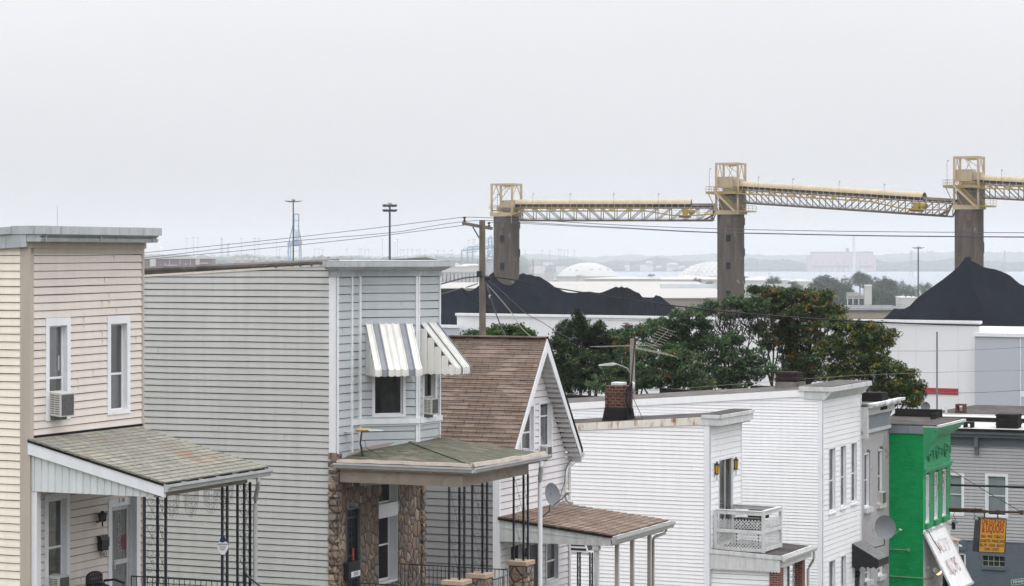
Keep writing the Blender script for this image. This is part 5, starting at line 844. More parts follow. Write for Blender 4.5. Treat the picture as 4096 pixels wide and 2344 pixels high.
m=MB(); m.box(-.001,0,-.0,.001,0,.01); flatwall(m,sG,[(-dG,-1),(0,-1),(0,zg),(-dG,zg)]); sw=TG.part('side_wall',m,M['gbrick']); m=MB(); flatwall(m,fG,[(0,zlow),(WG,zlow),(WG,zg+.2),(0,zg+.2)],hs); m.face([(0,WG,-1),(-dG,WG,-1),(-dG,WG,zg),(0,WG,zg)]); m.face([(-dG,0,-1),(-dG,WG,-1),(-dG,WG,zg),(-dG,0,zg)]); TG.part('front_wall',m,M['gbrick2'])
m=MB(); flatwall(m,fG,[(0,-1),(WG,-1),(WG,zlow),(0,zlow)],[(3.3,4.5,-1,zlow-1.2)],.01); m.pbox(fG,.0,WG,zlow-.06,zlow+.02,0,.05); TG.part('white_shopfront',m,M['white']); m=MB(); m.pbox(fG,3.3,4.5,-1,zlow-1.2,-.2,-.1); TG.part('shop_glass',m,M['glassd'])
m=MB(); m.ppoly(sG,[(-dG,zg),(.0,zg),(0,zg+.33),(-dG,zg+.29)],0,.06); 
for i in range(30): m.pbox(sG,-dG+.55*i,-dG+.55*i+.02,zg+.01,zg+.3,.06,.075)
TG.part('flashing_band',m,M['slate']); Zt=fG.Z(3750,1710); m=MB(); m.loft([fG.P(0,zg+.33,0),fG.P(0,zg+.28,.55),fG.P(0,zg+.12,.5),fG.P(0,zg-.25,.42),fG.P(0,zg-.45,.16),fG.P(0,zg-.62,.12),fG.P(0,zg-.62,0)],[fG.P(WG,zg+.33,0),fG.P(WG,zg+.28,.55),fG.P(WG,zg+.12,.5),fG.P(WG,zg-.25,.42),fG.P(WG,zg-.45,.16),fG.P(WG,zg-.62,.12),fG.P(WG,zg-.62,0)])
m=MB()
def lg(z0,z1,d,y0=0,y1=None): m.pbox(fG,y0,WG if y1 is None else y1,z0,z1,0,d)
lg(zg+.12,zg+.28,.62); lg(zg-.0,zg+.12,.48); lg(zg-.12,zg-.0,.34); lg(zg-.22,zg-.12,.2); lg(zg-1.62,zg-1.5,.12); lg(zg-1.72,zg-1.62,.07)
m.ppoly(sG,[(0,zg-.0),(.62,zg+.1),(.5,zg-.25),(.3,zg-.5),(.22,zg-.9),(.06,zg-1.1),(.06,zg-1.75),(0,zg-1.95)],-.28,.01)
for k in range(3):
    c=fG.P(.95+k*1.45,zg-.95,.03); m.tube([c+Vector((0,.28*math.cos(a*.52),.28*math.sin(a*.52))) for a in range(13)],.035,5); m.tube([c+Vector((.01,.2*math.cos(a*.8),.12*math.sin(a*.8)-.05)) for a in range(8)],.03,5)
    c=fG.P(1.68+k*1.45,zg-.95,.03); m.box(c.x,c.x+.04,c.y-.04,c.y+.04,c.z-.2,c.z+.12); m.box(c.x,c.x+.04,c.y-.12,c.y+.12,c.z+.08,c.z+.14)
cg=TG.part('cornice',m,M['gbrick2c'] if 'gbrick2c' in M else M.setdefault('gbrick2c',mat('faded_green_cornice',(.04,.29,.13),.5,.1,2,.06,stain=(.02,.16,.06),sthr=(.6,.75))))
m=MB(); m.pbox(fG,0,WG,zg+.28,zg+.38,0,.72); TG.part('white_cornice_edge',m,M['oldwhite'],cg)
hp=G_.hit(3764,1652,(0,WG+.0,0),(0,1,0)); m=MB(); m.hexa([(-dG,0,zg+.28),(.6,0,zg+.33),(.6,WG,zg+.36),(-dG,WG,zg+.36),(-dG,0,zg+.33),(.6,0,zg+.39),(.6,WG,zg+.43),(-dG,WG,zg+.43)]); rG=TG.part('roof',m,M['tar']); a=G_.hit(3582,1634,(0,WG,0),(0,1,0)); m=MB(); m.box(a.x,hp.x,WG-.1,WG+.25,zg+.3,a.z); m.box(hp.x-.1,hp.x,WG-1.5,WG+.25,zg+.3,a.z-.1); TG.part('parapet',m,M['tarb'],rG)
# ivy strings / conduit
m=MB(); RR=random.Random(8)
for i in range(260):
    y=RR.uniform(1.2,4.6); z=fG.Z(3740,1900)+RR.uniform(-2.0,.9)*abs(RR.gauss(0,.5)); c=fG.P(y,z,RR.uniform(.02,.1)); r=RR.uniform(.02,.045); m.mesh([c+Vector((RR.uniform(-r,r),RR.uniform(-r,r),RR.uniform(-r,r))) for _ in range(4)],[(0,1,2),(0,2,3),(1,2,3),(0,1,3)])
for i in range(7):
    y=.9+i*.6; m.tube([fG.P(y,fG.Z(3740,1880)-.1*i,.02),fG.P(y+.1,fG.Z(3740,1950),.06),fG.P(y-.05,fG.Z(3740,2020)+RR.uniform(-.2,.4),.03)],.012,4)
one('dried_vine','dry grey brown vine hanging between the arched windows of the green store','vine',m,mat('dry_vine',(.20,.21,.14),.9,.3,9,0),G_)
m=MB(); p=lambda px,py,d=.05: G_.hit(px,py,(0,-d,0),(0,1,0)); m.tube([p(3555,2304),p(3620,2308),p(3690,2313)],.022,6); q=lambda px,py,d=.06: G_.hit(px,py,(d,0,0),(1,0,0)); m.tube([q(3692,2313),q(3724,2316),q(3732,2308),q(3732,2280)],.022,6); m.tube([p(3553,2196),p(3600,2199),p(3634,2199)],.02,4); c=p(3634,2200); m.box(c.x-.06,c.x+.06,c.y-.03,c.y+.03,c.z-.05,c.z+.06); one('conduit','thin conduit pipe run along the green wall to the floodlight','conduit',m,mat('pale_green_conduit',(.25,.33,.27),.5),G_)
# floodlight
c=q(3728,2272,.25); T=Th('floodlight','twin floodlight on the white shopfront, its right lamp lit','floodlight',G_,q(3728,2285,.0)); m=MB(); m.lathe(c+Vector((.12,-.2,.02)),[(.03,0),(.05,.06),(.10,.2),(.11,.26),(.09,.27),(0,.2)],14,Vector((.5,-.8,-.25))); T.part('unlit_lamp',m,M['oldwhite']); m=MB(); d=Vector((.55,.25,-.75)); m.lathe(c+Vector((.12,.12,-.02)),[(.03,0),(.05,.05),(.10,.15),(.13,.22)],14,d); T.part('lit_lamp_shade',m,M['oldwhite']); m=MB(); m.lathe(c+Vector((.12,.12,-.02))+d.normalized()*.13,[(0,.0),(.09,.04),(.135,.10),(.10,.17),(0,.20)],14,d); T.part('bulb',m,glowmat('warm_bulb',(1,.55,.22),4.0)); m=MB(); m.box(0,.14,c.y-.06,c.y+.06,c.z-.05,c.z+.08); m.tube([c+Vector((-.05,-.15,0)),c+Vector((0,0,0)),c+Vector((-.02,.12,0))],.02); T.part('mount',m,M['gutter'])
# big sloped awning sign of the store
yA0=fG.S(3698,.06); zA_=fG.Z(3700,2132,.06); yA1=fG.S(3777,.06); zA2=fG.Z(3777,2103,.06); zt_=(zA_+zA2)/2
lw=G_.hit(3889,2330,(0,yA1,0),(0,1,0)); xo=lw.x; zo=lw.z
T=Th('sloped_awning_sign','large white corrugated awning of the green store with faded red lettering','awning',G_,(xo/2,(yA0+yA1)/2,zo)); up=Vector((-(xo-.06),0,zt_-zo)); Ls=up.length; up.normalize(); yv=Vector((0,1,0)); nn=yv.cross(up).normalized(); nn = nn if nn.z>0 else -nn
top0=Vector((.06,yA0,zt_)); m=MB(); n=16; wv=(yA1-yA0)/n
for i in range(n):
    y0=yA0+wv*i; P=lambda y,f,h: Vector((.06,y,zt_))-up*(Ls*f)+nn*h; m.hexa([P(y0,0,-.02),P(y0+wv,0,-.02),P(y0+wv,1,-.02),P(y0,1,-.02),P(y0,0,.0),P(y0+wv,0,.0),P(y0+wv,1,.0),P(y0,1,.0)]); m.hexa([P(y0,0,0),P(y0+wv*.22,0,0),P(y0+wv*.22,1,0),P(y0,1,0),P(y0+wv*.05,0,.025),P(y0+wv*.17,0,.025),P(y0+wv*.17,1,.025),P(y0+wv*.05,1,.025)])
T.part('panel',m,M['awnw'] if 'awnw' in M else M.setdefault('awnw',mat('white_corrugated',(.76,.76,.77),.5,.04,2,.04,stain=(.45,.38,.36),sthr=(.63,.72),sscale=(6,6,1)))); m=MB(); m.bar(Vector((.05,yA0-.05,zt_+.03)),Vector((.05,yA1+.05,zt_+.03)),.1,.1); m.bar(Vector((xo+.02,yA0-.05,zo)),Vector((xo+.02,yA1+.05,zo)),.08,.10)
for y in (yA0-.02,yA1+.02): m.bar(Vector((.05,y,zt_)),Vector((xo,y,zo)),.03,.08)
T.part('frame',m,M['oldwhite']); 
fr_=mat('faded_red_lettering',(.38,.20,.17),.8,.2,6,.1,stain=(.70,.66,.63),sthr=(.49,.52),sscale=(1,1,1),ss=2.6)
for txt,f,sz in (('ONE STOP',.29,.42),('LIQUORS',.64,.47)):
    q=Vector((.06,(yA0+yA1)/2,zt_))-up*(Ls*f)+nn*.03-T.p; sx=.95; sy=2.1; Mx=Matrix(((0*sx,up.x*sy,nn.x,q.x),(1*sx,up.y*sy,nn.y,q.y),(0,up.z*sy,nn.z,q.z),(0,0,0,1))); T.text('lettering',txt,fr_,None,0,0,sz,M=Mx)
m=MB(); cpt=[q for q in (Vector((.06,yA0+.25,zt_+.12)),Vector((.2,yA0+.2,zt_+.05)),Vector((.35,yA0+.4,zt_-.35)),Vector((.62,yA0+.58,zt_-.80)))]; m.tube(cpt,.022,5); T.part('cable',m,M['iron'])
# hanging sign
hpol=G_.hit(4083,2049,(0,WG-.2,0),(0,1,0)); hz=G_.hit(3806,2043,(0,WG-.2,0),(0,1,0)); yS=WG-.2
T=Th('hanging_shop_sign','yellow shop sign with red and black lettering hanging from a rusty pole','sign',G_,(1.9,yS,G_.hit(3960,2214,(0,yS,0),(0,1,0)).z)); m=MB(); m.tube([Vector((0,yS,hz.z)),Vector((hpol.x,yS,hpol.z))],.055,8); m.box(hpol.x-.04,hpol.x+.12,yS-.08,yS+.08,hpol.z-.09,hpol.z+.09); m.tube([Vector((0,yS-.02,hz.z+.08)),Vector((1.5,yS-.02,hz.z+.10))],.06,6); T.part('pole',m,M.setdefault('rustp',mat('rusty_pole',(.085,.05,.035),.85,.3,6,.1,.4,40)))
m=MB(); g_=G_.hit(3808,1875,(0,yS,0),(0,1,0)); g2=Vector((hpol.x-.05,yS,hpol.z+.05)); m.tube([Vector((0.02,yS,g_.z)),(Vector((0.02,yS,g_.z))+g2)/2-Vector((0,0,.03)),g2],.016,5)
for k in (.62,.74,.8,.86,.92,.97): c=Vector((0.02,yS,g_.z))*(1-k)+g2*k; m.lathe(c,[(0,-.03),(.035,0),(0,.03)],6)
T.part('guy_wire',m,M['iron']); ang=14; A_=G_.hit(3923,2070,(0,yS,0),(0,1,0)); B_=G_.hit(4027,2074,(0,yS,0),(0,1,0)); Cb=G_.hit(3912,2209,(0,yS,0),(0,1,0)); Db=G_.hit(4021,2214,(0,yS,0),(0,1,0)); sd=Pl(G_,0,0,0)
dv=Vector((-.34,.34,0)); F4=[Cb,Db,B_,A_]; m=MB(); m.loft([p for p in F4],[p+dv for p in F4]); T.part('sign_box',m,M['iron'])
xv=(B_-A_).normalized(); yv_=((A_-Cb)+(B_-Db)).normalized(); nv_=xv.cross(yv_).normalized(); ctr=(A_+B_+Cb+Db)/4; wS=(B_-A_).length; hS=(A_-Cb).length
m=MB(); e=.02; m.loft([ctr+xv*(sx*(wS/2-e))+yv_*(sy*(hS/2-e*2))+nv_*.005+xv*(-sy*0) for sx,sy in ((-1,-1),(1,-1),(1,1),(-1,1))],[ctr+xv*(sx*(wS/2-e))+yv_*(sy*(hS/2-e*2))+nv_*.02 for sx,sy in ((-1,-1),(1,-1),(1,1),(-1,1))]); T.part('yellow_face',m,mat('amber_sign_face',(.62,.31,.045),.45,.06))
skew=(A_-Cb).dot(xv)/hS
red=mat('deep_red_lettering',(.33,.006,.012),.5,.02); blk=mat('black_lettering',(.02,.015,.01),.5,.02)
for txt,fy,sz,sy,mt,wd in (('ONE STOP SHOP',.385,.2,1.9,red,.88),('& LIQUORS',.18,.26,1.9,red,.84),('BEER - WINE - TOBACCO',-.035,.13,1.35,blk,.86),('CIGARETTES - PHONE CARDS',-.165,.13,1.35,blk,.94),('BILL PAY - SODAS - SNACKS',-.285,.13,1.35,blk,.92),('CHIPS - CANDY',-.40,.13,1.35,blk,.56)):
    cu=bpy.data.curves.new('lettering','FONT'); cu.body=txt; cu.size=sz; cu.extrude=.002; cu.align_x='CENTER'; cu.align_y='CENTER'; cu.offset=.004 if mt is red else .0015; cu.materials.append(mt); o=txtmesh('lettering',cu); o.parent=T.e
    est=max(v.co.x for v in o.data.vertices)-min(v.co.x for v in o.data.vertices); sx=wS*wd/est; q=ctr+yv_*(hS*fy)+xv*(hS*fy*skew*0)+nv_*.024-T.p; o.data.transform(Matrix(((xv.x*sx,yv_.x*sy,nv_.x,q.x),(xv.y*sx,yv_.y*sy,nv_.y,q.y),(xv.z*sx,yv_.z*sy,nv_.z,q.z),(0,0,0,1))))
m=MB()
for px in (3938,3991): a=G_.hit(px,2048,(0,yS,0),(0,1,0)); b=G_.hit(px,2073,(0,yS,0),(0,1,0)); m.bar(a,b,.05); m.bar(a+Vector((-.08,0,.02)),a+Vector((.08,0,.02)),.13,.13)
T.part('hangers',m,M['rustp'])
def spot(px,py,lab,lit=False):
    c=G_.hit(px,py,(0,yS-.15,0),(0,1,0)); T=Th('sign_spotlight',lab,'spotlight',G_,c,'spotlights by the hanging sign'); m=MB(); m.lathe(c,[(.0,.06),(.05,.05),(.12,-.02),(.13,-.06),(0,-.05)],10,(.3,-.3,1)); T.part('shade',m,M.setdefault('gr2',mat('grey_green_enamel',(.20,.24,.19),.5))); m=MB(); m.tube([c+Vector((0,0,.05)),c+Vector((-.1,.03,.25)),c+Vector((-.02,.1,.45))],.015,5); T.part('bracket',m,M['iron'])
spot(3822,2083,'small grey shaded spotlight beside the green wall under the rusty pole'); spot(3903,2072,'small spotlight clipped to the left edge of the yellow sign')
m=MB(); c=G_.hit(3814,2103,(0,yS-.1,0),(0,1,0)); m.lathe(c-Vector((0,0,.18)),[(0,0),(.07,.02),(.1,.22),(.08,.34),(0,.36)],8); m.box(c.x-.2,c.x,c.y-.02,c.y+.02,c.z+.02,c.z+.06); one('hanging_lantern','dark hanging lantern on the corner of the green store below the spotlight','wall lantern',m,M['iron'],G_)
# small projecting corner box sign + camera
a=G_.hit(3803,2165,(.0,WG,0),(0,1,0)); T=Th('corner_box_sign','small white box with a pink figure on the corner of the green store','sign',G_,(.3,WG,a.z-.9)); p1=G_.hit(3826,2150,(0,WG-.3,0),(0,1,0)); m=MB(); m.box(.02,p1.x,WG-.35,WG+.1,a.z-.9,a.z+.03); T.part('box',m,M['white']); m=MB(); m.hexa([(.0,WG-.4,a.z+.05),(p1.x+.1,WG-.4,a.z+.03),(p1.x+.1,WG+.15,a.z+.03),(0,WG+.15,a.z+.05),(.0,WG-.4,a.z+.16),(p1.x+.1,WG-.4,a.z+.08),(p1.x+.1,WG+.15,a.z+.08),(0,WG+.15,a.z+.2)]); T.part('roof',m,M['cap']); mg=mat('magenta_lettering',(.45,.03,.15)); T.text('lettering','7',mg,Pl(G_,0,WG-.35,0),p1.x-.17,a.z-.32,.55,.01,.8)
c=G_.hit(3838,2184,(0,WG-.2,0),(0,1,0)); m=MB(); m.lathe(c-Vector((.09,0,-.05)),[(0,0),(.05,0),(.055,.2),(.03,.22),(0,.22)],8,(.9,-.2,-.3)); m.tube([c-Vector((.1,0,0)),c-Vector((.12,0,.14))],.02,5); one('security_camera','little white security camera beside the pink figure box','camera',m,M['white'],G_)
# ================================================================== HOUSE H : grey siding house across the side street
H_=Fr(3800,127,42.3); sH=Pl(H_,0,0,0)
TH=Th('corner_house','grey vinyl house across the side street with dark cornice and painted brick base','house',H_,(3,0,0))
xl,xr=-3.0,9.5; zc0=sH.Z(3950,1779); zct=sH.Z(3950,1727); zbk=sH.Z(3950,2166)
ws=[(sH.S(3768),sH.S(3857),sH.Z(3830,2063),sH.Z(3830,1892)),(sH.S(3941),sH.S(4033),sH.Z(3985,2072),sH.Z(3985,1895))]; hs=[window(TH,sH,*w,trim=.13,recess=.09,rail=.5,curtain='blind',cz=(0.05,1),glass='glassb') for w in ws]
m=MB(); siding(m,sH,[(xl,zbk),(xr,zbk),(xr,zc0),(xl,zc0)],hs,pitch=.165,z0=.02,g=.022,out=.02); TH.part('upper_wall',m,mat('pinkish_grey_vinyl',(.43,.415,.43),.5,.04,.7,.03))
gb=(sH.S(3930),sH.S(4019),sH.Z(3970,2266),sH.Z(3970,2224)); gd=(sH.S(3822),sH.S(3864),-1,sH.Z(3843,2214)); m=MB(); flatwall(m,sH,[(xl,-1),(xr,-1),(xr,zbk),(xl,zbk)],[gb,(gd[0],gd[1],-1,gd[3])],.03); m.pbox(sH,xl,xr,zbk-.02,zbk+.03,.0,.05); m.pbox(sH,gb[0]-.03,gb[1]+.03,gb[2]-.16,gb[2],-.05,.10); x_=sH.S(3867); m.pbox(sH,xl,x_,zbk-.5,zbk,.03,.06); dp=8
m.face([(xl,0,-1),(xl,dp,-1),(xl,dp,zct),(xl,0,zct)]); m.face([(xr,0,-1),(xr,dp,-1),(xr,dp,zct),(xr,0,zct)]); m.face([(xl,dp,-1),(xr,dp,-1),(xr,dp,zct),(xl,dp,zct)]); TH.part('brick_base',m,M['hbrick'])
m=MB(); m.pbox(sH,*gb,-.12,-.1); gbm=TH.part('glass_block_window',m,mat('glass_block',(.035,.045,.04),.25,.4,5,0)); m=MB(); w=(gb[1]-gb[0])
for i in range(5): x=gb[0]+w*i/4; m.pbox(sH,x-.014,x+.014,gb[2],gb[3],-.11,-.05)
for i in range(3): z=gb[2]+(gb[3]-gb[2])*i/2; m.pbox(sH,gb[0],gb[1],z-.014,z+.014,-.11,-.055)
TH.part('mortar_grid',m,mat('pale_mortar',(.35,.37,.29)),gbm)
m=MB(); m.pbox(sH,gd[0]-.0,gd[0]+.07,-1,gd[3],-.1,.05); m.pbox(sH,gd[1]-.09,gd[1],-1,gd[3],-.1,.05); m.pbox(sH,gd[0],gd[1],gd[3]-.06,gd[3],-.1,.05); dr=TH.part('door_frame',m,M['oldwhite']); m=MB(); m.pbox(sH,gd[0]+.07,gd[1]-.09,-1,gd[3]-.06,-.1,-.07)
for i in range(3): m.pbox(sH,gd[0]+.12+i*.14,gd[0]+.15+i*.14,-1,gd[3]-.1,-.07,-.04)
TH.part('door_panel',m,M['dgrey'],dr)
m=MB(); m.pbox(sH,xl,xr,zc0,zct-.12,0,.06); m.pbox(sH,xl,xr,zct-.28,zct-.1,0,.35); m.pbox(sH,xl,xr,zct-.1,zct,0,.5); m.pbox(sH,xl,xr,zc0-.04,zc0+.03,0,.12)
for px in (3909,4290): x=sH.S(px); m.ppoly(Pl(H_,x-.1,0,90),[(0,0)],0,0) if False else None; m.pbox(sH,x-.1,x+.1,zc0-.12,zct-.25,.06,.32); m.pbox(sH,x-.09,x+.09,zc0-.5,zc0-.1,.02,.2)
TH.part('cornice',m,M['hcor'] if 'hcor' in M else M.setdefault('hcor',mat('slate_cornice',(.12,.14,.165),.55,.08)))
zr1=H_.hit(3950,1690,(0,dp,0),(0,1,0)).z; m=MB(); m.hexa([(xl,-.5,zct),(xr,-.5,zct),(xr,dp,zct+.1),(xl,dp,zct+.1),(xl,-.52,zct+.06),(xr,-.52,zct+.06),(xr,dp,zct+.3),(xl,dp,zct+.3)]); rH=TH.part('roof',m,M['domewt'] if 'domewt' in M else M.setdefault('domewt',mat('white_coated_roof',(.46,.46,.45),.6,.08,.5,0))); m=MB(); m.box(xl,xr,-.55,-.3,zct+.02,zct+.16); m.box(xl,xr,dp*.55,dp*.55+.2,zct+.1,zct+.42); TH.part('roof_edge',m,M['tarb'],rH); chimney(TH,H_,'chimney',3984,4070,1657,1740,1.2,.9,'tarb',rH); chimney(TH,H_,'chimney_pot',3853,3889,1687,1740,1.0,.5,'tarb',rH,open_top=True)
# row behind H : white parapets and dark roof
I_=Fr(3800,139,40.6); TI=Th('row_house','dark flat roofed house with white parapet behind the grey corner house','house',I_,(2,0,0)); sI=Pl(I_,0,0,0); z1=sI.Z(3900,1657); m=MB(); x0,x1=sI.S(3742),sI.S(4250)
m.box(x0,x1,0,12,-1,z1-.3); TI.part('wall',m,M['white']); m=MB(); m.box(x0,x1,-.05,.25,z1-.14,z1-.02); m.box(sI.S(3860),x1,-2.4,-2.1,sI.Z(3900,1694),sI.Z(3900,1672)); m.hexa([(sI.S(3862),-2.4,sI.Z(3900,1712)),(x1,-2.4,sI.Z(3900,1712)),(x1,.0,z1-.6),(sI.S(3862),0,z1-.6),(sI.S(3862),-2.4,sI.Z(3900,1712)+.1),(x1,-2.4,sI.Z(3900,1712)+.1),(x1,0,z1-.4),(sI.S(3862),0,z1-.4)]); m.box(sI.S(3771),sI.S(3779),.5,.6,z1,z1+.35); TI.part('parapet',m,M['oldwhite']); hb=I_.hit(3900,1623,(0,11,0),(0,1,0)); m=MB(); m.hexa([(x0-.6,.25,z1-.1),(x1,.25,z1-.1),(x1,12,hb.z-.1),(x0-.6,12,hb.z-.1),(x0-.6,.25,z1-.02),(x1,.25,z1-.02),(x1,12,hb.z),(x0-.6,12,hb.z)]); rI=TI.part('roof',m,M['tar']); chimney(TI,I_,'chimney',3821,3858,1615,1668,1.0,.5,'brick',rI,open_top=True)
m=MB(); c=I_.hit(3702,1628,(0,6,0),(0,1,0)); m.lathe(c,[(0,.0),(.2,.02),(.28,.08)],12,(.2,-.9,.3)); m.tube([c,c+Vector((0,.1,-.5))],.03,5); one('rooftop_dish','small dark dish behind the black parapet of the green store','satellite dish',m,M['dgrey'],I_)
# street sign
SS=Fr(4047,100,45.3,rot=10); p_=Pl(SS,0,0,0); z_=p_.Z(4060,2340); T=Th('street_name_sign','green street name sign with white lettering, tilted, at the bottom right corner','street sign',SS,(.6,0,-.2)); ang=math.radians(9); ux=Vector((math.cos(ang),0,math.sin(ang))); uz=Vector((-math.sin(ang),0,math.cos(ang))); o_=Vector((0,0,p_.Z(4047,2341))); m=MB(); L=1.25; h=.21; m.loft([o_,o_+ux*L,o_+ux*L+uz*h,o_+uz*h],[p+Vector((0,.02,0)) for p in (o_,o_+ux*L,o_+ux*L+uz*h,o_+uz*h)]); T.part('blade',m,mat('sign_green',(.01,.12,.08),.4,.03)); m=MB(); e=.012
for a,b,c,d in ((0,L,0,e),(0,L,h-e,h),(0,e,e,h-e),(L-e,L,e,h-e)): m.loft([o_+ux*a+uz*c-Vector((0,.003,0)),o_+ux*b+uz*c-Vector((0,.003,0)),o_+ux*b+uz*d-Vector((0,.003,0)),o_+ux*a+uz*d-Vector((0,.003,0))],[o_+ux*a+uz*c,o_+ux*b+uz*c,o_+ux*b+uz*d,o_+ux*a+uz*d])
T.part('border',m,M['white']); q=o_+ux*(L/2)+uz*(h/2)-Vector((0,.006,0))-T.p; T.text('lettering','PENNINGTON AVE',M['white'],None,0,0,.16,M=Matrix(((ux.x*.82,uz.x,0,q.x),(0,0,-1,q.y),(ux.z*.82,uz.z,0,q.z),(0,0,0,1)))); m=MB(); m.tube([(1.0,.05,-.2),(1.0,.05,o_.z+.4)],.035); T.part('post',m,M['gutter'])
# ================================================================== setting : ground, water, street
WF_=Fr(HX,0,0,0)   # world aligned frame at the origin
def ident(o): return o
def shore(D): # x of the left bank of the water at distance D
    return (2120-HX)/FPX*D if D<3900 else ((2120+(2392-2120)*min(1,(D-3900)/1350))-HX)/FPX*D
rows=[-60,-20,0,20,40,50,56,62,66,71,76,82,87,93,99,104,108,115,125,137,150,165,180,200,225,250,280,330,400,480,600,750,900,1200,1500,2000,2600,3000,3900,5100,6000,7500,9000,10400,10500,10560,10900,12000,13500,15000,17000]
cols=[-1+2*i/40 for i in range(41)]; m=MB(); vs=[]; fs=[]
def hill(x,y):
    px=HX+x/max(y,1)*FPX; return 1.6
for y in rows:
    w=110+abs(y)*.34
    for c in cols:
        x=c*w; z=gz(y)
        if 3900<=y<10500 and x>shore(y): z=-6
        if 1800<=y<3900 and x>shore(y)+0: z=2.0
        if y>=10560: z=2+ (0 if y<10900 else (y-10900)*.006*(1+.5*mnoise.noise(Vector((x*.0012,y*.001,0)))))
        vs.append((x,y,z))
nc=len(cols)
for j in range(len(rows)-1):
    for i in range(nc-1): fs.append((j*nc+i,j*nc+i+1,(j+1)*nc+i+1,(j+1)*nc+i))
m.mesh(vs,fs,True); g=m.build('ground',mat('ground_soil_and_grass',(.075,.08,.055),.95,.3,.05,0,stain=(.20,.19,.17),sthr=(.5,.6),sscale=(.02,.02,.02),ss=1)); g['kind']='structure'
m=MB(); m.mesh([(shore(3900)-200,3840,0),(6200,3840,0),(6200,10600,0),(shore(10500)-1000,10600,0)],[(0,1,2,3)]); wm,nt,b,o=_nt('bay_water'); b.inputs['Base Color'].default_value=(.16,.20,.24,1); b.inputs['Roughness'].default_value=.32; b.inputs['Specular IOR Level'].default_value=.5; bumpn(nt,b,noi(nt,coords(nt,'Object',(.05,.012,1)),1.0,8,.7),.9,6.0)
wv=m.build('water',wm); wv['kind']='structure'
def strip(name,x0,x1,dz,mt,a0=2,a1=120):
    m=MB(); prev=None
    for i in range(25):
        t=a0-40+(a1-a0+60)*i/24; 
        p=A.world((x0,t,0)); q=A.world((x1,t,0)); z=gz(max(-60,A.world((0,t,0)).y))+dz; p.z=z; q.z=z
        if prev: m.hexa([prev[0]-Vector((0,0,.3)),prev[1]-Vector((0,0,.3)),q-Vector((0,0,.3)),p-Vector((0,0,.3)),prev[0],prev[1],q,p])
        prev=(p,q)
    o=m.build(name,mt); o['kind']='structure'
strip('pavement',4.9,6.9,-.35,mat('pavement_concrete',(.20,.195,.18),.9,.1)); strip('road',6.9,15.5,-.49,mat('asphalt',(.055,.055,.057),.9,.15))
# ================================================================== warehouse
WH=Fr(2870,330,30,rot=33.9); sW=Pl(WH,0,0,0); x0=sW.S(1828); x1=sW.S(3918); zt=(sW.Z(1828,1252)+sW.Z(3918,1284))/2; T=Th('warehouse','long white panel warehouse with a red stripe and grey end blocks behind the trees','warehouse',WH,(0,0,0)); m=MB(); m.box(x0,x1,.35,44,-3,zt-1.9); m.box(x0,x1,0,.35,-3,zt-.35); m.box(x0,x0+.3,.35,44,-3,zt-1.9)
k=x0+5
xs=[3500+190/2.08,3500+340/2.08,3500+693/2.08]+[2150+458/1.59,2150+2300/1.59]+[1740+877/5.53,1740+1735/5.53,1740+2105/5.53]+list(range(2200,3500,110))
wm_=mat('white_metal_panel',(.72,.72,.735),.45,.02,.05,.01); T.part('white_wall',m,wm_); m=MB()
for px in xs: x=sW.S(px); m.box(x-.025,x+.025,-.02,0,-3,zt-.6)
T.part('panel_joints',m,mat('panel_joint_grey',(.66,.665,.68))); m=MB(); m.box(x0-.15,x1+.15,-.25,.5,zt-.35,zt-.0); m.box(x0-.0,x1,-.08,0,zt-.62,zt-.5); T.part('parapet_cap',m,M['white']); gm=mat('pale_blue_grey_panel',(.42,.45,.50),.5,.02,.05,.01); gx=sW.S(3899,1.2); zg_=sW.Z(4000,1334,1.2); m=MB(); m.box(gx,gx+30,-1.2,-.8,-3,zg_-.4); m.box(gx,gx+30,-.8,40,-3,zg_-2); lx=sW.S(1832,1.0); zl_=sW.Z(1800,1301,1.0); gb2=MB(); gb2.box(lx-30,lx,-1.0,-.6,-3,zl_-.35); gb2.box(lx-30,lx,-.6,30,-3,zl_-2); T.part('grey_block',m,gm); m=gb2; T.part('grey_block',m,gm); m=MB(); m.box(gx-.1,gx+30,-1.4,-.6,zg_-.4,zg_+.05); gb3=MB(); gb3.box(lx-30,lx+.1,-1.2,-.5,zl_-.35,zl_+.05); T.part('block_cap',gb3,M['white']); m.box(gx+13.0,gx+13.1,-1.24,-1.2,-3,zg_-.4); T.part('block_cap',m,M['white']); m=MB(); m.box(sW.S(4080,1.25),gx+30,-1.25,-1.2,sW.Z(4080,1585),sW.Z(4080,1560)); m.box(sW.S(4080,1.3),sW.S(4080,1.3)+.1,-1.3,-1.2,-3,zg_-.4); T.part('white_band',m,M['white']); m=MB(); m.box(sW.S(3560,.1),sW.S(3832,.1),-.1,0,sW.Z(3750,1577),sW.Z(3750,1552)); T.part('red_stripe',m,mat('red_panel',(.36,.025,.03),.5,.03))
def pole_thing(name,label,cat,px,pyt,D,r,mt,grp=None,r2=None):
    p=W(px,pyt,D); m=MB(); m.tube([(p.x,p.y,gz(D)-.5),(p.x,p.y,p.z)],[r,r2 or r],10); return one(name,label,cat,m,mt,None,Vector((p.x,p.y,gz(D))),grp)
pole_thing('steel_pole','tall plain grey steel pole standing in front of the red stripe','pole',3748,1327,240,.085,M.setdefault('galv',mat('galvanised_grey',(.16,.18,.21),.5,.06)))
pole_thing('steel_pole','short grey post top sticking up behind the brown shingle ridge','pole',1976,1298,150,.05,M['galv'])
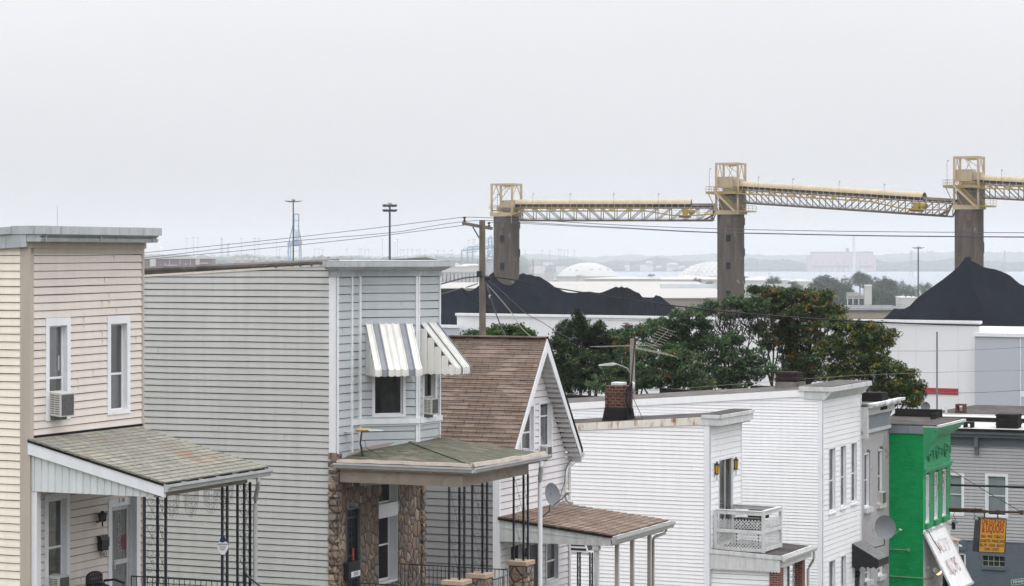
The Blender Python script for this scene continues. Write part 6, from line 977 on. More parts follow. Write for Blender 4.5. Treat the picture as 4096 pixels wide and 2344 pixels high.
# ================================================================== coal
def pile(name,label,pts,D,step,slope,rough,py_base,front,back,grp='coal piles in the yard'):
    import bisect
    xs=[p[0] for p in pts]
    def yy(px):
        i=max(1,min(len(xs)-1,bisect.bisect(xs,px))); a,b=pts[i-1],pts[i]; t=(px-a[0])/(b[0]-a[0]); t=max(0,min(1,t)); return a[1]+(b[1]-a[1])*t
    px=xs[0]; cols=[]
    while px<=xs[-1]: cols.append(px); px+=step
    offs_=[-back,-back*.6,-back*.3,-3,-1.2,0]+[front*(i/26)**1.35 for i in range(1,27)]; g0=gz(D)-1; vs=[]; fs=[]
    for o in offs_:
        y=D-o
        for c in cols:
            x=(c-HX)/FPX*D; zr=ZC-(yy(c)-HY)/FPX*D; z=zr-abs(o)*slope; 
            if abs(o)>.01: 
                n_=mnoise.fractal(Vector((x*.08,y*.08,3.1)),1.0,2.0,5)*rough*1.3*min(1,abs(o)/6)+mnoise.fractal(Vector((x*.8,y*.8,1)),1.0,2.0,3)*.28*min(1,abs(o)/2)+ mnoise.noise(Vector((x*.25,y*.02,7)))*rough*.5*min(1,abs(o)/10); z+=n_
            vs.append((x*(1 if o<=0 else 1),y,max(g0,z)))
    n=len(cols)
    for j in range(len(offs_)-1):
        for i in range(n-1): fs.append((j*n+i,j*n+i+1,(j+1)*n+i+1,(j+1)*n+i))
    m=MB(); m.mesh(vs,fs,True); return one(name,label,'coal pile',m,M['coal'],None,Vector(((cols[0]+cols[-1])/2/FPX*D-HX/FPX*D,D,g0)),grp)
def z2(x,y,s,ox,oy): return (ox+x/s,oy+y/s)
P1=[(1500,1172),(1700,1165)]+[z2(x,y,2.9125,1700,850) for x,y in ((180,890),(330,888),(430,890),(480,905),(520,912),(560,900),(600,872),(640,838),(690,785),(740,738),(800,688),(860,700),(930,735),(1000,742),(1085,733),(1120,712),(1150,706),(1185,722),(1230,722),(1280,742),(1330,745))]+[z2(x,y,3.18,2100,1000) for x,y in ((220,358),(260,385),(300,408),(340,440),(370,463),(440,498),(490,525),(550,540),(640,543),(700,538),(760,530),(830,528),(880,538),(940,545),(990,535),(1050,510),(1110,485),(1150,467),(1165,462),(1180,478),(1212,472),(1230,456),(1245,474),(1280,480),(1297,470),(1310,482),(1350,498),(1375,515),(1400,526),(1430,541),(1450,543),(1475,575),(1495,600),(1560,603),(1640,603),(1655,580),(1670,573),(1690,582),(1720,586),(1760,615),(1780,638),(1850,690),(1900,715),(1935,750),(2000,800),(2150,900))]
pile('coal_pile','long black coal pile with jagged crests around the left conveyor tower',P1,481,2.5,.64,1.3,0,60,40)
P3=[(3440,1330)]+[z2(x,y,2.08,3500,950) for x,y in ((20,705),(60,682),(100,650),(130,622),(150,598),(165,589),(200,597),(245,592),(290,568),(350,503),(420,452),(480,408),(560,352),(600,320),(650,280),(700,235),(735,190),(748,165),(768,158),(785,182),(800,195),(830,205),(860,222),(900,245),(950,256),(1000,264),(1060,285),(1100,303),(1130,320),(1165,352),(1200,382),(1240,402),(1330,450),(1450,560),(1700,760))]
pile('coal_pile','tall smooth conical black coal pile at the foot of the right conveyor tower',P3,437,2.5,.66,.7,0,60,30)
# ================================================================== conveyor towers
def concrete(name):
    m,nt,b,o=_nt(name); b.inputs['Roughness'].default_value=.9; v=coords(nt); c=mixc(nt,ramp(nt,noi(nt,coords(nt,'Object',(.9,.9,.09)),1.0,6,.6),.35,.7),(.080,.067,.056),(.130,.110,.09)); c=mixc(nt,ramp(nt,noi(nt,coords(nt,'Object',(1.2,1.2,.12)),1.0,3),.55,.72),c,(.18,.12,.08)); c=mixc(nt,ramp(nt,noi(nt,coords(nt,'Object',(.7,.7,.55)),1.3,2),.68,.70),c,(.22,.205,.18)); c=mixc(nt,ramp(nt,noi(nt,coords(nt,'Object',(.5,.5,.15)),1.0,5),.50,.8),c,(.05,.045,.045)); c=mixc(nt,ramp(nt,noi(nt,v,12,4),.3,.8),c,mixc(nt,1,c,(.75,.75,.75),'MULTIPLY')); nt.links.new(c,b.inputs['Base Color']); bumpn(nt,b,noi(nt,v,5,5),.5,.05); return m
M['conc']=concrete('stained_concrete')
def rail(m,pts,h=1.05,post=.05,step=1.6):
    for p,q in zip(pts,pts[1:]):
        p=Vector(p); q=Vector(q); u=Vector((0,0,1)); n=max(1,int((q-p).length/step))
        m.bar(p+u*h,q+u*h,.06); m.bar(p+u*h*.5,q+u*h*.5,.045); m.bar(p+u*.06,q+u*.06,.03,.12)
        for i in range(n+1): c=p+(q-p)*i/n; m.bar(c,c+u*h,.05)
def tower(label,px0,px1,pyt,D,wins,top,houseup,gh,stub=True,blind=()):
    s=D/FPX; r=(px1-px0)/2*s; F_=Fr((px0+px1)/2,D,gz(D)-2); zt=ZC-(pyt-HY)*s-F_.O.z; T=Th('conveyor_tower',label,'conveyor tower',F_,(0,0,0),'concrete conveyor towers')
    m=MB(); m.lathe((0,0,0),[(r,0),(r,zt)],40); m.lathe((0,0,zt),[(0,0),(r,0)],40)
    k=zt-1.5
    while k>0: m.lathe((0,0,k),[(r,0),(r+.02,.0),(r+.02,.05),(r,.05)],40); k-=2.4
    T.part('shaft',m,M['conc'])
    ca=math.radians(-114); # toward the camera, local angle
    for (pxc,pya,pyb,dk) in wins:
        x=(pxc-(px0+px1)/2)*s; x=max(-r*.985,min(r*.985,x)); z1=ZC-(pya-HY)*s-F_.O.z; z0=ZC-(pyb-HY)*s-F_.O.z; yw=-math.sqrt(max(0,r*r-x*x)); wp=F_.loc(F_.O+Vector((x,yw,0))); ang=math.degrees(math.atan2(wp.y,wp.x))+90; p=Pl(F_,wp.x,wp.y,ang); w=.44; m=MB()
        for q in ((-w-.06,-w,z0,z1),(w,w+.06,z0,z1),(-w-.06,w+.06,z1,z1+.08),(-w-.1,w+.1,z0-.12,z0)): m.pbox(p,*q,-.1,.10)
        o=T.part('window',m,M['conc']); m=MB(); m.pbox(p,-w,w,z0,z1,-.1,.045); T.part('opening' if dk else 'shutter',m,M['opening'] if dk else M['shut'],o)
    # platform and gantry in the 24 degree frame
    gx=2.15; gy=2.15; zb=zt-.0; H=top; m=MB(); m.box(-gx-.25,gx+.25,-gy-.25,gy+.25,zt,zt+.32); m.box(-gx-.25,gx+.25,-gy-.3,-gy-.1,zt-.02,zt+.75); m.box(gx+.1,gx+.3,-gy-.3,gy+.3,zt-.02,zt+.75); T.part('platform',m,M['tan'])
    m=MB()
    for x in (-gx,gx):
        for y in (-gy,gy): m.box(x-.18,x+.18,y-.18,y+.18,zt+.3,zt+H)
    t=zt+H
    for y in (-gy,gy): m.box(-gx-.18,gx+.18,y-.16,y+.16,t-.32,t)
    for x in (-gx,gx): m.box(x-.16,x+.16,-gy+.16,gy-.16,t-.32,t)
    for x in (-gx,gx): m.bar((x,0,t-.3),(x,-gy+.1,t-H*.42),.13); m.bar((x,0,t-.3),(x,gy-.1,t-H*.42),.13)
    m.bar((-gx+.1,gy,t-H*.45),(-.1,gy,t-.3),.12); m.bar((-gx*.1,-gy,t-.3),(gx-.1,-gy,t-H*.20),.10); m.bar((-gx+.1,-gy,t-.55*H),(gx*.5,-gy,t-.5),.10) if not houseup else m.bar((-.3,-gy,t-.35),(gx-.1,-gy,t-H*.42),.1)
    T.part('gantry_frame',m,M['tan']); m=MB(); m.box(-gx*.25,gx*.75,-.2,.2,t-.62,t-.28); T.part('hoist_beam',m,M['yel']); m=MB(); m.bar((-.1,0,t-.6),(-.35,0,t-2.0),.03); m.box(-.25,.0,-.12,.12,t-.8,t-.6); T.part('hoist_cable',m,M['dgrey'])
    hz=zt+houseup; m=MB()
    if houseup: 
        m.box(-gx-.1,.9,-1.5,1.5,hz,hz+2.1); m.box(-.9,gx+.2,-1.35,1.35,hz+.2,hz+1.6); T.part('machine_house',m,M['tan']); m=MB(); m.box(-gx-1.9,gx+.2,-gy-.5,gy,hz-1.15,hz-.8); 
        for x in (-gx-1.6,-gx-.2,gx): m.bar((x,-gy,hz-1.0),(min(x+1.7,gx),-gy,zt+.5),.14)
        T.part('upper_deck',m,M['tan']); m=MB(); m.box(-gx*.9,gx+.0,-1.2,1.2,zt+.6,hz-1.2); m.box(gx-.6,gx+.5,-.9,.9,zt+.4,hz+.2); T.part('chute',m,M['rsteel']); m=MB(); m.box(-gx*.5,gx*.7,-1.4,-1.0,hz-1.0,hz+.1); m.lathe((gx*.3,-1.5,hz-.45),[(0,0),(.35,0),(.35,.8),(0,.8)],12,(0,1,0)); T.part('drive_motor',m,M['rsteel'])
        m=MB(); rail(m,[(-gx-1.9,gy,hz-.8),(-gx-1.9,-gy-.5,hz-.8),(gx+.2,-gy-.5,hz-.8)]); rail(m,[(-gx,-gy-.2,zt+.7),(gx,-gy-.2,zt+.7)]); m.box(-gx-1.9,gx+.2,-gy-.55,-gy-.5,hz-.95,hz-.78)
        if stub: rail(m,[(gx+.3,-gy-.3,zt+.55),(gx+2.2,-gy-.3,zt+.55),(gx+2.2,gy,zt+.55)]); m.box(gx+.2,gx+2.2,-gy-.3,gy,zt+.40,zt+.52); m.bar((gx+.2,-gy-.3,zt+2.4),(gx+1.8,-gy-.3,zt+.5),.08)
        a=Vector((-gx+.1,-gy-.65,hz-.8)); b=Vector((gx-.3,-gy-.65,zt+.5)); rail(m,[a,b]); rail(m,[a+Vector((0,-.5,0)),b+Vector((0,-.5,0))]); T.part('railing',m,M['yel']); m=MB(); m.bar(a,b,.12,.3); m.bar(a+Vector((0,-.5,0)),b+Vector((0,-.5,0)),.12,.3)
        for i in range(12): c=a+(b-a)*i/11; m.box(c.x-.13,c.x+.13,c.y-.5,c.y,c.z-.03,c.z+.03)
        T.part('stair',m,M['tan'])
        m=MB(); m.bar((-gx-1.2,-gy-.4,hz-.8),(-gx-1.2,-gy-.4,hz+3.6),.05); m.lathe((-gx-1.0,-gy-.4,hz+3.5),[(0,0),(.22,.05),(.12,.16),(0,.18)],8); T.part('lamp_mast',m,M['dgrey'])
        m=MB()
        for i in range(9): m.bar((-.7+.3*i,-gy+.1,zt+.4),(-.7+.3*i,-gy+.1,zt+.4+1.2+.5*(i%3)),.09)
        m.bar((-gx+.4,-gy,hz-1.8),(gx+.9,-gy-.2,hz-1.9),.09); m.bar((-gx+.4,-gy,hz-2.5),(gx-.2,-gy-.1,zt+1.4),.09); T.part('pipes',m,M['rsteel'])
    else:
        m=MB(); m.box(-.8,gx+.1,-1.4,1.4,zt+1.0,zt+3.1); m.box(-gx*.6,gx,-1.5,1.2,zt+1.0,zt+2.0); T.part('machine_house',m,M['tan']); m=MB(); m.box(-.3,gx-.2,-1.6,-1.2,zt+.9,zt+1.8); m.box(-.3,gx-.2,-1.2,1.2,zt+.4,zt+1.0); T.part('drive_motor',m,M['rsteel']); m=MB(); rail(m,[(-gx+.1,gy,zt+1.1),(-gx+.1,-gy,zt+1.1),(-.9,-gy,zt+1.1)]); m.box(-gx,-.9,-gy-.05,-gy+.5,zt+1.0,zt+1.1); rail(m,[(-.9,-gy-.1,zt+1.2),(.2,-gy-.1,zt+.4)]); T.part('railing',m,M['yel'])
        m=MB(); m.bar((-gx-.5,-gy-.3,zt+1.8),(gx+.6,-gy-.3,zt+2.0),.12); m.bar((-gx-.5,-gy-.3,zt+1.6),(gx+.1,-gy-.3,zt+1.65),.10); m.bar((-gx-.4,-gy-.3,zt+2.15),(gx-.6,-gy-.3,zt+2.1),.10)
        m.tube([(.9,-gy-.4,zt+.5),(1.1,-gy-.5,zt+.2),(2.1,-gy-.5,zt+.25),(2.2,-gy-.5,zt+.15),(2.2,-gy-.5,zt-1.4)],.07,6); m.bar((-.9,-gy-.2,zt+1.1),(.15,-gy-.2,zt+.4),.12,.3); T.part('pipes',m,M['tan'])
        m=MB(); m.bar((-1.0,-gy+.2,zt+.3),(-1.0,-gy+.2,zt+4.3),.05); m.lathe((-1.0,-gy+.2,zt+4.2),[(0,-.1),(.18,0),(.0,.15)],8); m.lathe((.2,-gy,zt+2.8),[(0,-.1),(.2,.0),(.22,.06),(0,.08)],8); T.part('lamp_mast',m,M['dgrey'])
    return T
M['opening']=mat('dark_opening',(.012,.016,.022),.9,.1); M['shut']=mat('brown_shutter_board',(.135,.10,.075),.85,.1)
s_=.0480
tower('stained concrete conveyor tower on the left, standing in the jagged coal pile',1974,2078,866,481,[(2009,892,914,0),(2009,942,970,1),(2009,1051,1078,1),(2077,998,1025,1),(2076,890,912,0)],6.3,0,6)
tower('middle concrete conveyor tower rising behind the treetop, with patched stains',2869,2977,858,471,[(2909,872,899,0),(2909,940,966,1),(2909,1050,1077,1),(2909,1162,1189,1),(2976,995,1022,1),(2976,1107,1134,1),(2974,873,898,0)],9.7,5.0,9)
tower('right concrete conveyor tower above the conical coal pile',3819,3934,838,444,[(3864,856,885,0),(3864,912,941,0),(3864,1028,1056,1),(3933,970,1010,1)],9.4,5.0,9)
def conveyor(label,pa,pb,Da,Db,hood1,L_ext,mirror=.56,left_step=True,lamps=()):
    a=W(pa[0],pa[1],Da); b=W(pb[0],pb[1],Db); d=b-a; L=d.length; ex=d.normalized(); n=Vector((ex.y,-ex.x,0)).normalized()  # toward the camera
    up=Vector((0,0,1)); T=Th('conveyor_bridge',label,'conveyor',WF_,Vector(((a.x+b.x)/2,(a.y+b.y)/2,(a.z+b.z)/2-4)),'conveyor bridges'); P=lambda t,y,z: a+ex*t+n*y+up*z
    hl=L*hood1; m=MB(); K=12; r=.85; arcs=[]
    ring=lambda t,rr: [P(t,rr*math.cos(math.pi*k/K)*1.1,-.98+rr*1.12*math.sin(math.pi*k/K)) for k in range(K+1)]
    nseg=max(2,int(hl/1.2))
    for i in range(nseg):
        A0=ring(hl*i/nseg+.0,r); A1=ring(hl*(i+1)/nseg-.03,r+.004); m.mesh(A0+A1,[(k,k+1,K+2+k,K+1+k) for k in range(K)],True)
    e0=ring(hl,r); e1=ring(hl,r-.07); m.mesh(e0+e1,[(k,k+1,K+2+k,K+1+k) for k in range(K)]); T.part('hood',m,M['tan'])
    m=MB(); nn=int(L/1.22)
    for i in range(nn):
        t=.1+i*1.22
        for y in (-.93,.93): 
            c=P(t,y,-.98 if t<hl else -1.2); c2=P(t,y,-1.58); m.bar(c2,c,.08)
    T.part('hood_posts',m,M['tan']); m=MB(); m.hexa([P(0,.8,-1.55),P(L,.8,-1.55),P(L,-.6,-1.55),P(0,-.6,-1.55),P(0,.85,-.98),P(L,.85,-.98),P(L,-.75,-.98),P(0,-.75,-.98)]); T.part('belt',m,M['dsteel']); m=MB()
    for i in range(int(L/1.22)):
        t=.7+i*1.22; c=P(t,.72,-1.6); m.bar(c,P(t,.72,-1.15),.16,.12); m.bar(P(t-.1,.7,-1.58),P(t+.1,.7,-1.58),.25,.12)
    for (t0,t1) in ((hl+.2,L),): m.hexa([P(t0,.95,-1.35),P(t1,.95,-1.35),P(t1,.85,-1.35),P(t0,.85,-1.35),P(t0,.95,-.85),P(t1,.95,-.85),P(t1,.85,-.85),P(t0,.85,-.85)])
    T.part('idlers',m,M['rsteel'])
    m=MB(); 
    for y in (-1.35,1.35): m.bar(P(0,y,-1.72),P(L,y,-1.72),.16,.20); m.bar(P(L*.035,y,-4.15),P(L*.975,y,-4.15),.2,.17)
    m.bar(P(0,0,-1.66),P(L,0,-1.66),1.9,.06)
    for y in (-1.35,1.35): m.bar(P(.0,y,-1.8),P(L*.035,y,-4.1),.17); m.bar(P(L*.975,y,-4.1),P(L,y,-1.9),.2)
    npn=int(L/2.75); tn=L*.035; st=(L*.94)/npn
    for i in range(npn+1):
        t=tn+st*i
        for y in (-1.35,1.35):
            m.bar(P(t,y,-4.1),P(t,y,-1.75),.14)
            if i<npn:
                if (i+.5)/npn<mirror: m.bar(P(t,y,-1.8),P(t+st,y,-4.1),.14)
                else: m.bar(P(t,y,-4.1),P(t+st,y,-1.8),.14)
        m.bar(P(t,-1.35,-4.15),P(t,1.35,-4.15),.1)
        if i<npn: m.bar(P(t,-1.35,-4.15),P(t+st,1.35,-4.15),.08)
    T.part('truss',m,M['tan2']); m=MB(); m.bar(P(L*.03,1.5,-3.8),P(L*.98,1.5,-3.85),.10); m.bar(P(.02*L,.2,-4.0),P(L*.99,.2,-4.0),.16); m.bar(P(L*.02,.0,-3.6),P(L*.96,.0,-3.6),.05)
    m.tube([P(L*.94,1.2,-4.0),P(L*.965,1.2,-3.5),P(L*.985,1.2,-3.0),P(L*.99,1.2,-2.0)],.2,6); T.part('pipes',m,M['rsteel'])
    m=MB(); pts=[P(0,2.1,-3.1 if left_step else -2.35),P(L*.05,2.1,-2.4),P(L*.66,2.1,-2.35),P(L*.79,2.1,-3.2),P(L*.9,2.1,-3.2),P(L,2.1,-2.9)]
    for p,q in zip(pts,pts[1:]):
        m.bar(p,q,.9,.09); m.bar(p+n*.4+up*.1,q+n*.4+up*.1,.05,.16); m.bar(p+n*.4+up*1.0,q+n*.4+up*1.0,.055); m.bar(p+n*.4+up*.5,q+n*.4+up*.5,.04); k=max(1,int((q-p).length/1.9))
        for i in range(k+1): c=p+(q-p)*i/k; m.bar(c+n*.4,c+n*.4+up*1.02,.055)
    for i in range(int(L*.62/2.75)): c=P(2.5+2.75*i,2.4,-1.9); m.bar(P(2.5+2.75*i,1.35,-1.75),P(3.2+2.75*i,2.4,-2.4),.09)
    T.part('walkway',m,M['yel']); m=MB()
    for i in range(6): t=L*(.10+.095*i); m.hexa([P(t,2.0,-2.15),P(t+.7,2.0,-2.15),P(t+.7,1.4,-2.15),P(t,1.4,-2.15),P(t-.15,2.0,-1.95),P(t+.9,2,-1.95),P(t+.9,1.4,-1.95),P(t-.15,1.4,-1.95)])
    c=P(L*.88,1.4,-2.45); m.lathe(c-n*.5,[(0,0),(.55,0),(.55,1.2),(0,1.2)],16,n); m.hexa([P(L*.84,1.9,-3.1),P(L*.86,1.9,-3.1),P(L*.86,.9,-3.1),P(L*.84,.9,-3.1),P(L*.835,1.9,-1.9),P(L*.865,1.9,-1.9),P(L*.865,.9,-1.9),P(L*.835,.9,-1.9)]); m.bar(P(L*.82,1.8,-3.35),P(L*.88,1.8,-3.35),.5,.4); T.part('take_up_drive',m,M['yel'])
    m=MB()
    for f in lamps: c=P(L*f,1.7,-1.7); m.bar(c,c+up*2.6,.045); m.lathe(c+up*2.55+ex*.12,[(0,.0),(.17,.05),(.05,.22),(0,.22)],8)
    T.part('lamps',m,M['dgrey'])
    return T
conveyor('level tan hooded conveyor bridge between the left and middle towers',(2058,797),(2868,796),480,472,.876,0,.53,True,(.10,.285,.50,.72))
conveyor('sloping tan hooded conveyor bridge between the middle and right towers',(2932,722),(3822,776),471,445,.868,0,.50,False,(.14,.30,.51,.71))
conveyor('end of a tan hooded conveyor bridge leaving the frame at the right',(3886,697),(4700,737),444,425,.87,0,.5,False,(.17,.4))
# ================================================================== poles and wires
def sagwire(m,p,q,sag,r=.02,n=24):
    p=Vector(p); q=Vector(q); m.tube([p+(q-p)*(i/n)-Vector((0,0,4*sag*(i/n)*(1-i/n))) for i in range(n+1)],r,4)
def pwire(name,label,pts,D0,D1,r,mt,grp='overhead wires',cat='wire'):
    x0,x1=pts[0][0],pts[-1][0]; P=[]; n=len(pts)
    # smooth interpolation through the points
    for i in range(n-1):
        a=pts[max(i-1,0)]; b=pts[i]; c=pts[i+1]; d=pts[min(i+2,n-1)]
        for k in range(8):
            t=k/8; f=lambda j: .5*((2*b[j])+(-a[j]+c[j])*t+(2*a[j]-5*b[j]+4*c[j]-d[j])*t*t+(-a[j]+3*b[j]-3*c[j]+d[j])*t**3); x=f(0); y=f(1); D=D0+(D1-D0)*(x-x0)/(x1-x0 if abs(x1-x0)>1 else 1) if abs(x1-x0)>60 else D0+(D1-D0)*(i+t)/(n-1); P.append(W(x,y,D))
    P.append(W(pts[-1][0],pts[-1][1],D1)); m=MB(); m.tube(P,r,5); return one(name,label,cat,m,mt,None,P[0],grp)
DP=112; s=DP/FPX; F1=Fr(1929,DP,gz(DP)); T=Th('utility_pole','weathered wooden utility pole with crossarm behind the brown shingle roof','utility pole',F1,(0,0,0)); top=F1.w(1927,880,DP); m=MB(); m.tube([(.02,0,-1),(.02,0,top.z*.5),(-.0,0,top.z)],[.185,.165,.135],12); T.part('pole',m,M['wood']); ca=F1.loc(W(1852,893,DP-1.2)); cb=F1.loc(W(1967,914,DP+.6)); m=MB(); m.bar(ca,cb,.11,.13); T.part('crossarm',m,M['wood']); m=MB(); m.bar(F1.loc(W(1891,907,DP-.5)),F1.loc(W(1916,951,DP-.16)),.03,.05); T.part('brace',m,M['iron']); 
def insul(T,px,py,D,h,col):
    p=T.fr.loc(W(px,py,D)); m=MB(); m.tube([p-Vector((0,0,h*1.2)),p],.012); m.lathe(p-Vector((0,0,h*.9)),[(0,0),(.04,0),(.085,h*.15),(.03,h*.35),(.03,h*.5),(.08,h*.75),(.05,h*.9),(0,h)],12); T.part('insulator',m,col)
ins1=mat('brown_insulator',(.05,.02,.025),.3); ins2=mat('pale_insulator',(.35,.36,.38),.3); insul(T,1858,868,DP-1.1,.22,ins1); insul(T,1956,889,DP+.5,.22,ins1)
for px,py in ((1948,990),(1906,1085)): 
    m=MB(); 
m=MB(); c=F1.loc(W(1920,1095,DP-.2)); m.box(c.x-.12,c.x+.12,c.y-.1,c.y+.05,c.z-.12,c.z+.12); c=F1.loc(W(1950,1110,DP-.1)); m.lathe(c-Vector((0,0,.1)),[(0,0),(.12,.02),(.13,.15),(0,.2)],8); m.tube([F1.loc(W(1938,1103,DP)),F1.loc(W(1965,1118,DP-.1)),F1.loc(W(1955,1130,DP-.1)),F1.loc(W(1940,1120,DP-.1))],.012,4); T.part('cable_clamp',m,M['iron']); m=MB()
c=F1.loc(W(1944,1130,DP-.2)); d_=F1.loc(W(1956,1168,DP-.25))
for i in range(7): q=c+(d_-c)*(i/7+.05); m.lathe(q,[(0,-.03),(.045,-.01),(.045,.01),(0,.03)],8,(d_-c))
m.tube([c,d_],.018,5); T.part('strain_insulators',m,M['dgrey']); m=MB(); a_=F1.loc(W(1862,1150,DP-.2)); b_=F1.loc(W(1912,1134,DP-.2)); m.tube([a_,b_],.018,5)
for i in range(6): q=a_+(b_-a_)*(i/7+.2); m.lathe(q,[(0,-.03),(.04,-.01),(.04,.01),(0,.03)],8,(b_-a_))
T.part('strain_insulators',m,M['dgrey']); m=MB(); m.lathe(F1.loc(W(1959,1186,DP-.3)),[(0,-.1),(.05,-.08),(.06,.05),(0,.1)],8); T.part('clamp',m,ins2)
wm2=mat('overhead_wire',(.10,.09,.12),.6,.05); wk=mat('black_cable',(.012,.012,.016),.5,.05); wl_=mat('pale_bare_wire',(.22,.20,.18),.6,.05)
pwire('power_line','upper overhead wire from the left roof to the top of the wooden pole',[(300,1037),(576,1011),(1100,958),(1500,912),(1700,887),(1858,868)],112,DP-1.1,.013,wm2)
pwire('power_line','middle overhead wire from the left roof to the wooden pole',[(300,1057),(576,1031),(1100,971),(1550,932),(1700,909),(1800,893),(1914,881)],112,DP,.013,wm2)
pwire('power_line','lowest of the three overhead wires on the left',[(300,1064),(576,1038),(1000,999),(1400,958),(1700,921),(1856,901)],112,DP-1,.013,wm2)
pwire('power_line','upper long overhead wire crossing the towers from the wooden pole to the right edge',[(1858,868),(1980,872),(2200,884),(2500,901),(2870,915),(3300,924),(3800,929),(4300,932)],DP-1,DP-12,.014,wm2)
pwire('power_line','second long overhead wire crossing the towers just under the upper one',[(1940,881),(2100,889),(2300,901),(2500,911),(2800,927),(3100,934),(3500,942),(3900,946),(4300,948)],DP,DP-12,.014,wm2)
pwire('power_line','lower long overhead wire close beneath the second one, starting at the right insulator',[(1956,889),(2100,894),(2300,905),(2500,914),(2800,929),(3100,936),(3500,944),(3900,948),(4300,951)],DP,DP-12,.012,wm2)
pwire('telephone_cable','thick black cable sagging right from the wooden pole across coal and treetops',[(1946,1104),(2060,1120),(2200,1148),(2400,1180),(2700,1223),(3000,1255),(3300,1277),(3600,1292),(3900,1301),(4300,1306)],DP,DP-16,.030,wk)
pwire('telephone_cable','thick black cable running left from the wooden pole to the grey house',[(1500,1160),(1700,1147),(1762,1136),(1850,1113),(1914,1106)],90,DP,.032,wk)
pwire('telephone_cable','black cable from the strain insulators left to the grey house',[(1600,1190),(1700,1185),(1764,1176),(1815,1162),(1850,1152)],90,DP,.032,wk)
for k,(pts,r_) in enumerate((([(1850,1152),(1870,1180),(1900,1206),(1940,1220),(1972,1227)],.022),([(1850,1152),(1880,1190),(1910,1212),(1950,1221),(1975,1225)],.018),([(1850,1152),(1865,1185),(1885,1210),(1915,1225),(1950,1227),(1976,1228)],.018))): pwire('loop_cable',['highest of the three black loop cables passing behind the wooden pole','middle black loop cable behind the wooden pole','lowest black loop cable hanging behind the wooden pole'][k],pts,DP,DP+.5,r_,wk)
pwire('guy_wire','thick dark guy wire dropping from the pole to the brown roof ridge',[(1956,1168),(1963,1188),(1972,1222),(1990,1270),(2005,1308),(2026,1352)],DP,DP-4,.028,wk)
pwire('guy_wire','middle pale and black wire slanting down from the pole to the bushes',[(1942,1134),(1960,1150),(2000,1195),(2045,1250),(2085,1310),(2130,1352)],DP,DP-5,.018,wl_)
pwire('guy_wire','thin wire slanting from the pole down to the dark tree',[(1948,1118),(1990,1150),(2050,1205),(2110,1257),(2170,1290),(2225,1325),(2290,1360)],DP,DP+10,.016,wm2)
pwire('power_line','thick black cable crossing in front of the grey corner house windows',[(3803,1940),(3950,1944),(4096,1948),(4300,1953)],111.5,109,.05,wk)
pwire('power_line','pair of thin pale wires across the white warehouse at the right',[(3480,1404),(3640,1404),(3800,1403),(3950,1397),(4096,1389),(4300,1380)],190,150,.016,M['galv'])
pwire('power_line','thin wire across the warehouse just above the red stripe',[(2230,1577),(2500,1568),(2640,1560),(3100,1525),(3350,1506),(3560,1496),(3800,1488),(4096,1481),(4300,1474)],125,128,.010,wl_)
pwire('power_line','dark wire crossing the red stripe at the right edge',[(3640,1566),(3780,1571),(3900,1571),(4000,1566),(4096,1561),(4300,1552)],185,150,.018,wm2)
# second pole with street light
DQ=132; F2=Fr(2530,DQ,gz(DQ)); T=Th('utility_pole','grey wooden pole behind the brick chimney, carrying a cobra head street light','utility pole',F2,(0,0,0)); tz=F2.w(2529,1354,DQ); m=MB(); m.tube([(0,0,-1),(0,0,tz.z)],[.17,.135],12); T.part('pole',m,mat('bleached_pole_wood',(.27,.255,.235),.9,.12,2,.1)); c=F2.loc(W(2531,1543,DQ-.3)); m=MB(); m.lathe(c-Vector((0,0,.25)),[(0,0),(.11,0),(.11,.36),(.07,.45),(0,.45)],14); T.part('transformer',m,M['oldwhite'])
e0=F2.loc(W(2520,1492,DQ)); e1=F2.loc(W(2490,1465,DQ-.3)); e2=F2.loc(W(2466,1457,DQ-.5)); T2=Th('street_light','silver cobra head street light on a curved arm against the dark trees','street lamp',F2,e0); m=MB(); m.tube([e0,(e0+e1)/2+Vector((.04,0,.08)),e1,e2],.03,6); T2.part('arm',m,M['galvl'] if 'galvl' in M else M.setdefault('galvl',mat('light_galvanised',(.42,.43,.44),.4))); a_=F2.loc(W(2396,1462,DQ-.8)); m=MB(); dd=a_-e2; m.loft([e2+Vector((0,-.05,-.04)),e2+Vector((0,.05,-.04)),e2+Vector((0,.05,.05)),e2+Vector((0,-.05,.05))],[e2+dd*.25+Vector((0,-.15,-.07)),e2+dd*.25+Vector((0,.15,-.07)),e2+dd*.25+Vector((0,.12,.10)),e2+dd*.25+Vector((0,-.12,.10))]); m.loft([e2+dd*.25+Vector((0,-.15,-.07)),e2+dd*.25+Vector((0,.15,-.07)),e2+dd*.25+Vector((0,.12,.10)),e2+dd*.25+Vector((0,-.12,.10))],[a_+Vector((0,-.10,-.03)),a_+Vector((0,.10,-.03)),a_+Vector((0,.07,.05)),a_+Vector((0,-.07,.05))]); T2.part('lamp_head',m,M['galvl'],bevel=.02)
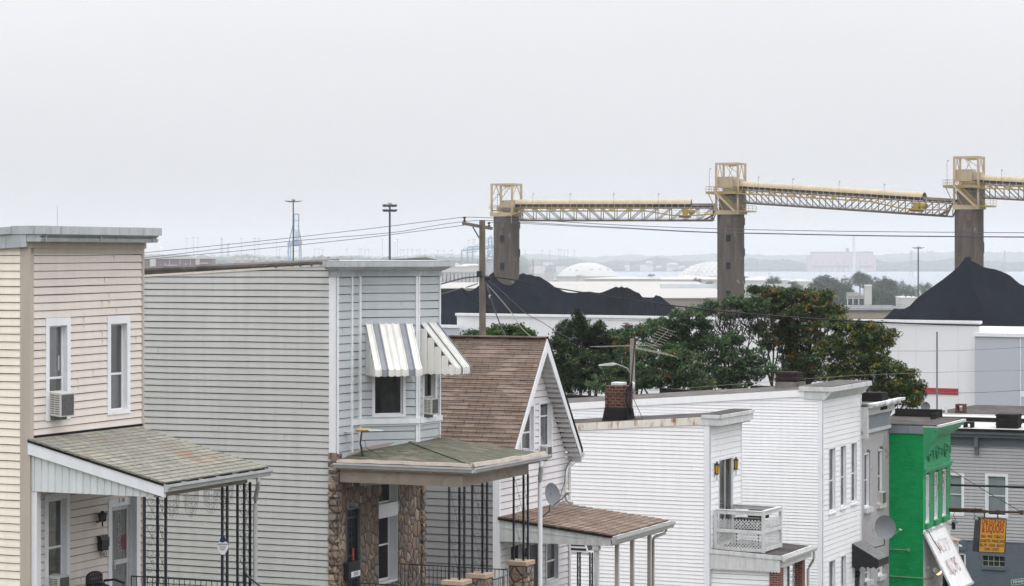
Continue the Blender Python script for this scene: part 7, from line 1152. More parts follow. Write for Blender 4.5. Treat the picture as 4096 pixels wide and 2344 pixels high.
# high mast lights
def mast(label,px,pyt,D,style,r0,r1,mt='mastd'):
    s=D/FPX; p=W(px,pyt,D); F_=Fr(px,D,gz(D),0); H=p.z-F_.O.z; T=Th('high_mast_light',label,'floodlight mast',F_,(0,0,0),'high mast floodlights'); m=MB(); m.tube([(0,0,-1),(0,0,H)],[r0,r1],10); T.part('mast',m,M[mt]); m=MB(); m.lathe((0,0,H+.2),[(0,0),(.75,0),(.75,.35),(0,.4)],12); m.bar((0,0,H),(0,0,H+.3),.4); T.part('crown_ring',m,M['capw'])
    for lv in ((0,),(0,-1.6))[style]:
        for k in range(8):
            a=k*math.pi/4+.2; e=Vector((math.cos(a),math.sin(a),0)); m=MB(); 
            if style==0: m.bar(e*.5+Vector((0,0,H-.4)),e*1.6+Vector((0,0,H-.35)),.12); m.bar(e*1.3+Vector((0,0,H-.4)),e*3.0+Vector((0,0,H+.0-.15*(k%2))),.7,.24)
            else: m.bar(e*.2+Vector((0,0,H+lv-.2)),e*1.9+Vector((0,0,H+lv-.3)),.1); c=e*2.0+Vector((0,0,H+lv-.3)); t_=Vector((-e.y,e.x,0)); m.loft([c-t_*.6-e*.3+Vector((0,0,.1)),c+t_*.6-e*.3+Vector((0,0,.1)),c+t_*.75+e*.45+Vector((0,0,.3)),c-t_*.75+e*.45+Vector((0,0,.3))],[c-t_*.35-e*.2+Vector((0,0,-.5)),c+t_*.35-e*.2+Vector((0,0,-.5)),c+t_*.4+e*.2+Vector((0,0,-.45)),c-t_*.4+e*.2+Vector((0,0,-.45))])
            T.part('lamp_head',m,M[mt])
    return T
M['mastd']=mat('dark_mast_steel',(.045,.055,.07),.6,.1); M['capw']=mat('mast_cap',(.40,.38,.33),.6)
mast('slim dark high mast with a spread crown of floodlights in front of the blue crane',1173,803,900,0,.42,.22)
mast('thicker high mast with two tiers of square floodlights left of the wooden pole',1559,818,820,1,.5,.32)
mast('distant grey high mast between the power plant and the right coal pile',3673,990,1300,0,.45,.35)
# ================================================================== tank farm and industrial buildings
def tankmat(name,col,st): return mat(name,col,.6,.05,.06,.05,stain=st,sthr=(.55,.85),sscale=(.25,.25,.02),ss=1.0)
M['tankw']=tankmat('white_tank_steel',(.50,.50,.49),(.40,.36,.32)); M['tankc']=tankmat('cream_tank_steel',(.50,.46,.42),(.38,.31,.25)); M['domew']=mat('white_dome',(.42,.425,.42),.5,.05,.06,0)
def tank(label,px0,px1,pyt,D,roof,dome_py,mt,grp='storage tanks'):
    D=D*1.35; s=D/FPX; r=(px1-px0)/2*s; F_=Fr((px0+px1)/2,D+r*0,1,0); zt=ZC-(pyt-HY)*s-1; T=Th('storage_tank',label,'storage tank',F_,(0,0,0),grp); m=MB(); m.lathe((0,0,0),[(r,-1),(r,zt)],72); 
    for z in (zt-.5,zt-1.6): m.lathe((0,0,z),[(r,0),(r+.5,0),(r+.5,.35),(r,.35)],72)
    T.part('shell',m,M[mt]); h=(pyt-dome_py)*s; m=MB(); K=10; prof=[(r*math.cos(math.pi/2*k/K)*1.0,h*math.sin(math.pi/2*k/K)**1.0) for k in range(K+1)]
    if roof=='cone': prof=[(r+.3,0),(r*.5,h*.55),(0.01,h)]
    if roof=='geo':
        R_=(r*r+h*h)/(2*h); pr=[]; 
        for k in range(K+1): x=r*(1-k/K); pr.append((max(.01,x),math.sqrt(max(0,R_*R_-x*x))-(R_-h)))
        prof=pr
    else:
        if roof=='dome': R_=(r*r+h*h)/(2*h); prof=[(max(.01,r*(1-k/K)),math.sqrt(R_*R_-(r*(1-k/K))**2)-(R_-h)) for k in range(K+1)]
    m.lathe((0,0,zt),prof,72); d=T.part('roof',m,M['domew'] if roof!='geo' else M.setdefault('geod',mat('grey_dome_skin',(.40,.385,.37),.6,.05)))
    if roof=='geo':
        m=MB(); zz=lambda x,y: math.sqrt(max(0,R_*R_-x*x-y*y))-(R_-h)+zt+.25; nr=7; pts={}
        for k in range(nr+1):
            n=6*k if k else 1
            for j in range(n): a=2*math.pi*j/n; rr=r*k/nr; pts[(k,j)]=Vector((rr*math.cos(a),rr*math.sin(a),zz(rr*math.cos(a),rr*math.sin(a))))
        for k in range(1,nr+1):
            n=6*k
            for j in range(n):
                p=pts[(k,j)]; 
                if k<nr or True: m.bar(p,pts[(k,(j+1)%n)],.55)
                pn=6*(k-1) if k>1 else 1; q=j*(k-1)/k; 
                m.bar(p,pts[(k-1,int(math.floor(q))%pn)],.55)
                if k>1: m.bar(p,pts[(k-1,int(math.ceil(q))%pn)],.55)
        T.part('lattice_ribs',m,M['white'],d)
    if roof=='dome':
        m=MB(); RR=random.Random(2)
        for (pxx,pyy) in ((2363,1078),(2397,1076),(2428,1079),(2280,1077),(2305,1081)):
            x=(pxx-(px0+px1)/2)*s; z=(pyt-pyy)*s; xx=abs(x); y=-math.sqrt(max(0,R_*R_-x*x-(z+R_-h)**2)); c=Vector((x,y-.1,zt+z)); m.box(c.x-1.6,c.x+1.6,c.y-.5,c.y+.5,c.z-.5,c.z+.5)
        T.part('hatches',m,M['dgrey'],d)
        m=MB(); a=math.radians(250); p=Vector((r*1.01*math.cos(a)*1,-r*.95,zt)); q=Vector((p.x-14,-r*1.02,zt-(1150-1104)*s)); m.bar(p,q,.5,1.3); m.box(q.x-4,q.x+1,q.y-3,q.y,q.z-2,q.z+1.5); m.box(p.x-2,p.x+8,p.y-1,p.y+1,zt,zt+2); T.part('spiral_stair',m,M['tankw'])
    return T
tank('white domed storage tank with a sloping stair, behind the coal crests',2226,2476,1104,2700,'dome',1050,'tankw')
tank('storage tank with a white lattice geodesic dome beside the middle tower',2707,2992,1104,2700,'geo',1047,'tankw')
tank('wide flat cream tank in front of the white domed tank',2335,2640,1114,2350,'cone',1105,'tankc')
tank('wide flat streaked cream tank left of the middle tower, in front of the lattice dome',2560,2950,1116,2450,'cone',1102,'tankc')
tank('low white flat topped tank right of the middle tower',2930,3170,1120,2500,'cone',1105,'tankw')
tank('small white tank at the right end of the tank farm, by the dark trees',3150,3245,1125,2300,'cone',1112,'tankw')
tank('cream tank edge between the coal crest and the white domed tank',2150,2232,1118,2500,'cone',1112,'tankc')
def bld(name,label,cat,px0,px1,pyt,D,zb=None,dep=30,roofh=3,mw='tankw',mr='domew',wins=0,rot=0,grp=None,eave=.8,stepx=None):
    s=D/FPX; F_=Fr(px0,D,gz(D) if zb is None else zb,rot); p=Pl(F_,0,0,0); L=p.S(px1); z=ZC-(pyt-HY)*s-F_.O.z; T=Th(name,label,cat,F_,(L/2,0,0),grp); m=MB(); m.box(0,L,0,dep,-3,z); T.part('wall',m,M[mw]); m=MB()
    if roofh>0: m.hexa([(-eave,-eave,z),(L+eave,-eave,z),(L+eave,dep,z+roofh-.2),(-eave,dep,z+roofh-.2),(-eave,-eave,z+.3),(L+eave,-eave,z+.3),(L+eave,dep,z+roofh),(-eave,dep,z+roofh)])
    else: m.box(-.2,L+.2,-.2,dep,z,z+.5)
    r=T.part('roof',m,M[mr]); 
    return T,p,L,z
M['wroof']=mat('white_membrane_roof',(.37,.36,.34),.6,.03,.02,0,stain=(.33,.31,.285),sthr=(.5,.8),sscale=(.02,.02,1),ss=1); M['brownw']=mat('brown_grey_metal_wall',(.26,.225,.205),.7,.04); M['beigew']=mat('beige_corrugated_wall',(.36,.31,.25),.7,.05); M['bluep']=mat('pale_blue_panel',(.52,.57,.60),.6,.03)
T,p,L,z=bld('shed','huge low industrial shed with a white roof behind the coal crests','industrial building',1500,2950,1194,1150,dep=260,roofh=5.3,mw='brownw',mr='wroof')
m=MB(); m.box(p.S(2060),p.S(2686),150,151,z+3,ZC-(1150-HY)*.1300-gz(1150)); m.box(p.S(2712),p.S(3300),140,141,z+3,z+5.2); T.part('ridge_curb',m,M['bluep']); m=MB(); x=p.S(2822); m.box(x,x+30,-4,0,-3,z+.5); T.part('annex',m,M['brownw'])
x=p.S(2265); zz=ZC-(1135-HY)*.118-gz(1150); 
T,p,L,z=bld('shed','long beige corrugated shed behind the treetops left of the right coal pile','industrial building',3340,3620,1243,700,dep=30,roofh=1.0,mw='beigew',mr='dgrey'); m=MB(); rail(m,[(0,0,z+.5),(L,0,z+.5)],1.2,.05,3); T.part('roof_railing',m,M['dgrey']); m=MB(); m.box(0,L,-.6,0,z-2.6,z-1.9); T.part('pale_base_roof',m,M['rsteel'])
T,p,L,z=bld('stack','square white block chimney among the dark mid distance trees','chimney',3461,3487,1143,1250,dep=3,roofh=0,mw='tankw',mr='white')
F_=Fr(3400,1260,5,0); p=Pl(F_,0,0,0); T=Th('pipe_rack','white pipe rack left of the square white chimney','pipe rack',F_,(0,0,0)); m=MB(); s=.126
for py in (1172,1178,1184,1192): m.bar((p.S(3385),0,p.Z(3400,py)),(p.S(3465),0,p.Z(3400,py)),.5)
for px in (3390,3412,3435,3458): m.bar((p.S(px),0,-3),(p.S(px),0,p.Z(px,1172)),.5)
T.part('pipes',m,M['tankw'])
T,p,L,z=bld('building','small pale flat building at the foot of the distant grey high mast','industrial building',3607,3672,1192,1280,dep=20,roofh=0,mw='tankw',mr='white',stepx=1); m=MB()
for x in (2,5,7): m.box(x,x+.6,1,1.6,z+.5,z+1.6)
T.part('roof_vents',m,M['dgrey'])
# rows of jetty structures, left of the coal tower
T,p,L,z=bld('silo_row','row of pale grey ribbed silos between the grey house and the wooden pole','silos',1740,1925,1090,1400,dep=14,roofh=0,mw='rsilo' if 'rsilo' in M else M.setdefault('rsilo',mat('pale_ribbed_silo',(.42,.43,.44),.7,.05,.05,.1,stain=(.26,.26,.27),sthr=(.48,.66),sscale=(.35,.35,.03),ss=1)) and 'rsilo',mr='tankw'); m=MB()
for i in range(12): m.lathe((L*(i+.5)/12,-.5,-3),[(L/26,0),(L/26,z+2.6)],16)
T.part('silo',m,M['rsilo']); m=MB(); rail(m,[(0,-2,z+.5),(L,-2,z+.5)],1.5,.1,4); T.part('rail',m,M['tankw'])
T,p,L,z=bld('shed','white roofed shed edge below the grey silos, left of the wooden pole','industrial building',1720,1925,1155,1000,dep=60,roofh=1.5,mw='tankw',mr='wroof')
T,p,L,z=bld('factory_block','small pale stepped plant building left of the white domed tank','industrial building',2176,2214,1086,2750,dep=12,roofh=-0,mw='tankw',mr='tankw'); m=MB(); m.tube([(-20*.6,0,0),(-12,0,z+12)],.7); m.tube([(-14,4,0),(-14,4,z+2)],.5); T.part('stack_pipe',m,M['rsteel'])
# tall tank left of tower
T=tank('tall narrow grey silo tank beside the left conveyor tower',1947,1970,1035,2000,'cone',1030,'rsilo','storage tanks'); m=MB(); rail(m,[(-2,-2,38.5),(2,-2,38.5)],2,.2,1); T.part('top_rail',m,M['tankw'])
# brown school like building far left
F_=Fr(560,2600,4,0); s=.26; p=Pl(F_,0,0,0); T=Th('institutional_building','long brown brick building with pale pilasters and grey hip roof at the far left','building',F_,(20,0,0)); m=MB(); x0,x1=p.S(500),p.S(785); zt=p.Z(600,1035); m.box(x0,x1,0,25,-2,zt); xa,xb=p.S(785),p.S(852); m.box(xa,xb,-3,22,-2,zt); T.part('wall',m,mat('mauve_brick_far',(.16,.105,.13),.8,.03)); m=MB(); m.hexa([(x0,-2,zt),(x1,-2,zt),(x1,25,zt),(x0,25,zt),(x0,18,zt+4.2),(x1-14,18,zt+4.2),(x1-14,20,zt+4.2),(x0,20,zt+4.2)]); m.hexa([(xa-3,-4,zt),(xb+1,-4,zt),(xb+1,24,zt),(xa-3,24,zt),(xa+3,8,zt+3.8),(xb-10,8,zt+3.8),(xb-10,10,zt+3.8),(xa+3,10,zt+3.8)]); T.part('roof',m,mat('far_grey_roof',(.20,.21,.20),.8,.04)); m=MB()
for px in (602,678,720,762): x=p.S(px); m.box(x-.25,x+.25,-.4,0,-2,zt)
m.box(p.S(601),p.S(624),-3,0,-2,zt); m.box(p.S(784),p.S(800),-3.5,-3,-2,zt); m.box(p.S(802),p.S(834),-3.3,-3,-2,p.Z(800,1060)); m.box(p.S(802),p.S(834),-3.3,-3,p.Z(800,1054),p.Z(800,1051)); m.box(p.S(500),p.S(800),-.5,0,zt-.4,zt); T.part('pilasters',m,M['tankw']); m=MB()
for px in (661,743): x=p.S(px); m.box(x-.5,x+.5,-.1,0,p.Z(600,1060),p.Z(600,1054))
for py in (1046,1063): x=p.S(787); m.box(x-.3,x+.5,-3.7,-3.5,p.Z(600,py+2),p.Z(600,py-2))
T.part('windows',m,M['bluep'])
T=Th('outbuilding','small pale outbuilding with grey roof in front of the brown brick building','building',F_,(p.S(695),-8,0)); m=MB(); m.box(p.S(673),p.S(714),-12,-8,-2,p.Z(700,1062)); T.part('wall',m,M['tankw']); m=MB(); z=p.Z(700,1062); m.hexa([(p.S(671),-12.4,z),(p.S(716),-12.4,z),(p.S(716),-8,z),(p.S(671),-8,z),(p.S(674),-10,z+1.1),(p.S(716),-10,z+1.1),(p.S(716),-9.6,z+1.1),(p.S(674),-9.6,z+1.1)]); T.part('roof',m,M['dgrey'])
T,p,L,z=bld('shed','low pale shed with roof pipework just above the grey house roof','industrial building',1245,1407,1036,1700,dep=20,roofh=0,mw='tankw',mr='tankw'); m=MB(); rail(m,[(0,0,z+.5),(L,0,z+.5)],1.0,.1,3); m.box(L*.38,L*.46,2,5,z,z+1.6); m.box(L*.05,L*.07,2,5,z,z+1.2); T.part('roof_pipework',m,M['rsteel'])
T,p,L,z=bld('shed','pale low shed right of the brown brick building','industrial building',870,905,1063,1700,dep=20,roofh=.5,mw='beigew',mr='tankw')
# far shore houses (left) with gables
RR=random.Random(21); pkm=[mat('pale_rose_house',(.40,.29,.25),.8,.04),mat('pale_tan_house',(.46,.41,.33),.8,.04)]
src=None
for i,px in enumerate((947,978,1004,1022,1066,1094,1126)):
    D=4350; F_=Fr(px,D,gz(D)+8,0); lab='far gabled townhouse, number %d'%i
    labs=['leftmost of the far gabled townhouses left of the blue crane','second far gabled townhouse from the left','third far gabled townhouse from the left','fourth far gabled townhouse from the left, mid row','fifth far gabled townhouse, right of the gap','sixth far gabled townhouse, next to last on the right','rightmost far gabled townhouse, beside the blue crane legs']
    T=Th('townhouse',labs[i],'house',F_,(0,0,0),'far gabled townhouses'); w=5.1; m=MB(); zt=ZC-(1035-HY)*.435-F_.O.z; m.box(-w,w,0,9,-8,zt-2.6); T.part('wall',m,pkm[i%2]); m=MB(); m.loft([Vector((-w-.5,-.4,zt-2.6)),Vector((w+.5,-.4,zt-2.6)),Vector((0,-.4,zt+1.2))],[Vector((-w-.5,9,zt-2.6)),Vector((w+.5,9,zt-2.6)),Vector((0,9,zt+1.2))]); T.part('roof',m,M['tankc']); m=MB()
    for x in (-1.6,1.6):
        for z in (-1.5,-5): m.box(x-.6,x+.6,-.1,.1,zt-3+z,zt-1.2+z)
    T.part('windows',m,M['dgrey'])
# far shore houses across the water
for i,(px,pyt,w,hh) in enumerate(((2598,1050,10,18),(2508,1064,8,9),(2573,1062,9,9),(2690,1057,16,14),(2635,1066,8,9),(2120,1056,9,5),(2192,1052,14,5),(2727,1066,9,7))):
    D=10620; w*=1.5; hh*=1.5; F_=Fr(px,D,2,0); labs=['tall pale far shore house with balconies between the domed tanks','small white roofed far shore house right of the white dome','pale low far shore house left of the balconied house','wide pale far shore house left of the lattice dome','small pinkish far shore house right of the balconied house','tiny white far building just right of the left tower','long low white far building above the coal pile','small far shore cottage at the edge of the lattice dome']; T=Th('waterfront_house',labs[i],'house',F_,(0,0,0),'far shore houses'); z=ZC-(pyt-HY)*1.062-2; m=MB(); m.box(-w,w,0,12,-1,z); T.part('wall',m,M['tankw']); m=MB(); m.hexa([(-w-1,-1,z),(w+1,-1,z),(w+1,13,z),(-w-1,13,z),(-w*.6,5,z+hh*.25),(w*.6,5,z+hh*.25),(w*.6,7,z+hh*.25),(-w*.6,7,z+hh*.25)]); T.part('roof',m,pkm[1] if i in(0,4) else M['tankw'])
    if i in (0,3):
        m=MB()
        for k in range(3): m.box(-w,w,-1.2,0,z-3-k*4.5,z-2.2-k*4.5); m.box(-w+2,w-2,-.3,0,z-5.5-k*4.5,z-3.6-k*4.5)
        T.part('balconies',m,M['rsteel'])
# power plant
D=10545; s=1.0545; F_=Fr(3232,D,1,0); p=Pl(F_,0,0,0); T=Th('power_plant','large pale pinkish power plant with a single thin chimney on the far shore','power plant',F_,(p.S(3367),0,0)); ppm=mat('pale_pink_power_plant',(.42,.31,.28),.8,.03); ppd=mat('power_plant_dark_band',(.20,.17,.18),.8,.03); m=MB(); X=lambda px: p.S(px); Z=lambda py: p.Z(3367,py); m.box(X(3232),X(3250),0,60,-1,Z(1020)); m.box(X(3250),X(3493),-4,70,-1,Z(1009)); m.box(X(3493),X(3504),0,60,-1,Z(1020)); T.part('main_hall',m,ppm); m=MB(); m.box(X(3248),X(3494),-5,70,Z(1012),Z(1007)); m.box(X(3455),X(3482),0,30,Z(1008),Z(1005)); m.box(X(3384),X(3396),0,10,Z(1008),Z(992)); T.part('roof_edge',m,ppd); m=MB()  # ppd: dark tone shared by roof edge, window rows and lower band
for i in range(40): x=X(3254+i*5.9); m.box(x,x+1.6,-4.4,-4,Z(1041.5),Z(1039.5))
for i in range(8): x=X(3258+i*29); m.box(x,x+9,-4.4,-4,Z(1056),Z(1049))
for k in range(3): m.box(X(3234),X(3237),-.4,0,Z(1030+k*14),Z(1026+k*14)); m.box(X(3242),X(3245),-.4,0,Z(1030+k*14),Z(1026+k*14))
m.box(X(3250),X(3493),-4.4,-4,Z(1073),Z(1060)); T.part('windows',m,ppd); m=MB(); m.tube([(X(3412),-25,-1),(X(3412),-25,Z(944))],[7.5,5],12); T.part('chimney',m,M['tankw']); m=MB()
for px in (3396,3426): m.tube([(X(px),-30,-1),(X(px),-30,Z(1048))],2.3,8)
for i in range(8): x=X(3290+i*22); m.box(x,x+8,-28,-12,-1,Z(1076-3*(i%3)))
T.part('silos',m,M['tankw'])
# container cranes
blu=mat('crane_blue',(.06,.18,.36),.6,.05)
def crane(label,px0,px1,pyb,D,pyt,boom_up):
    s=D/FPX; F_=Fr((px0+px1)/2,D,gz(D),0.00); w=(px1-px0)/2*s; H=ZC-(pyt-HY)*s-F_.O.z; zp=ZC-(946+30-HY)*s-F_.O.z if boom_up else H*.62; T=Th('container_crane',label,'crane',F_,(0,0,0),'container cranes'); m=MB(); d=16
    if boom_up:
        Zc=lambda py: ZC-(py-HY)*s-F_.O.z; Xc=lambda px:(px-(px0+px1)/2)*s
        for (a,b) in (((1152,1050),(1155,968)),((1162,1050),(1163,968)),((1196,1050),(1198,965)),((1207,1050),(1203,965)),((1155,975),(1172,900)),((1206,975),(1192,900))): m.bar((Xc(a[0]),0,0 if a[1]==1050 else Zc(a[1])),(Xc(b[0]),0,Zc(b[1])),2.40)
        m.bar((Xc(1150),0,Zc(977)),(Xc(1208),0,Zc(973)),3.90); m.bar((Xc(1150),0,Zc(970)),(Xc(1208),0,Zc(968)),1.80); m.box(Xc(1172),Xc(1194),-2,6,Zc(985),Zc(960)); m.bar((Xc(1150),0,Zc(1010)),(Xc(1165),0,Zc(975)),1.05); m.bar((Xc(1170),0,Zc(1006)),(Xc(1190),0,Zc(1004)),1.20)
        T.part('portal_legs',m,blu); m=MB()
        for x in (1176.5,1195.5): m.bar((Xc(x),-4,Zc(970)),(Xc(x),-4,Zc(855)),2.55)
        for py,h in ((857,2.2),(882,1.6),(921,1.6)): m.bar((Xc(1176),-4,Zc(py)),(Xc(1196),-4,Zc(py)),h)
        for i in range(6): m.bar((Xc(1182+i*1.5),0,Zc(968)),(Xc(1181+i*2),0,Zc(925)),0.60)
        T.part('raised_boom',m,blu); m=MB()
        for i in range(9): m.bar((Xc(1148-i*.2),0,Zc(1048-i*7)),(Xc(1153),0,Zc(1045-i*7)),0.75)
        m.bar((Xc(1165),0,Zc(930)),(Xc(1160),0,Zc(955)),0.90); m.bar((Xc(1160),0,Zc(935)),(Xc(1168),0,Zc(928)),0.75); T.part('ladder',m,blu)
    else:
        Zc=lambda py: ZC-(py-HY)*s-F_.O.z; Xc=lambda px:(px-(px0+px1)/2)*s
        for a,b in (((1847,1055),(1847,1000)),((1868,1055),(1870,990)),((1946,1055),(1955,950)),((1975,1055),(1966,945)),((1930,1055),(1962,1000)),((1890,1050),(1890,990))): m.bar((Xc(a[0]),0,0),(Xc(b[0]),0,Zc(b[1])),3.00)
        for k in range(8): m.bar((Xc(1945),0,Zc(1045-k*12)),(Xc(1972),0,Zc(1035-k*12)),1.65)
        T.part('portal_legs',m,blu); m=MB(); m.bar((Xc(1845),0,Zc(1003)),(Xc(1978),0,Zc(990)),3.30); m.bar((Xc(1872),0,Zc(988)),(Xc(1978),0,Zc(984)),2.70); m.bar((Xc(1860),0,Zc(1012)),(Xc(1910),0,Zc(1005)),2.10)
        for i in range(14): m.bar((Xc(1850+i*8),0,Zc(1003-i*.8)),(Xc(1858+i*8),0,Zc(990)),1.20)
        m.bar((Xc(1966),0,Zc(940)),(Xc(1900),0,Zc(986)),1.20); m.bar((Xc(1966),0,Zc(945)),(Xc(1925),0,Zc(985)),1.20); T.part('boom',m,blu)
    return T
crane('pale blue container crane with its boom raised behind the slim high mast',1150,1210,1050,5400,850,True)
crane('hazy container crane with lowered boom behind the wooden pole',1845,1980,1050,5600,925,False)
# distant thin light poles, pylons
lm=mat('far_pole_grey',(.20,.22,.24),.7)
spots=[(747,952,30),(774,949,30),(792,951,30),(966,954,30),(1019,952,30),(1036,953,30),(1106,957,30),(1260,996,26),(1276,995,26),(1388,996,24),(1437,996,24),(1445,995,24),(1460,998,24),(1475,997,24),(1530,958,30),(1580,958,30),(1590,958,30),(1603,998,24),(1615,999,24),(1630,997,24),(1650,998,24),(1668,1000,24),(1680,998,24),(1700,999,24),(1752,1000,24),(1776,1002,24),(1806,1000,24),(2100,1002,24),(2168,1000,24),(2198,1002,24),(2235,997,24),(2244,998,24),(2258,1000,24),(2271,999,24),(2298,1001,24),(1875,960,30),(1893,958,30),(1898,958,30),(1118,996,24),(1290,998,22),(1020,998,20)]
proto=None
for i,(px,py,h) in enumerate(spots):
    D=6000; p=W(px,py,D); hgt=p.z-gz(D)
    if proto is None:
        F_=Fr(px,D,gz(D),0); T=Th('light_pole','tiny far off port light pole, one of a hazy row on the horizon','light pole',F_,(0,0,0),'far port light poles'); m=MB(); m.tube([(0,0,0),(0,0,1.0)],.32,5); T.part('mast',m,lm); m=MB(); m.box(-3.2,3.2,-.6,.6,.989,1.0); T.part('lamp_crown',m,lm); proto=T.e; e=proto
    else: e=dup(proto)
    e.location=(p.x,D,gz(D)); e.scale=(1,1,hgt)
pz=[(888,948),(1002,972),(3610,1001),(3880,1003)]
for i,(px,py) in enumerate(((887,950),(913,972),(3645,1002),(4018,1003))):
    D=7500; p=W(px,py,D); H=p.z-2; F_=Fr(px,D,2,0); T=Th('pylon',['hazy lattice pylon above the far left building','shorter hazy tower right of the left pylon','hazy lattice pylon left of the distant grey mast','hazy lattice pylon at the far right hill'][i],'pylon',F_,(0,0,0),'far lattice pylons'); m=MB(); w=5
    for sx in (-1,1): m.bar((sx*w,0,0),(sx*.8,0,H),.9)
    for k in range(7): z=H*k/7; z2_=H*(k+1)/7; ww=w*(1-k/7)+.8; w2=w*(1-(k+1)/7)+.8; m.bar((-ww,0,z),(w2,0,z2_),.5); m.bar((ww,0,z),(-w2,0,z2_),.5)
    for k in (.72,.84,.95): m.bar((-5,0,H*k),(5,0,H*k),.7)
    T.part('lattice',m,lm)
p=W(229,905,700); m=MB(); F_=Fr(229,700,gz(700),0); m.tube([(p.x,700,gz(700)),(p.x,700,ZC+14.5)],[.10,.05],5); m.lathe((p.x,700,ZC+12),[(0,0),(.1,.05),(0,.4)],6); one('radio_mast','thin radio mast rising above the left house cornice','mast',m,lm,None,Vector((p.x,700,gz(700))))
M['lit']=glowmat('far_lamp_glow',(1,.62,.30),1.6)
for i,(px,py) in enumerate(((645,991),(1580,961),(2020-19,938),(1235,1040-41+22))):
    if i>1: continue
    p=W(px,py,4425); m=MB(); m.lathe(p-Vector((0,0,1)),[(0,0),(1.0,.5),(1.0,1.4),(0,2)],8); one('lit_lamp',['lit orange lamp on the horizon just right of the left cornice','lit orange lamp on the horizon right of the thicker high mast'][i],'lamp',m,M['lit'])
# piers, sheds and clutter on the left shore
RR=random.Random(9)
for i,(px,py,w,h,D) in enumerate(((1010,1058,60,3,2300),(1120,1060,40,2.5,2300),(2250,1066,30,2,6200),(2330,1070,45,2,6200),(1780,1058,30,5,2400),(1830,1066,20,5,2300),(1880,1062,16,8,2400),(1150,1053,60,3,2600),(1700,1052,20,4,2600),(2140,1064,50,2,6200))):
    D*=1.5; w*=1.5; p=W(px,py,D); m=MB(); m.box(p.x-w*.5,p.x+w*.5,D,D+10,0,p.z); m.hexa([(p.x-w*.5-1,D-1,p.z),(p.x+w*.5+1,D-1,p.z),(p.x+w*.5+1,D+11,p.z),(p.x-w*.5-1,D+11,p.z),(p.x-w*.4,D+4,p.z+h*.3),(p.x+w*.4,D+4,p.z+h*.3),(p.x+w*.4,D+5,p.z+h*.3),(p.x-w*.4,D+5,p.z+h*.3)]); one('dock_shed',['low white dock shed under the far townhouses','low white dock shed at the blue crane legs','low pier shed just right of the left tower','long pale pier shed left of the white domed tank','pale dock shed right of the grey house cornice','small dock shed above the grey silos','taller pale dock block left of the wooden pole','wide pale dock shed behind the blue crane','small far dock shed above the grey house','pale pier shed above the left coal pile crest'][i],'shed',m,M['tankw'],None,None,'pale dock sheds')
# sailboat and small boat marker
p=W(3076,1090,9000); m=MB(); m.box(p.x-3,p.x+5,p.y-1,p.y+1,0,1.2); m.mesh([(p.x-2,p.y,1.5),(p.x+5,p.y,4),(p.x+4,p.y+.3,6),(p.x-2,p.y+.3,2.2)],[(0,1,2,3)]); m.bar((p.x+1,p.y,0),(p.x+1,p.y,5),.2); one('small_boat','tiny boat with a reddish sail on the water right of the middle tower','boat',m,mat('reddish_sail',(.35,.08,.09),.7))
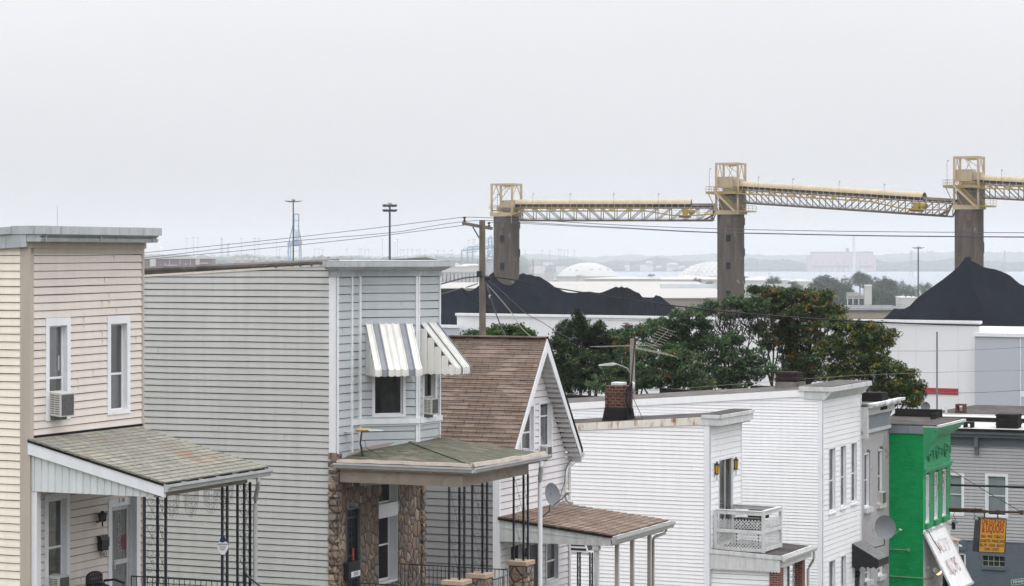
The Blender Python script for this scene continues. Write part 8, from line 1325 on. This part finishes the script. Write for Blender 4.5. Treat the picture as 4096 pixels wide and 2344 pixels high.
# ================================================================== vegetation
def leafpatch(vs,fs,c,r,n,ls,RR,flat=1.0,droop=.3):
    for _ in range(n):
        while True:
            d=Vector((RR.uniform(-1,1),RR.uniform(-1,1),RR.uniform(-1,1)))
            if d.length<=1: break
        p=c+Vector((d.x*r,d.y*r,d.z*r*flat)); a=Vector((RR.gauss(0,1),RR.gauss(0,1),RR.gauss(0,.45)-droop)).normalized(); b=a.cross(Vector((RR.gauss(0,.5),RR.gauss(0,.5),1))).normalized(); l=ls*RR.uniform(.6,1.3); w=l*RR.uniform(.28,.42); k=len(vs); vs+= [p-a*l*.5, p+b*w*.5-Vector((0,0,l*.05)), p+a*l*.5-Vector((0,0,l*.16)), p-b*w*.5-Vector((0,0,l*.05))]; fs.append((k,k+1,k+2,k+3))
def tree(name,label,D,base_px,clumps,mt,seed,dens=1.0,ls=.24,grp='trees in front of the white warehouse',flat=.6,branches=True,pr=.30,trunk=.17,cat='tree',cs=4.4,bare=()):
    RR=random.Random(seed); s=D/FPX; bp=Vector(((base_px-HX)*s,D,gz(D))); F_=Fr(base_px,D,gz(D),0); T=Th(name,label,cat,F_,(0,0,0),grp); vs=[]; fs=[]; mb=MB(); cc=[]
    for (px,py,rx,rz,dd) in clumps:
        c=F_.loc(W(px,py,D+dd)); rx_=rx*s*1.32; rz_=rz*s*1.22; ry_=max(.7,min(rx_*1.3,2.2)); cc.append((c,rx_)); n=int(dens*(9+95*rx_*rz_))
        twigs=[]
        for _ in range(n):
            while True:
                d=Vector((RR.uniform(-1,1),RR.uniform(-1,1),RR.uniform(-1,1)))
                if .3<d.length<=1: break
            d=d*RR.uniform(.95,1.25); p=c+Vector((d.x*rx_,d.y*ry_,d.z*rz_)); r=RR.uniform(.6,1.3)*pr; leafpatch(vs,fs,p,r,int(30*RR.uniform(.6,1.3)),ls,RR,flat); twigs.append(p)
        for p in twigs[::4]:
            mid=(p+c)/2+Vector((RR.uniform(-.2,.2),0,RR.uniform(-.3,.1))); mb.tube([c-Vector((0,0,rz_*.5)),mid,p],[.03,.02,.008],3)
    m=MB(); m.v=vs; m.f=fs; m.sm=[False]*len(fs); T.part('crown',m,mt)
    if branches:
        zs=sorted(c.z for c,_ in cc); low=zs[0]; forks=[]; xs=sorted(c.x for c,_ in cc); nf=4
        for k in range(nf):
            fx=xs[int((k+.5)/nf*len(xs))]*.6; f=Vector((fx,RR.uniform(-.6,.6),low-RR.uniform(.3,1.6))); forks.append(f); mb.tube([(RR.uniform(-.2,.2),0,-1),Vector((fx*.25,0,low*.5)),f*.6+Vector((fx*.2,0,low*.38)),f],[trunk,trunk*.8,trunk*.65,trunk*.5],6)
        for c,r in cc:
            f=min(forks,key=lambda q:abs(q.x-c.x)+RR.uniform(0,1.2)); k1=f+(c-f)*.5+Vector((RR.uniform(-.4,.4),RR.uniform(-.4,.4),-.25)); mb.tube([f,f+(k1-f)*.5+Vector((RR.uniform(-.15,.15),0,0)),k1,k1+(c-k1)*.6+Vector((RR.uniform(-.15,.15),0,.1)),c],[trunk*.5,.06,.045,.03,.015],5)
    for (px,py,rx,rz,nn) in bare:
        for _ in range(nn):
            p=F_.loc(W(px+RR.uniform(-rx,rx),py+RR.uniform(-rz*.2,rz),D+RR.uniform(-.6,.6))); q=p+Vector((RR.uniform(-.5,.5),0,RR.uniform(.25,.9))); mid=(p+q)/2+Vector((RR.uniform(-.2,.2),0,RR.uniform(-.1,.1))); mb.tube([p,mid,q],[.03,.022,.012],3); mb.tube([mid,mid+Vector((RR.uniform(-.35,.35),0,RR.uniform(.1,.4)))],[.018,.01],3)
    T.part('trunk',mb,M['bark']); return T
M['bark']=mat('dark_bark',(.045,.038,.032),.9,.2,3,.1,.4,20)
g1=leafmat("dark_green_leaves",(.026,.056,.018),(.074,.118,.036),(.085,.10,.035),.02,dark=.55)
g2=leafmat('ailanthus_leaves_low_rust',(.046,.100,.034),(.092,.160,.052),(.28,.08,.025),.02,dark=.5)
g3=leafmat('ailanthus_leaves',(.046,.104,.040),(.096,.165,.062),(.10,.15,.05),.05,dark=.5)
g4=leafmat('orange_tipped_leaves',(.046,.094,.028),(.098,.155,.044),(.30,.13,.02),.075,dark=.5)
g5=leafmat('yellow_seeded_leaves',(.050,.096,.026),(.105,.155,.040),(.32,.25,.03),.075,dark=.5)
Zt=lambda x,y: (2150+x/1.59,1100+y/1.59)
def cl(lst): return [(2150+x/1.59,1100+y/1.59,rx/1.59,rz/1.59,dd) for x,y,rx,rz,dd in lst]
tree('deciduous_tree','dark narrow topped tree at the left end of the tree row, beside the gable',150,2330,cl([(262,265,18,50,0),(265,330,40,45,0),(190,350,55,55,1),(150,430,50,50,0),(380,380,50,45,1),(330,430,80,60,2),(200,510,80,60,0),(440,440,60,60,1),(130,600,50,60,1),(300,560,110,70,-1),(470,400,50,40,0),(510,470,60,50,0),(240,660,120,60,0),(430,560,70,60,0),(390,320,10,22,0)]),g1,1,1.2)
tree('tree_of_heaven','low spreading tree behind the antenna and street light with rust tips',146,2560,cl([(600,355,75,28,0),(690,350,60,30,1),(560,420,50,40,0),(640,500,90,50,-1),(540,600,90,55,-2),(700,590,100,55,-2),(820,560,90,45,-1),(450,680,110,45,-2),(620,680,120,40,-2),(900,520,100,30,-2),(960,600,90,50,-2),(800,660,110,50,-2),(1000,680,90,40,-2)]),g2,2,1.0)
tree('tree_of_heaven','broad flat crowned tree with bare grey branches under its canopy, centre of the row',152,2790,cl([(740,325,60,35,0),(800,335,60,42,0),(830,400,70,50,0),(760,410,70,50,1),(870,480,80,50,-1),(940,470,70,45,0),(1050,330,40,20,0),(1340,240,40,30,1),(1040,440,60,40,1),(880,290,60,28,0),(960,250,95,30,0),(1080,210,90,30,1),(1190,185,95,28,0),(1280,165,70,28,0),(1010,300,60,22,0),(900,350,60,30,0),(970,400,60,35,0),(1230,260,50,18,2),(1160,430,90,40,-1),(1260,400,80,35,-1),(1060,390,60,25,0),(1380,200,60,60,0),(1130,500,110,45,-1),(1300,520,110,50,-1),(1180,600,130,45,-1),(1380,600,100,50,-1),(1240,680,130,40,-1),(1090,680,70,40,-1),(1400,330,40,40,1)]),g3,3,.85,bare=[(2150+1260/1.59,1100+330/1.59,80,50,90),(2150+1010/1.59,1100+380/1.59,60,40,40),(2150+1450/1.59,1100+300/1.59,40,40,30)])
tree('tree_of_heaven','tallest tree of the row, its top covered in orange seed clusters',156,3110,cl([(1370,90,40,18,0),(1460,110,80,28,0),(1560,115,80,35,0),(1650,125,70,35,0),(1760,150,80,45,0),(1840,120,30,25,0),(1450,175,90,40,0),(1600,210,110,50,0),(1760,230,110,45,0),(1880,225,60,35,0),(1540,300,60,50,0),(1700,310,100,45,0),(1600,400,60,80,1),(1850,280,70,30,0),(1610,520,60,90,1),(1740,400,90,60,0),(1700,520,90,60,0),(1620,640,80,50,0),(1760,600,70,50,0),(1480,420,60,60,0)]),g4,4,1.0)
tree('tree_of_heaven','sprawling right hand tree with yellow seed clusters, sloping down to the warehouse stripe',148,3420,cl([(1900,300,70,35,0),(2000,330,90,40,0),(2090,330,70,35,0),(2200,370,60,35,0),(2215,415,45,35,0),(2100,430,90,50,0),(1960,420,90,55,0),(1860,470,80,60,0),(2020,520,100,50,0),(2140,500,70,40,0),(2180,570,80,40,0),(2280,600,70,35,0),(2350,620,55,25,0),(2100,620,80,45,0),(1950,610,70,45,0),(1880,640,60,40,0),(2230,690,100,45,0),(2370,700,70,45,0),(2300,770,100,50,0),(2400,790,50,45,0),(2170,700,60,50,1)]),g5,5,1.0)
tree('shrub','leafy bush tips showing above the brown shingle ridge, left of the dark tree',118,2020,[(1890,1338,24,12,0),(1925,1335,20,16,0),(1985,1325,28,20,0),(2035,1322,32,24,0),(2080,1325,30,22,0),(2120,1338,20,14,0),(1975,1345,60,20,0),(2070,1345,60,20,0)],leafmat('bright_green_leaves',(.045,.10,.022),(.10,.155,.03),None,0,dark=.6),6,1.6,.17,None,.6,True,.22,.06,'shrub',8)
# mid distance trees
gm_=leafmat('hazy_mid_green_leaves',(.030,.075,.030),(.055,.110,.040),None,0,dark=.55,scale=.15)
mids=[(3095,1136,36,26,1300,'small rounded tree in front of the low white tank'),(3175,1150,40,20,1250,'low dark tree left of the tank farm end'),(3300,1150,60,40,1150,'big dark tree clump left of the white chimney'),(3360,1180,60,42,1100,'dark round tree just left of the pipe rack'),(3280,1200,70,40,1050,'broad tree beneath the tank farm trees'),(3440,1118,42,26,1350,'tallest hazy tree behind the white chimney'),(3480,1140,40,30,1330,'hazy tree right of the tall hazy tree'),(3540,1160,55,40,1250,'wide green tree right of the white chimney'),(3385,1135,28,24,1400,'pale hazy tree between the tank and the white chimney'),(3600,1155,36,26,1350,'pointed hazy tree left of the grey mast'),(3640,1165,36,22,1350,'hazy tree at the base of the distant mast'),(3700,1150,30,20,1400,'hazy tree behind the coal slope'),(3520,1205,70,32,1050,'low bushy tree above the beige shed'),(3595,1215,45,25,1050,'rounded tree beside the small pale building'),(3420,1212,60,28,1040,'low dark tree under the pipe rack'),(3700,1190,40,20,1300,'green tree behind the right coal slope foot'),(2790,1122,20,10,1900,'small dark bush on the cream tank line left of the middle tower'),(2840,1133,16,7,1900,'tiny bush nearest the middle tower'),(2605,1101,14,5,2500,'tiny dark tree on the water edge right of the dome')]
for i,(px,py,rx,rz,D,lab) in enumerate(mids):
    D*=1.5; s=D/FPX; RR=random.Random(100+i); F_=Fr(px,D,gz(D),0); T=Th('tree',lab,'tree',F_,(0,0,0),'mid distance trees'); vs=[]; fs=[]; c0=F_.loc(W(px,py,D)); n=int(40+rx*rz*.07)
    for _ in range(n):
        while True:
            d=Vector((RR.uniform(-1,1),RR.uniform(-1,1),RR.uniform(-1,1)))
            if .3<d.length<=1: break
        top=1.0+.35*RR.random()*(1 if d.z>.4 else 0); leafpatch(vs,fs,c0+Vector((d.x*rx*s,d.y*rx*s*.7,d.z*rz*s*top)),rx*s*.24,56,rx*s*.13,RR,.8,.1)
    m=MB(); m.v=vs; m.f=fs; m.sm=[False]*len(fs); T.part('crown',m,gm_); m=MB(); m.tube([(0,0,-1),(0,0,max(2,c0.z))],[.9,.4],6); T.part('trunk',m,M['bark'])
# far woods : one mass per shore
def woods(name,label,bands,seed,mt):
    RR=random.Random(seed); m=MB()
    for (px0,px1,D,pyfun,n,rmin,rmax,zbase) in bands:
        D*=1.5; rmin*=1.5; rmax*=1.5
        s=D/FPX
        for i in range(n):
            px=px0+(px1-px0)*(i+RR.random())/n; y=D+RR.uniform(0,60); r=RR.uniform(rmin,rmax); pyt=pyfun(px)+RR.uniform(-2.2,3.5); zt=ZC-(pyt-HY)/FPX*D; x=(px-HX)/FPX*D; seg=8; K=5; vs=[]; hgt=max(8,zt-zbase(px)); cz=zt-min(hgt,r*1.5)*.5
            rz=min(hgt*.5,r*.8)
            for k in range(K):
                a=math.pi*k/(K-1)-math.pi/2
                for j in range(seg):
                    b=2*math.pi*j/seg; q=1+RR.uniform(-.22,.22); vs.append((x+r*math.cos(a)*math.cos(b)*q,y+r*math.cos(a)*math.sin(b)*q,zt-rz+rz*math.sin(a)*q))
            m.mesh(vs,[(k*seg+j,k*seg+(j+1)%seg,(k+1)*seg+(j+1)%seg,(k+1)*seg+j) for k in range(K-1) for j in range(seg)],True); m.hexa([(x-r*.9,y+2,zbase(px)-2),(x+r*.9,y+2,zbase(px)-2),(x+r*.9,y+8,zbase(px)-2),(x-r*.9,y+8,zbase(px)-2),(x-r*.7,y+3,zt-rz),(x+r*.7,y+3,zt-rz),(x+r*.7,y+7,zt-rz),(x-r*.7,y+7,zt-rz)])
    o=m.build(name,mt); o['kind']='stuff'; o['label']=label; o['category']='trees'
def fn(base,a,w,ph,b=0,w2=1): return lambda px: base+a*math.sin(px/w+ph)+b*math.sin(px/w2+ph*2)
wd=mat('far_wood_green',(.045,.075,.045),.95,.3,.02,0); wb=lambda px: 0
woods('far_woods','long hazy band of trees along the far shore',[(-300,2100,5600,fn(1030,4,57,0,3,23),230,12,26,wb),(-300,2100,4700,fn(1042,4,37,1,2,19),170,7,15,wb),(2080,4500,7150,fn(1043,6,63,.6,4,27),330,16,34,wb),(2380,4500,7080,fn(1066,4,43,2,3,17),260,9,20,wb),(2100,2420,6400,fn(1058,2,43,2,2,17),25,9,16,wb)],3,wd)
woods('far_hills_wood','faint wooded hills on the horizon behind the far shore',[(-300,4500,10200,lambda px: 1022+4*math.sin(px/170)+3*math.sin(px/61+1)-(11*math.exp(-((px-3760)/330)**2))+ (2 if px<2100 else 0),380,40,80,lambda px:10)],4,wd)
# ================================================================== haze, sky, sun, camera
m=MB(); m.box(-6200,6500,-70,17300,-9,230); hz=bpy.data.materials.new('haze_air'); hz.use_nodes=True; nt=hz.node_tree; nt.nodes.clear(); o=nt.nodes.new('ShaderNodeOutputMaterial'); v=nt.nodes.new('ShaderNodeVolumePrincipled'); v.inputs['Color'].default_value=(.85,.888,.935,1); v.inputs['Density'].default_value=HAZE; v.inputs['Anisotropy'].default_value=0.0; nt.links.new(v.outputs[0],o.inputs['Volume'])
h=m.build('haze',hz); h['kind']='stuff'; h['label']='pale blue grey haze filling the air'; h['category']='haze'
w=bpy.data.worlds.new('World'); sc.world=w; w.use_nodes=True; nt=w.node_tree; nt.nodes.clear()
SUN_EL,SUN_AZ=math.radians(68),math.radians(150)
out=nt.nodes.new('ShaderNodeOutputWorld'); bg=nt.nodes.new('ShaderNodeBackground'); bg.inputs['Strength'].default_value=.1
sky=nt.nodes.new('ShaderNodeTexSky'); sky.sky_type='NISHITA'; sky.sun_disc=False; sky.sun_elevation=SUN_EL; sky.sun_rotation=SUN_AZ; sky.dust_density=4; sky.altitude=40
tc=nt.nodes.new('ShaderNodeTexCoord'); sx=nt.nodes.new('ShaderNodeSeparateXYZ'); nt.links.new(tc.outputs['Generated'],sx.inputs[0])
mx=nt.nodes.new('ShaderNodeMath'); mx.operation='MAXIMUM'; mx.inputs[1].default_value=0; nt.links.new(sx.outputs['Z'],mx.inputs[0])
ma=nt.nodes.new('ShaderNodeMath'); ma.operation='MULTIPLY_ADD'; ma.inputs[1].default_value=ZEN; ma.inputs[2].default_value=1.0; nt.links.new(mx.outputs[0],ma.inputs[0])
mp=nt.nodes.new('ShaderNodeMapping'); mp.inputs['Scale'].default_value=(1,1,3.0); nt.links.new(tc.outputs['Generated'],mp.inputs[0]); ns=nt.nodes.new('ShaderNodeTexNoise'); ns.inputs['Scale'].default_value=2.3; ns.inputs['Detail'].default_value=5; nt.links.new(mp.outputs[0],ns.inputs['Vector'])
mr=nt.nodes.new('ShaderNodeMapRange'); mr.inputs[1].default_value=.3; mr.inputs[2].default_value=.7; mr.inputs[3].default_value=.965; mr.inputs[4].default_value=1.035; nt.links.new(ns.outputs['Fac'],mr.inputs[0])
m2=nt.nodes.new('ShaderNodeMath'); m2.operation='MULTIPLY'; nt.links.new(ma.outputs[0],m2.inputs[0]); nt.links.new(mr.outputs[0],m2.inputs[1])
vm=nt.nodes.new('ShaderNodeVectorMath'); vm.operation='SCALE'; vm.inputs[0].default_value=tuple(c*SKYL for c in (8.0,8.03,8.3)); nt.links.new(m2.outputs[0],vm.inputs['Scale'])
mixs=nt.nodes.new('ShaderNodeMix'); mixs.data_type='RGBA'; mixs.inputs[0].default_value=.04; nt.links.new(vm.outputs[0],mixs.inputs[6]); nt.links.new(sky.outputs[0],mixs.inputs[7]); nt.links.new(mixs.outputs[2],bg.inputs[0]); nt.links.new(bg.outputs[0],out.inputs[0])
ld=bpy.data.lights.new('sun','SUN'); ld.energy=SUNE; ld.angle=math.radians(18); ld.color=(1,.965,.92); lo=bpy.data.objects.new('sun',ld); COL.objects.link(lo)
sd=Vector((math.sin(SUN_AZ)*math.cos(SUN_EL),math.cos(SUN_AZ)*math.cos(SUN_EL),math.sin(SUN_EL))); lo.rotation_euler=sd.to_track_quat('Z','Y').to_euler(); lo.location=(0,0,120)
cd=bpy.data.cameras.new('camera'); cam=bpy.data.objects.new('camera',cd); COL.objects.link(cam); cam.location=(0,0,ZC); cam.rotation_euler=(math.pi/2,0,0); cd.sensor_width=36; cd.lens=FPX/4096*36; cd.shift_y=-(1172-HY)/4096; cd.clip_end=30000; cd.clip_start=.5; sc.camera=cam
sc.view_settings.view_transform='Standard'; sc.view_settings.look='None'; sc.view_settings.gamma=1; sc.view_settings.exposure=EXPO; sc.view_settings.use_curve_mapping=False
sc.render.engine='CYCLES'; sc.cycles.max_bounces=6; sc.cycles.volume_bounces=2; sc.cycles.transparent_max_bounces=12; sc.cycles.use_denoising=True; sc.cycles.use_adaptive_sampling=True; sc.cycles.adaptive_threshold=.02
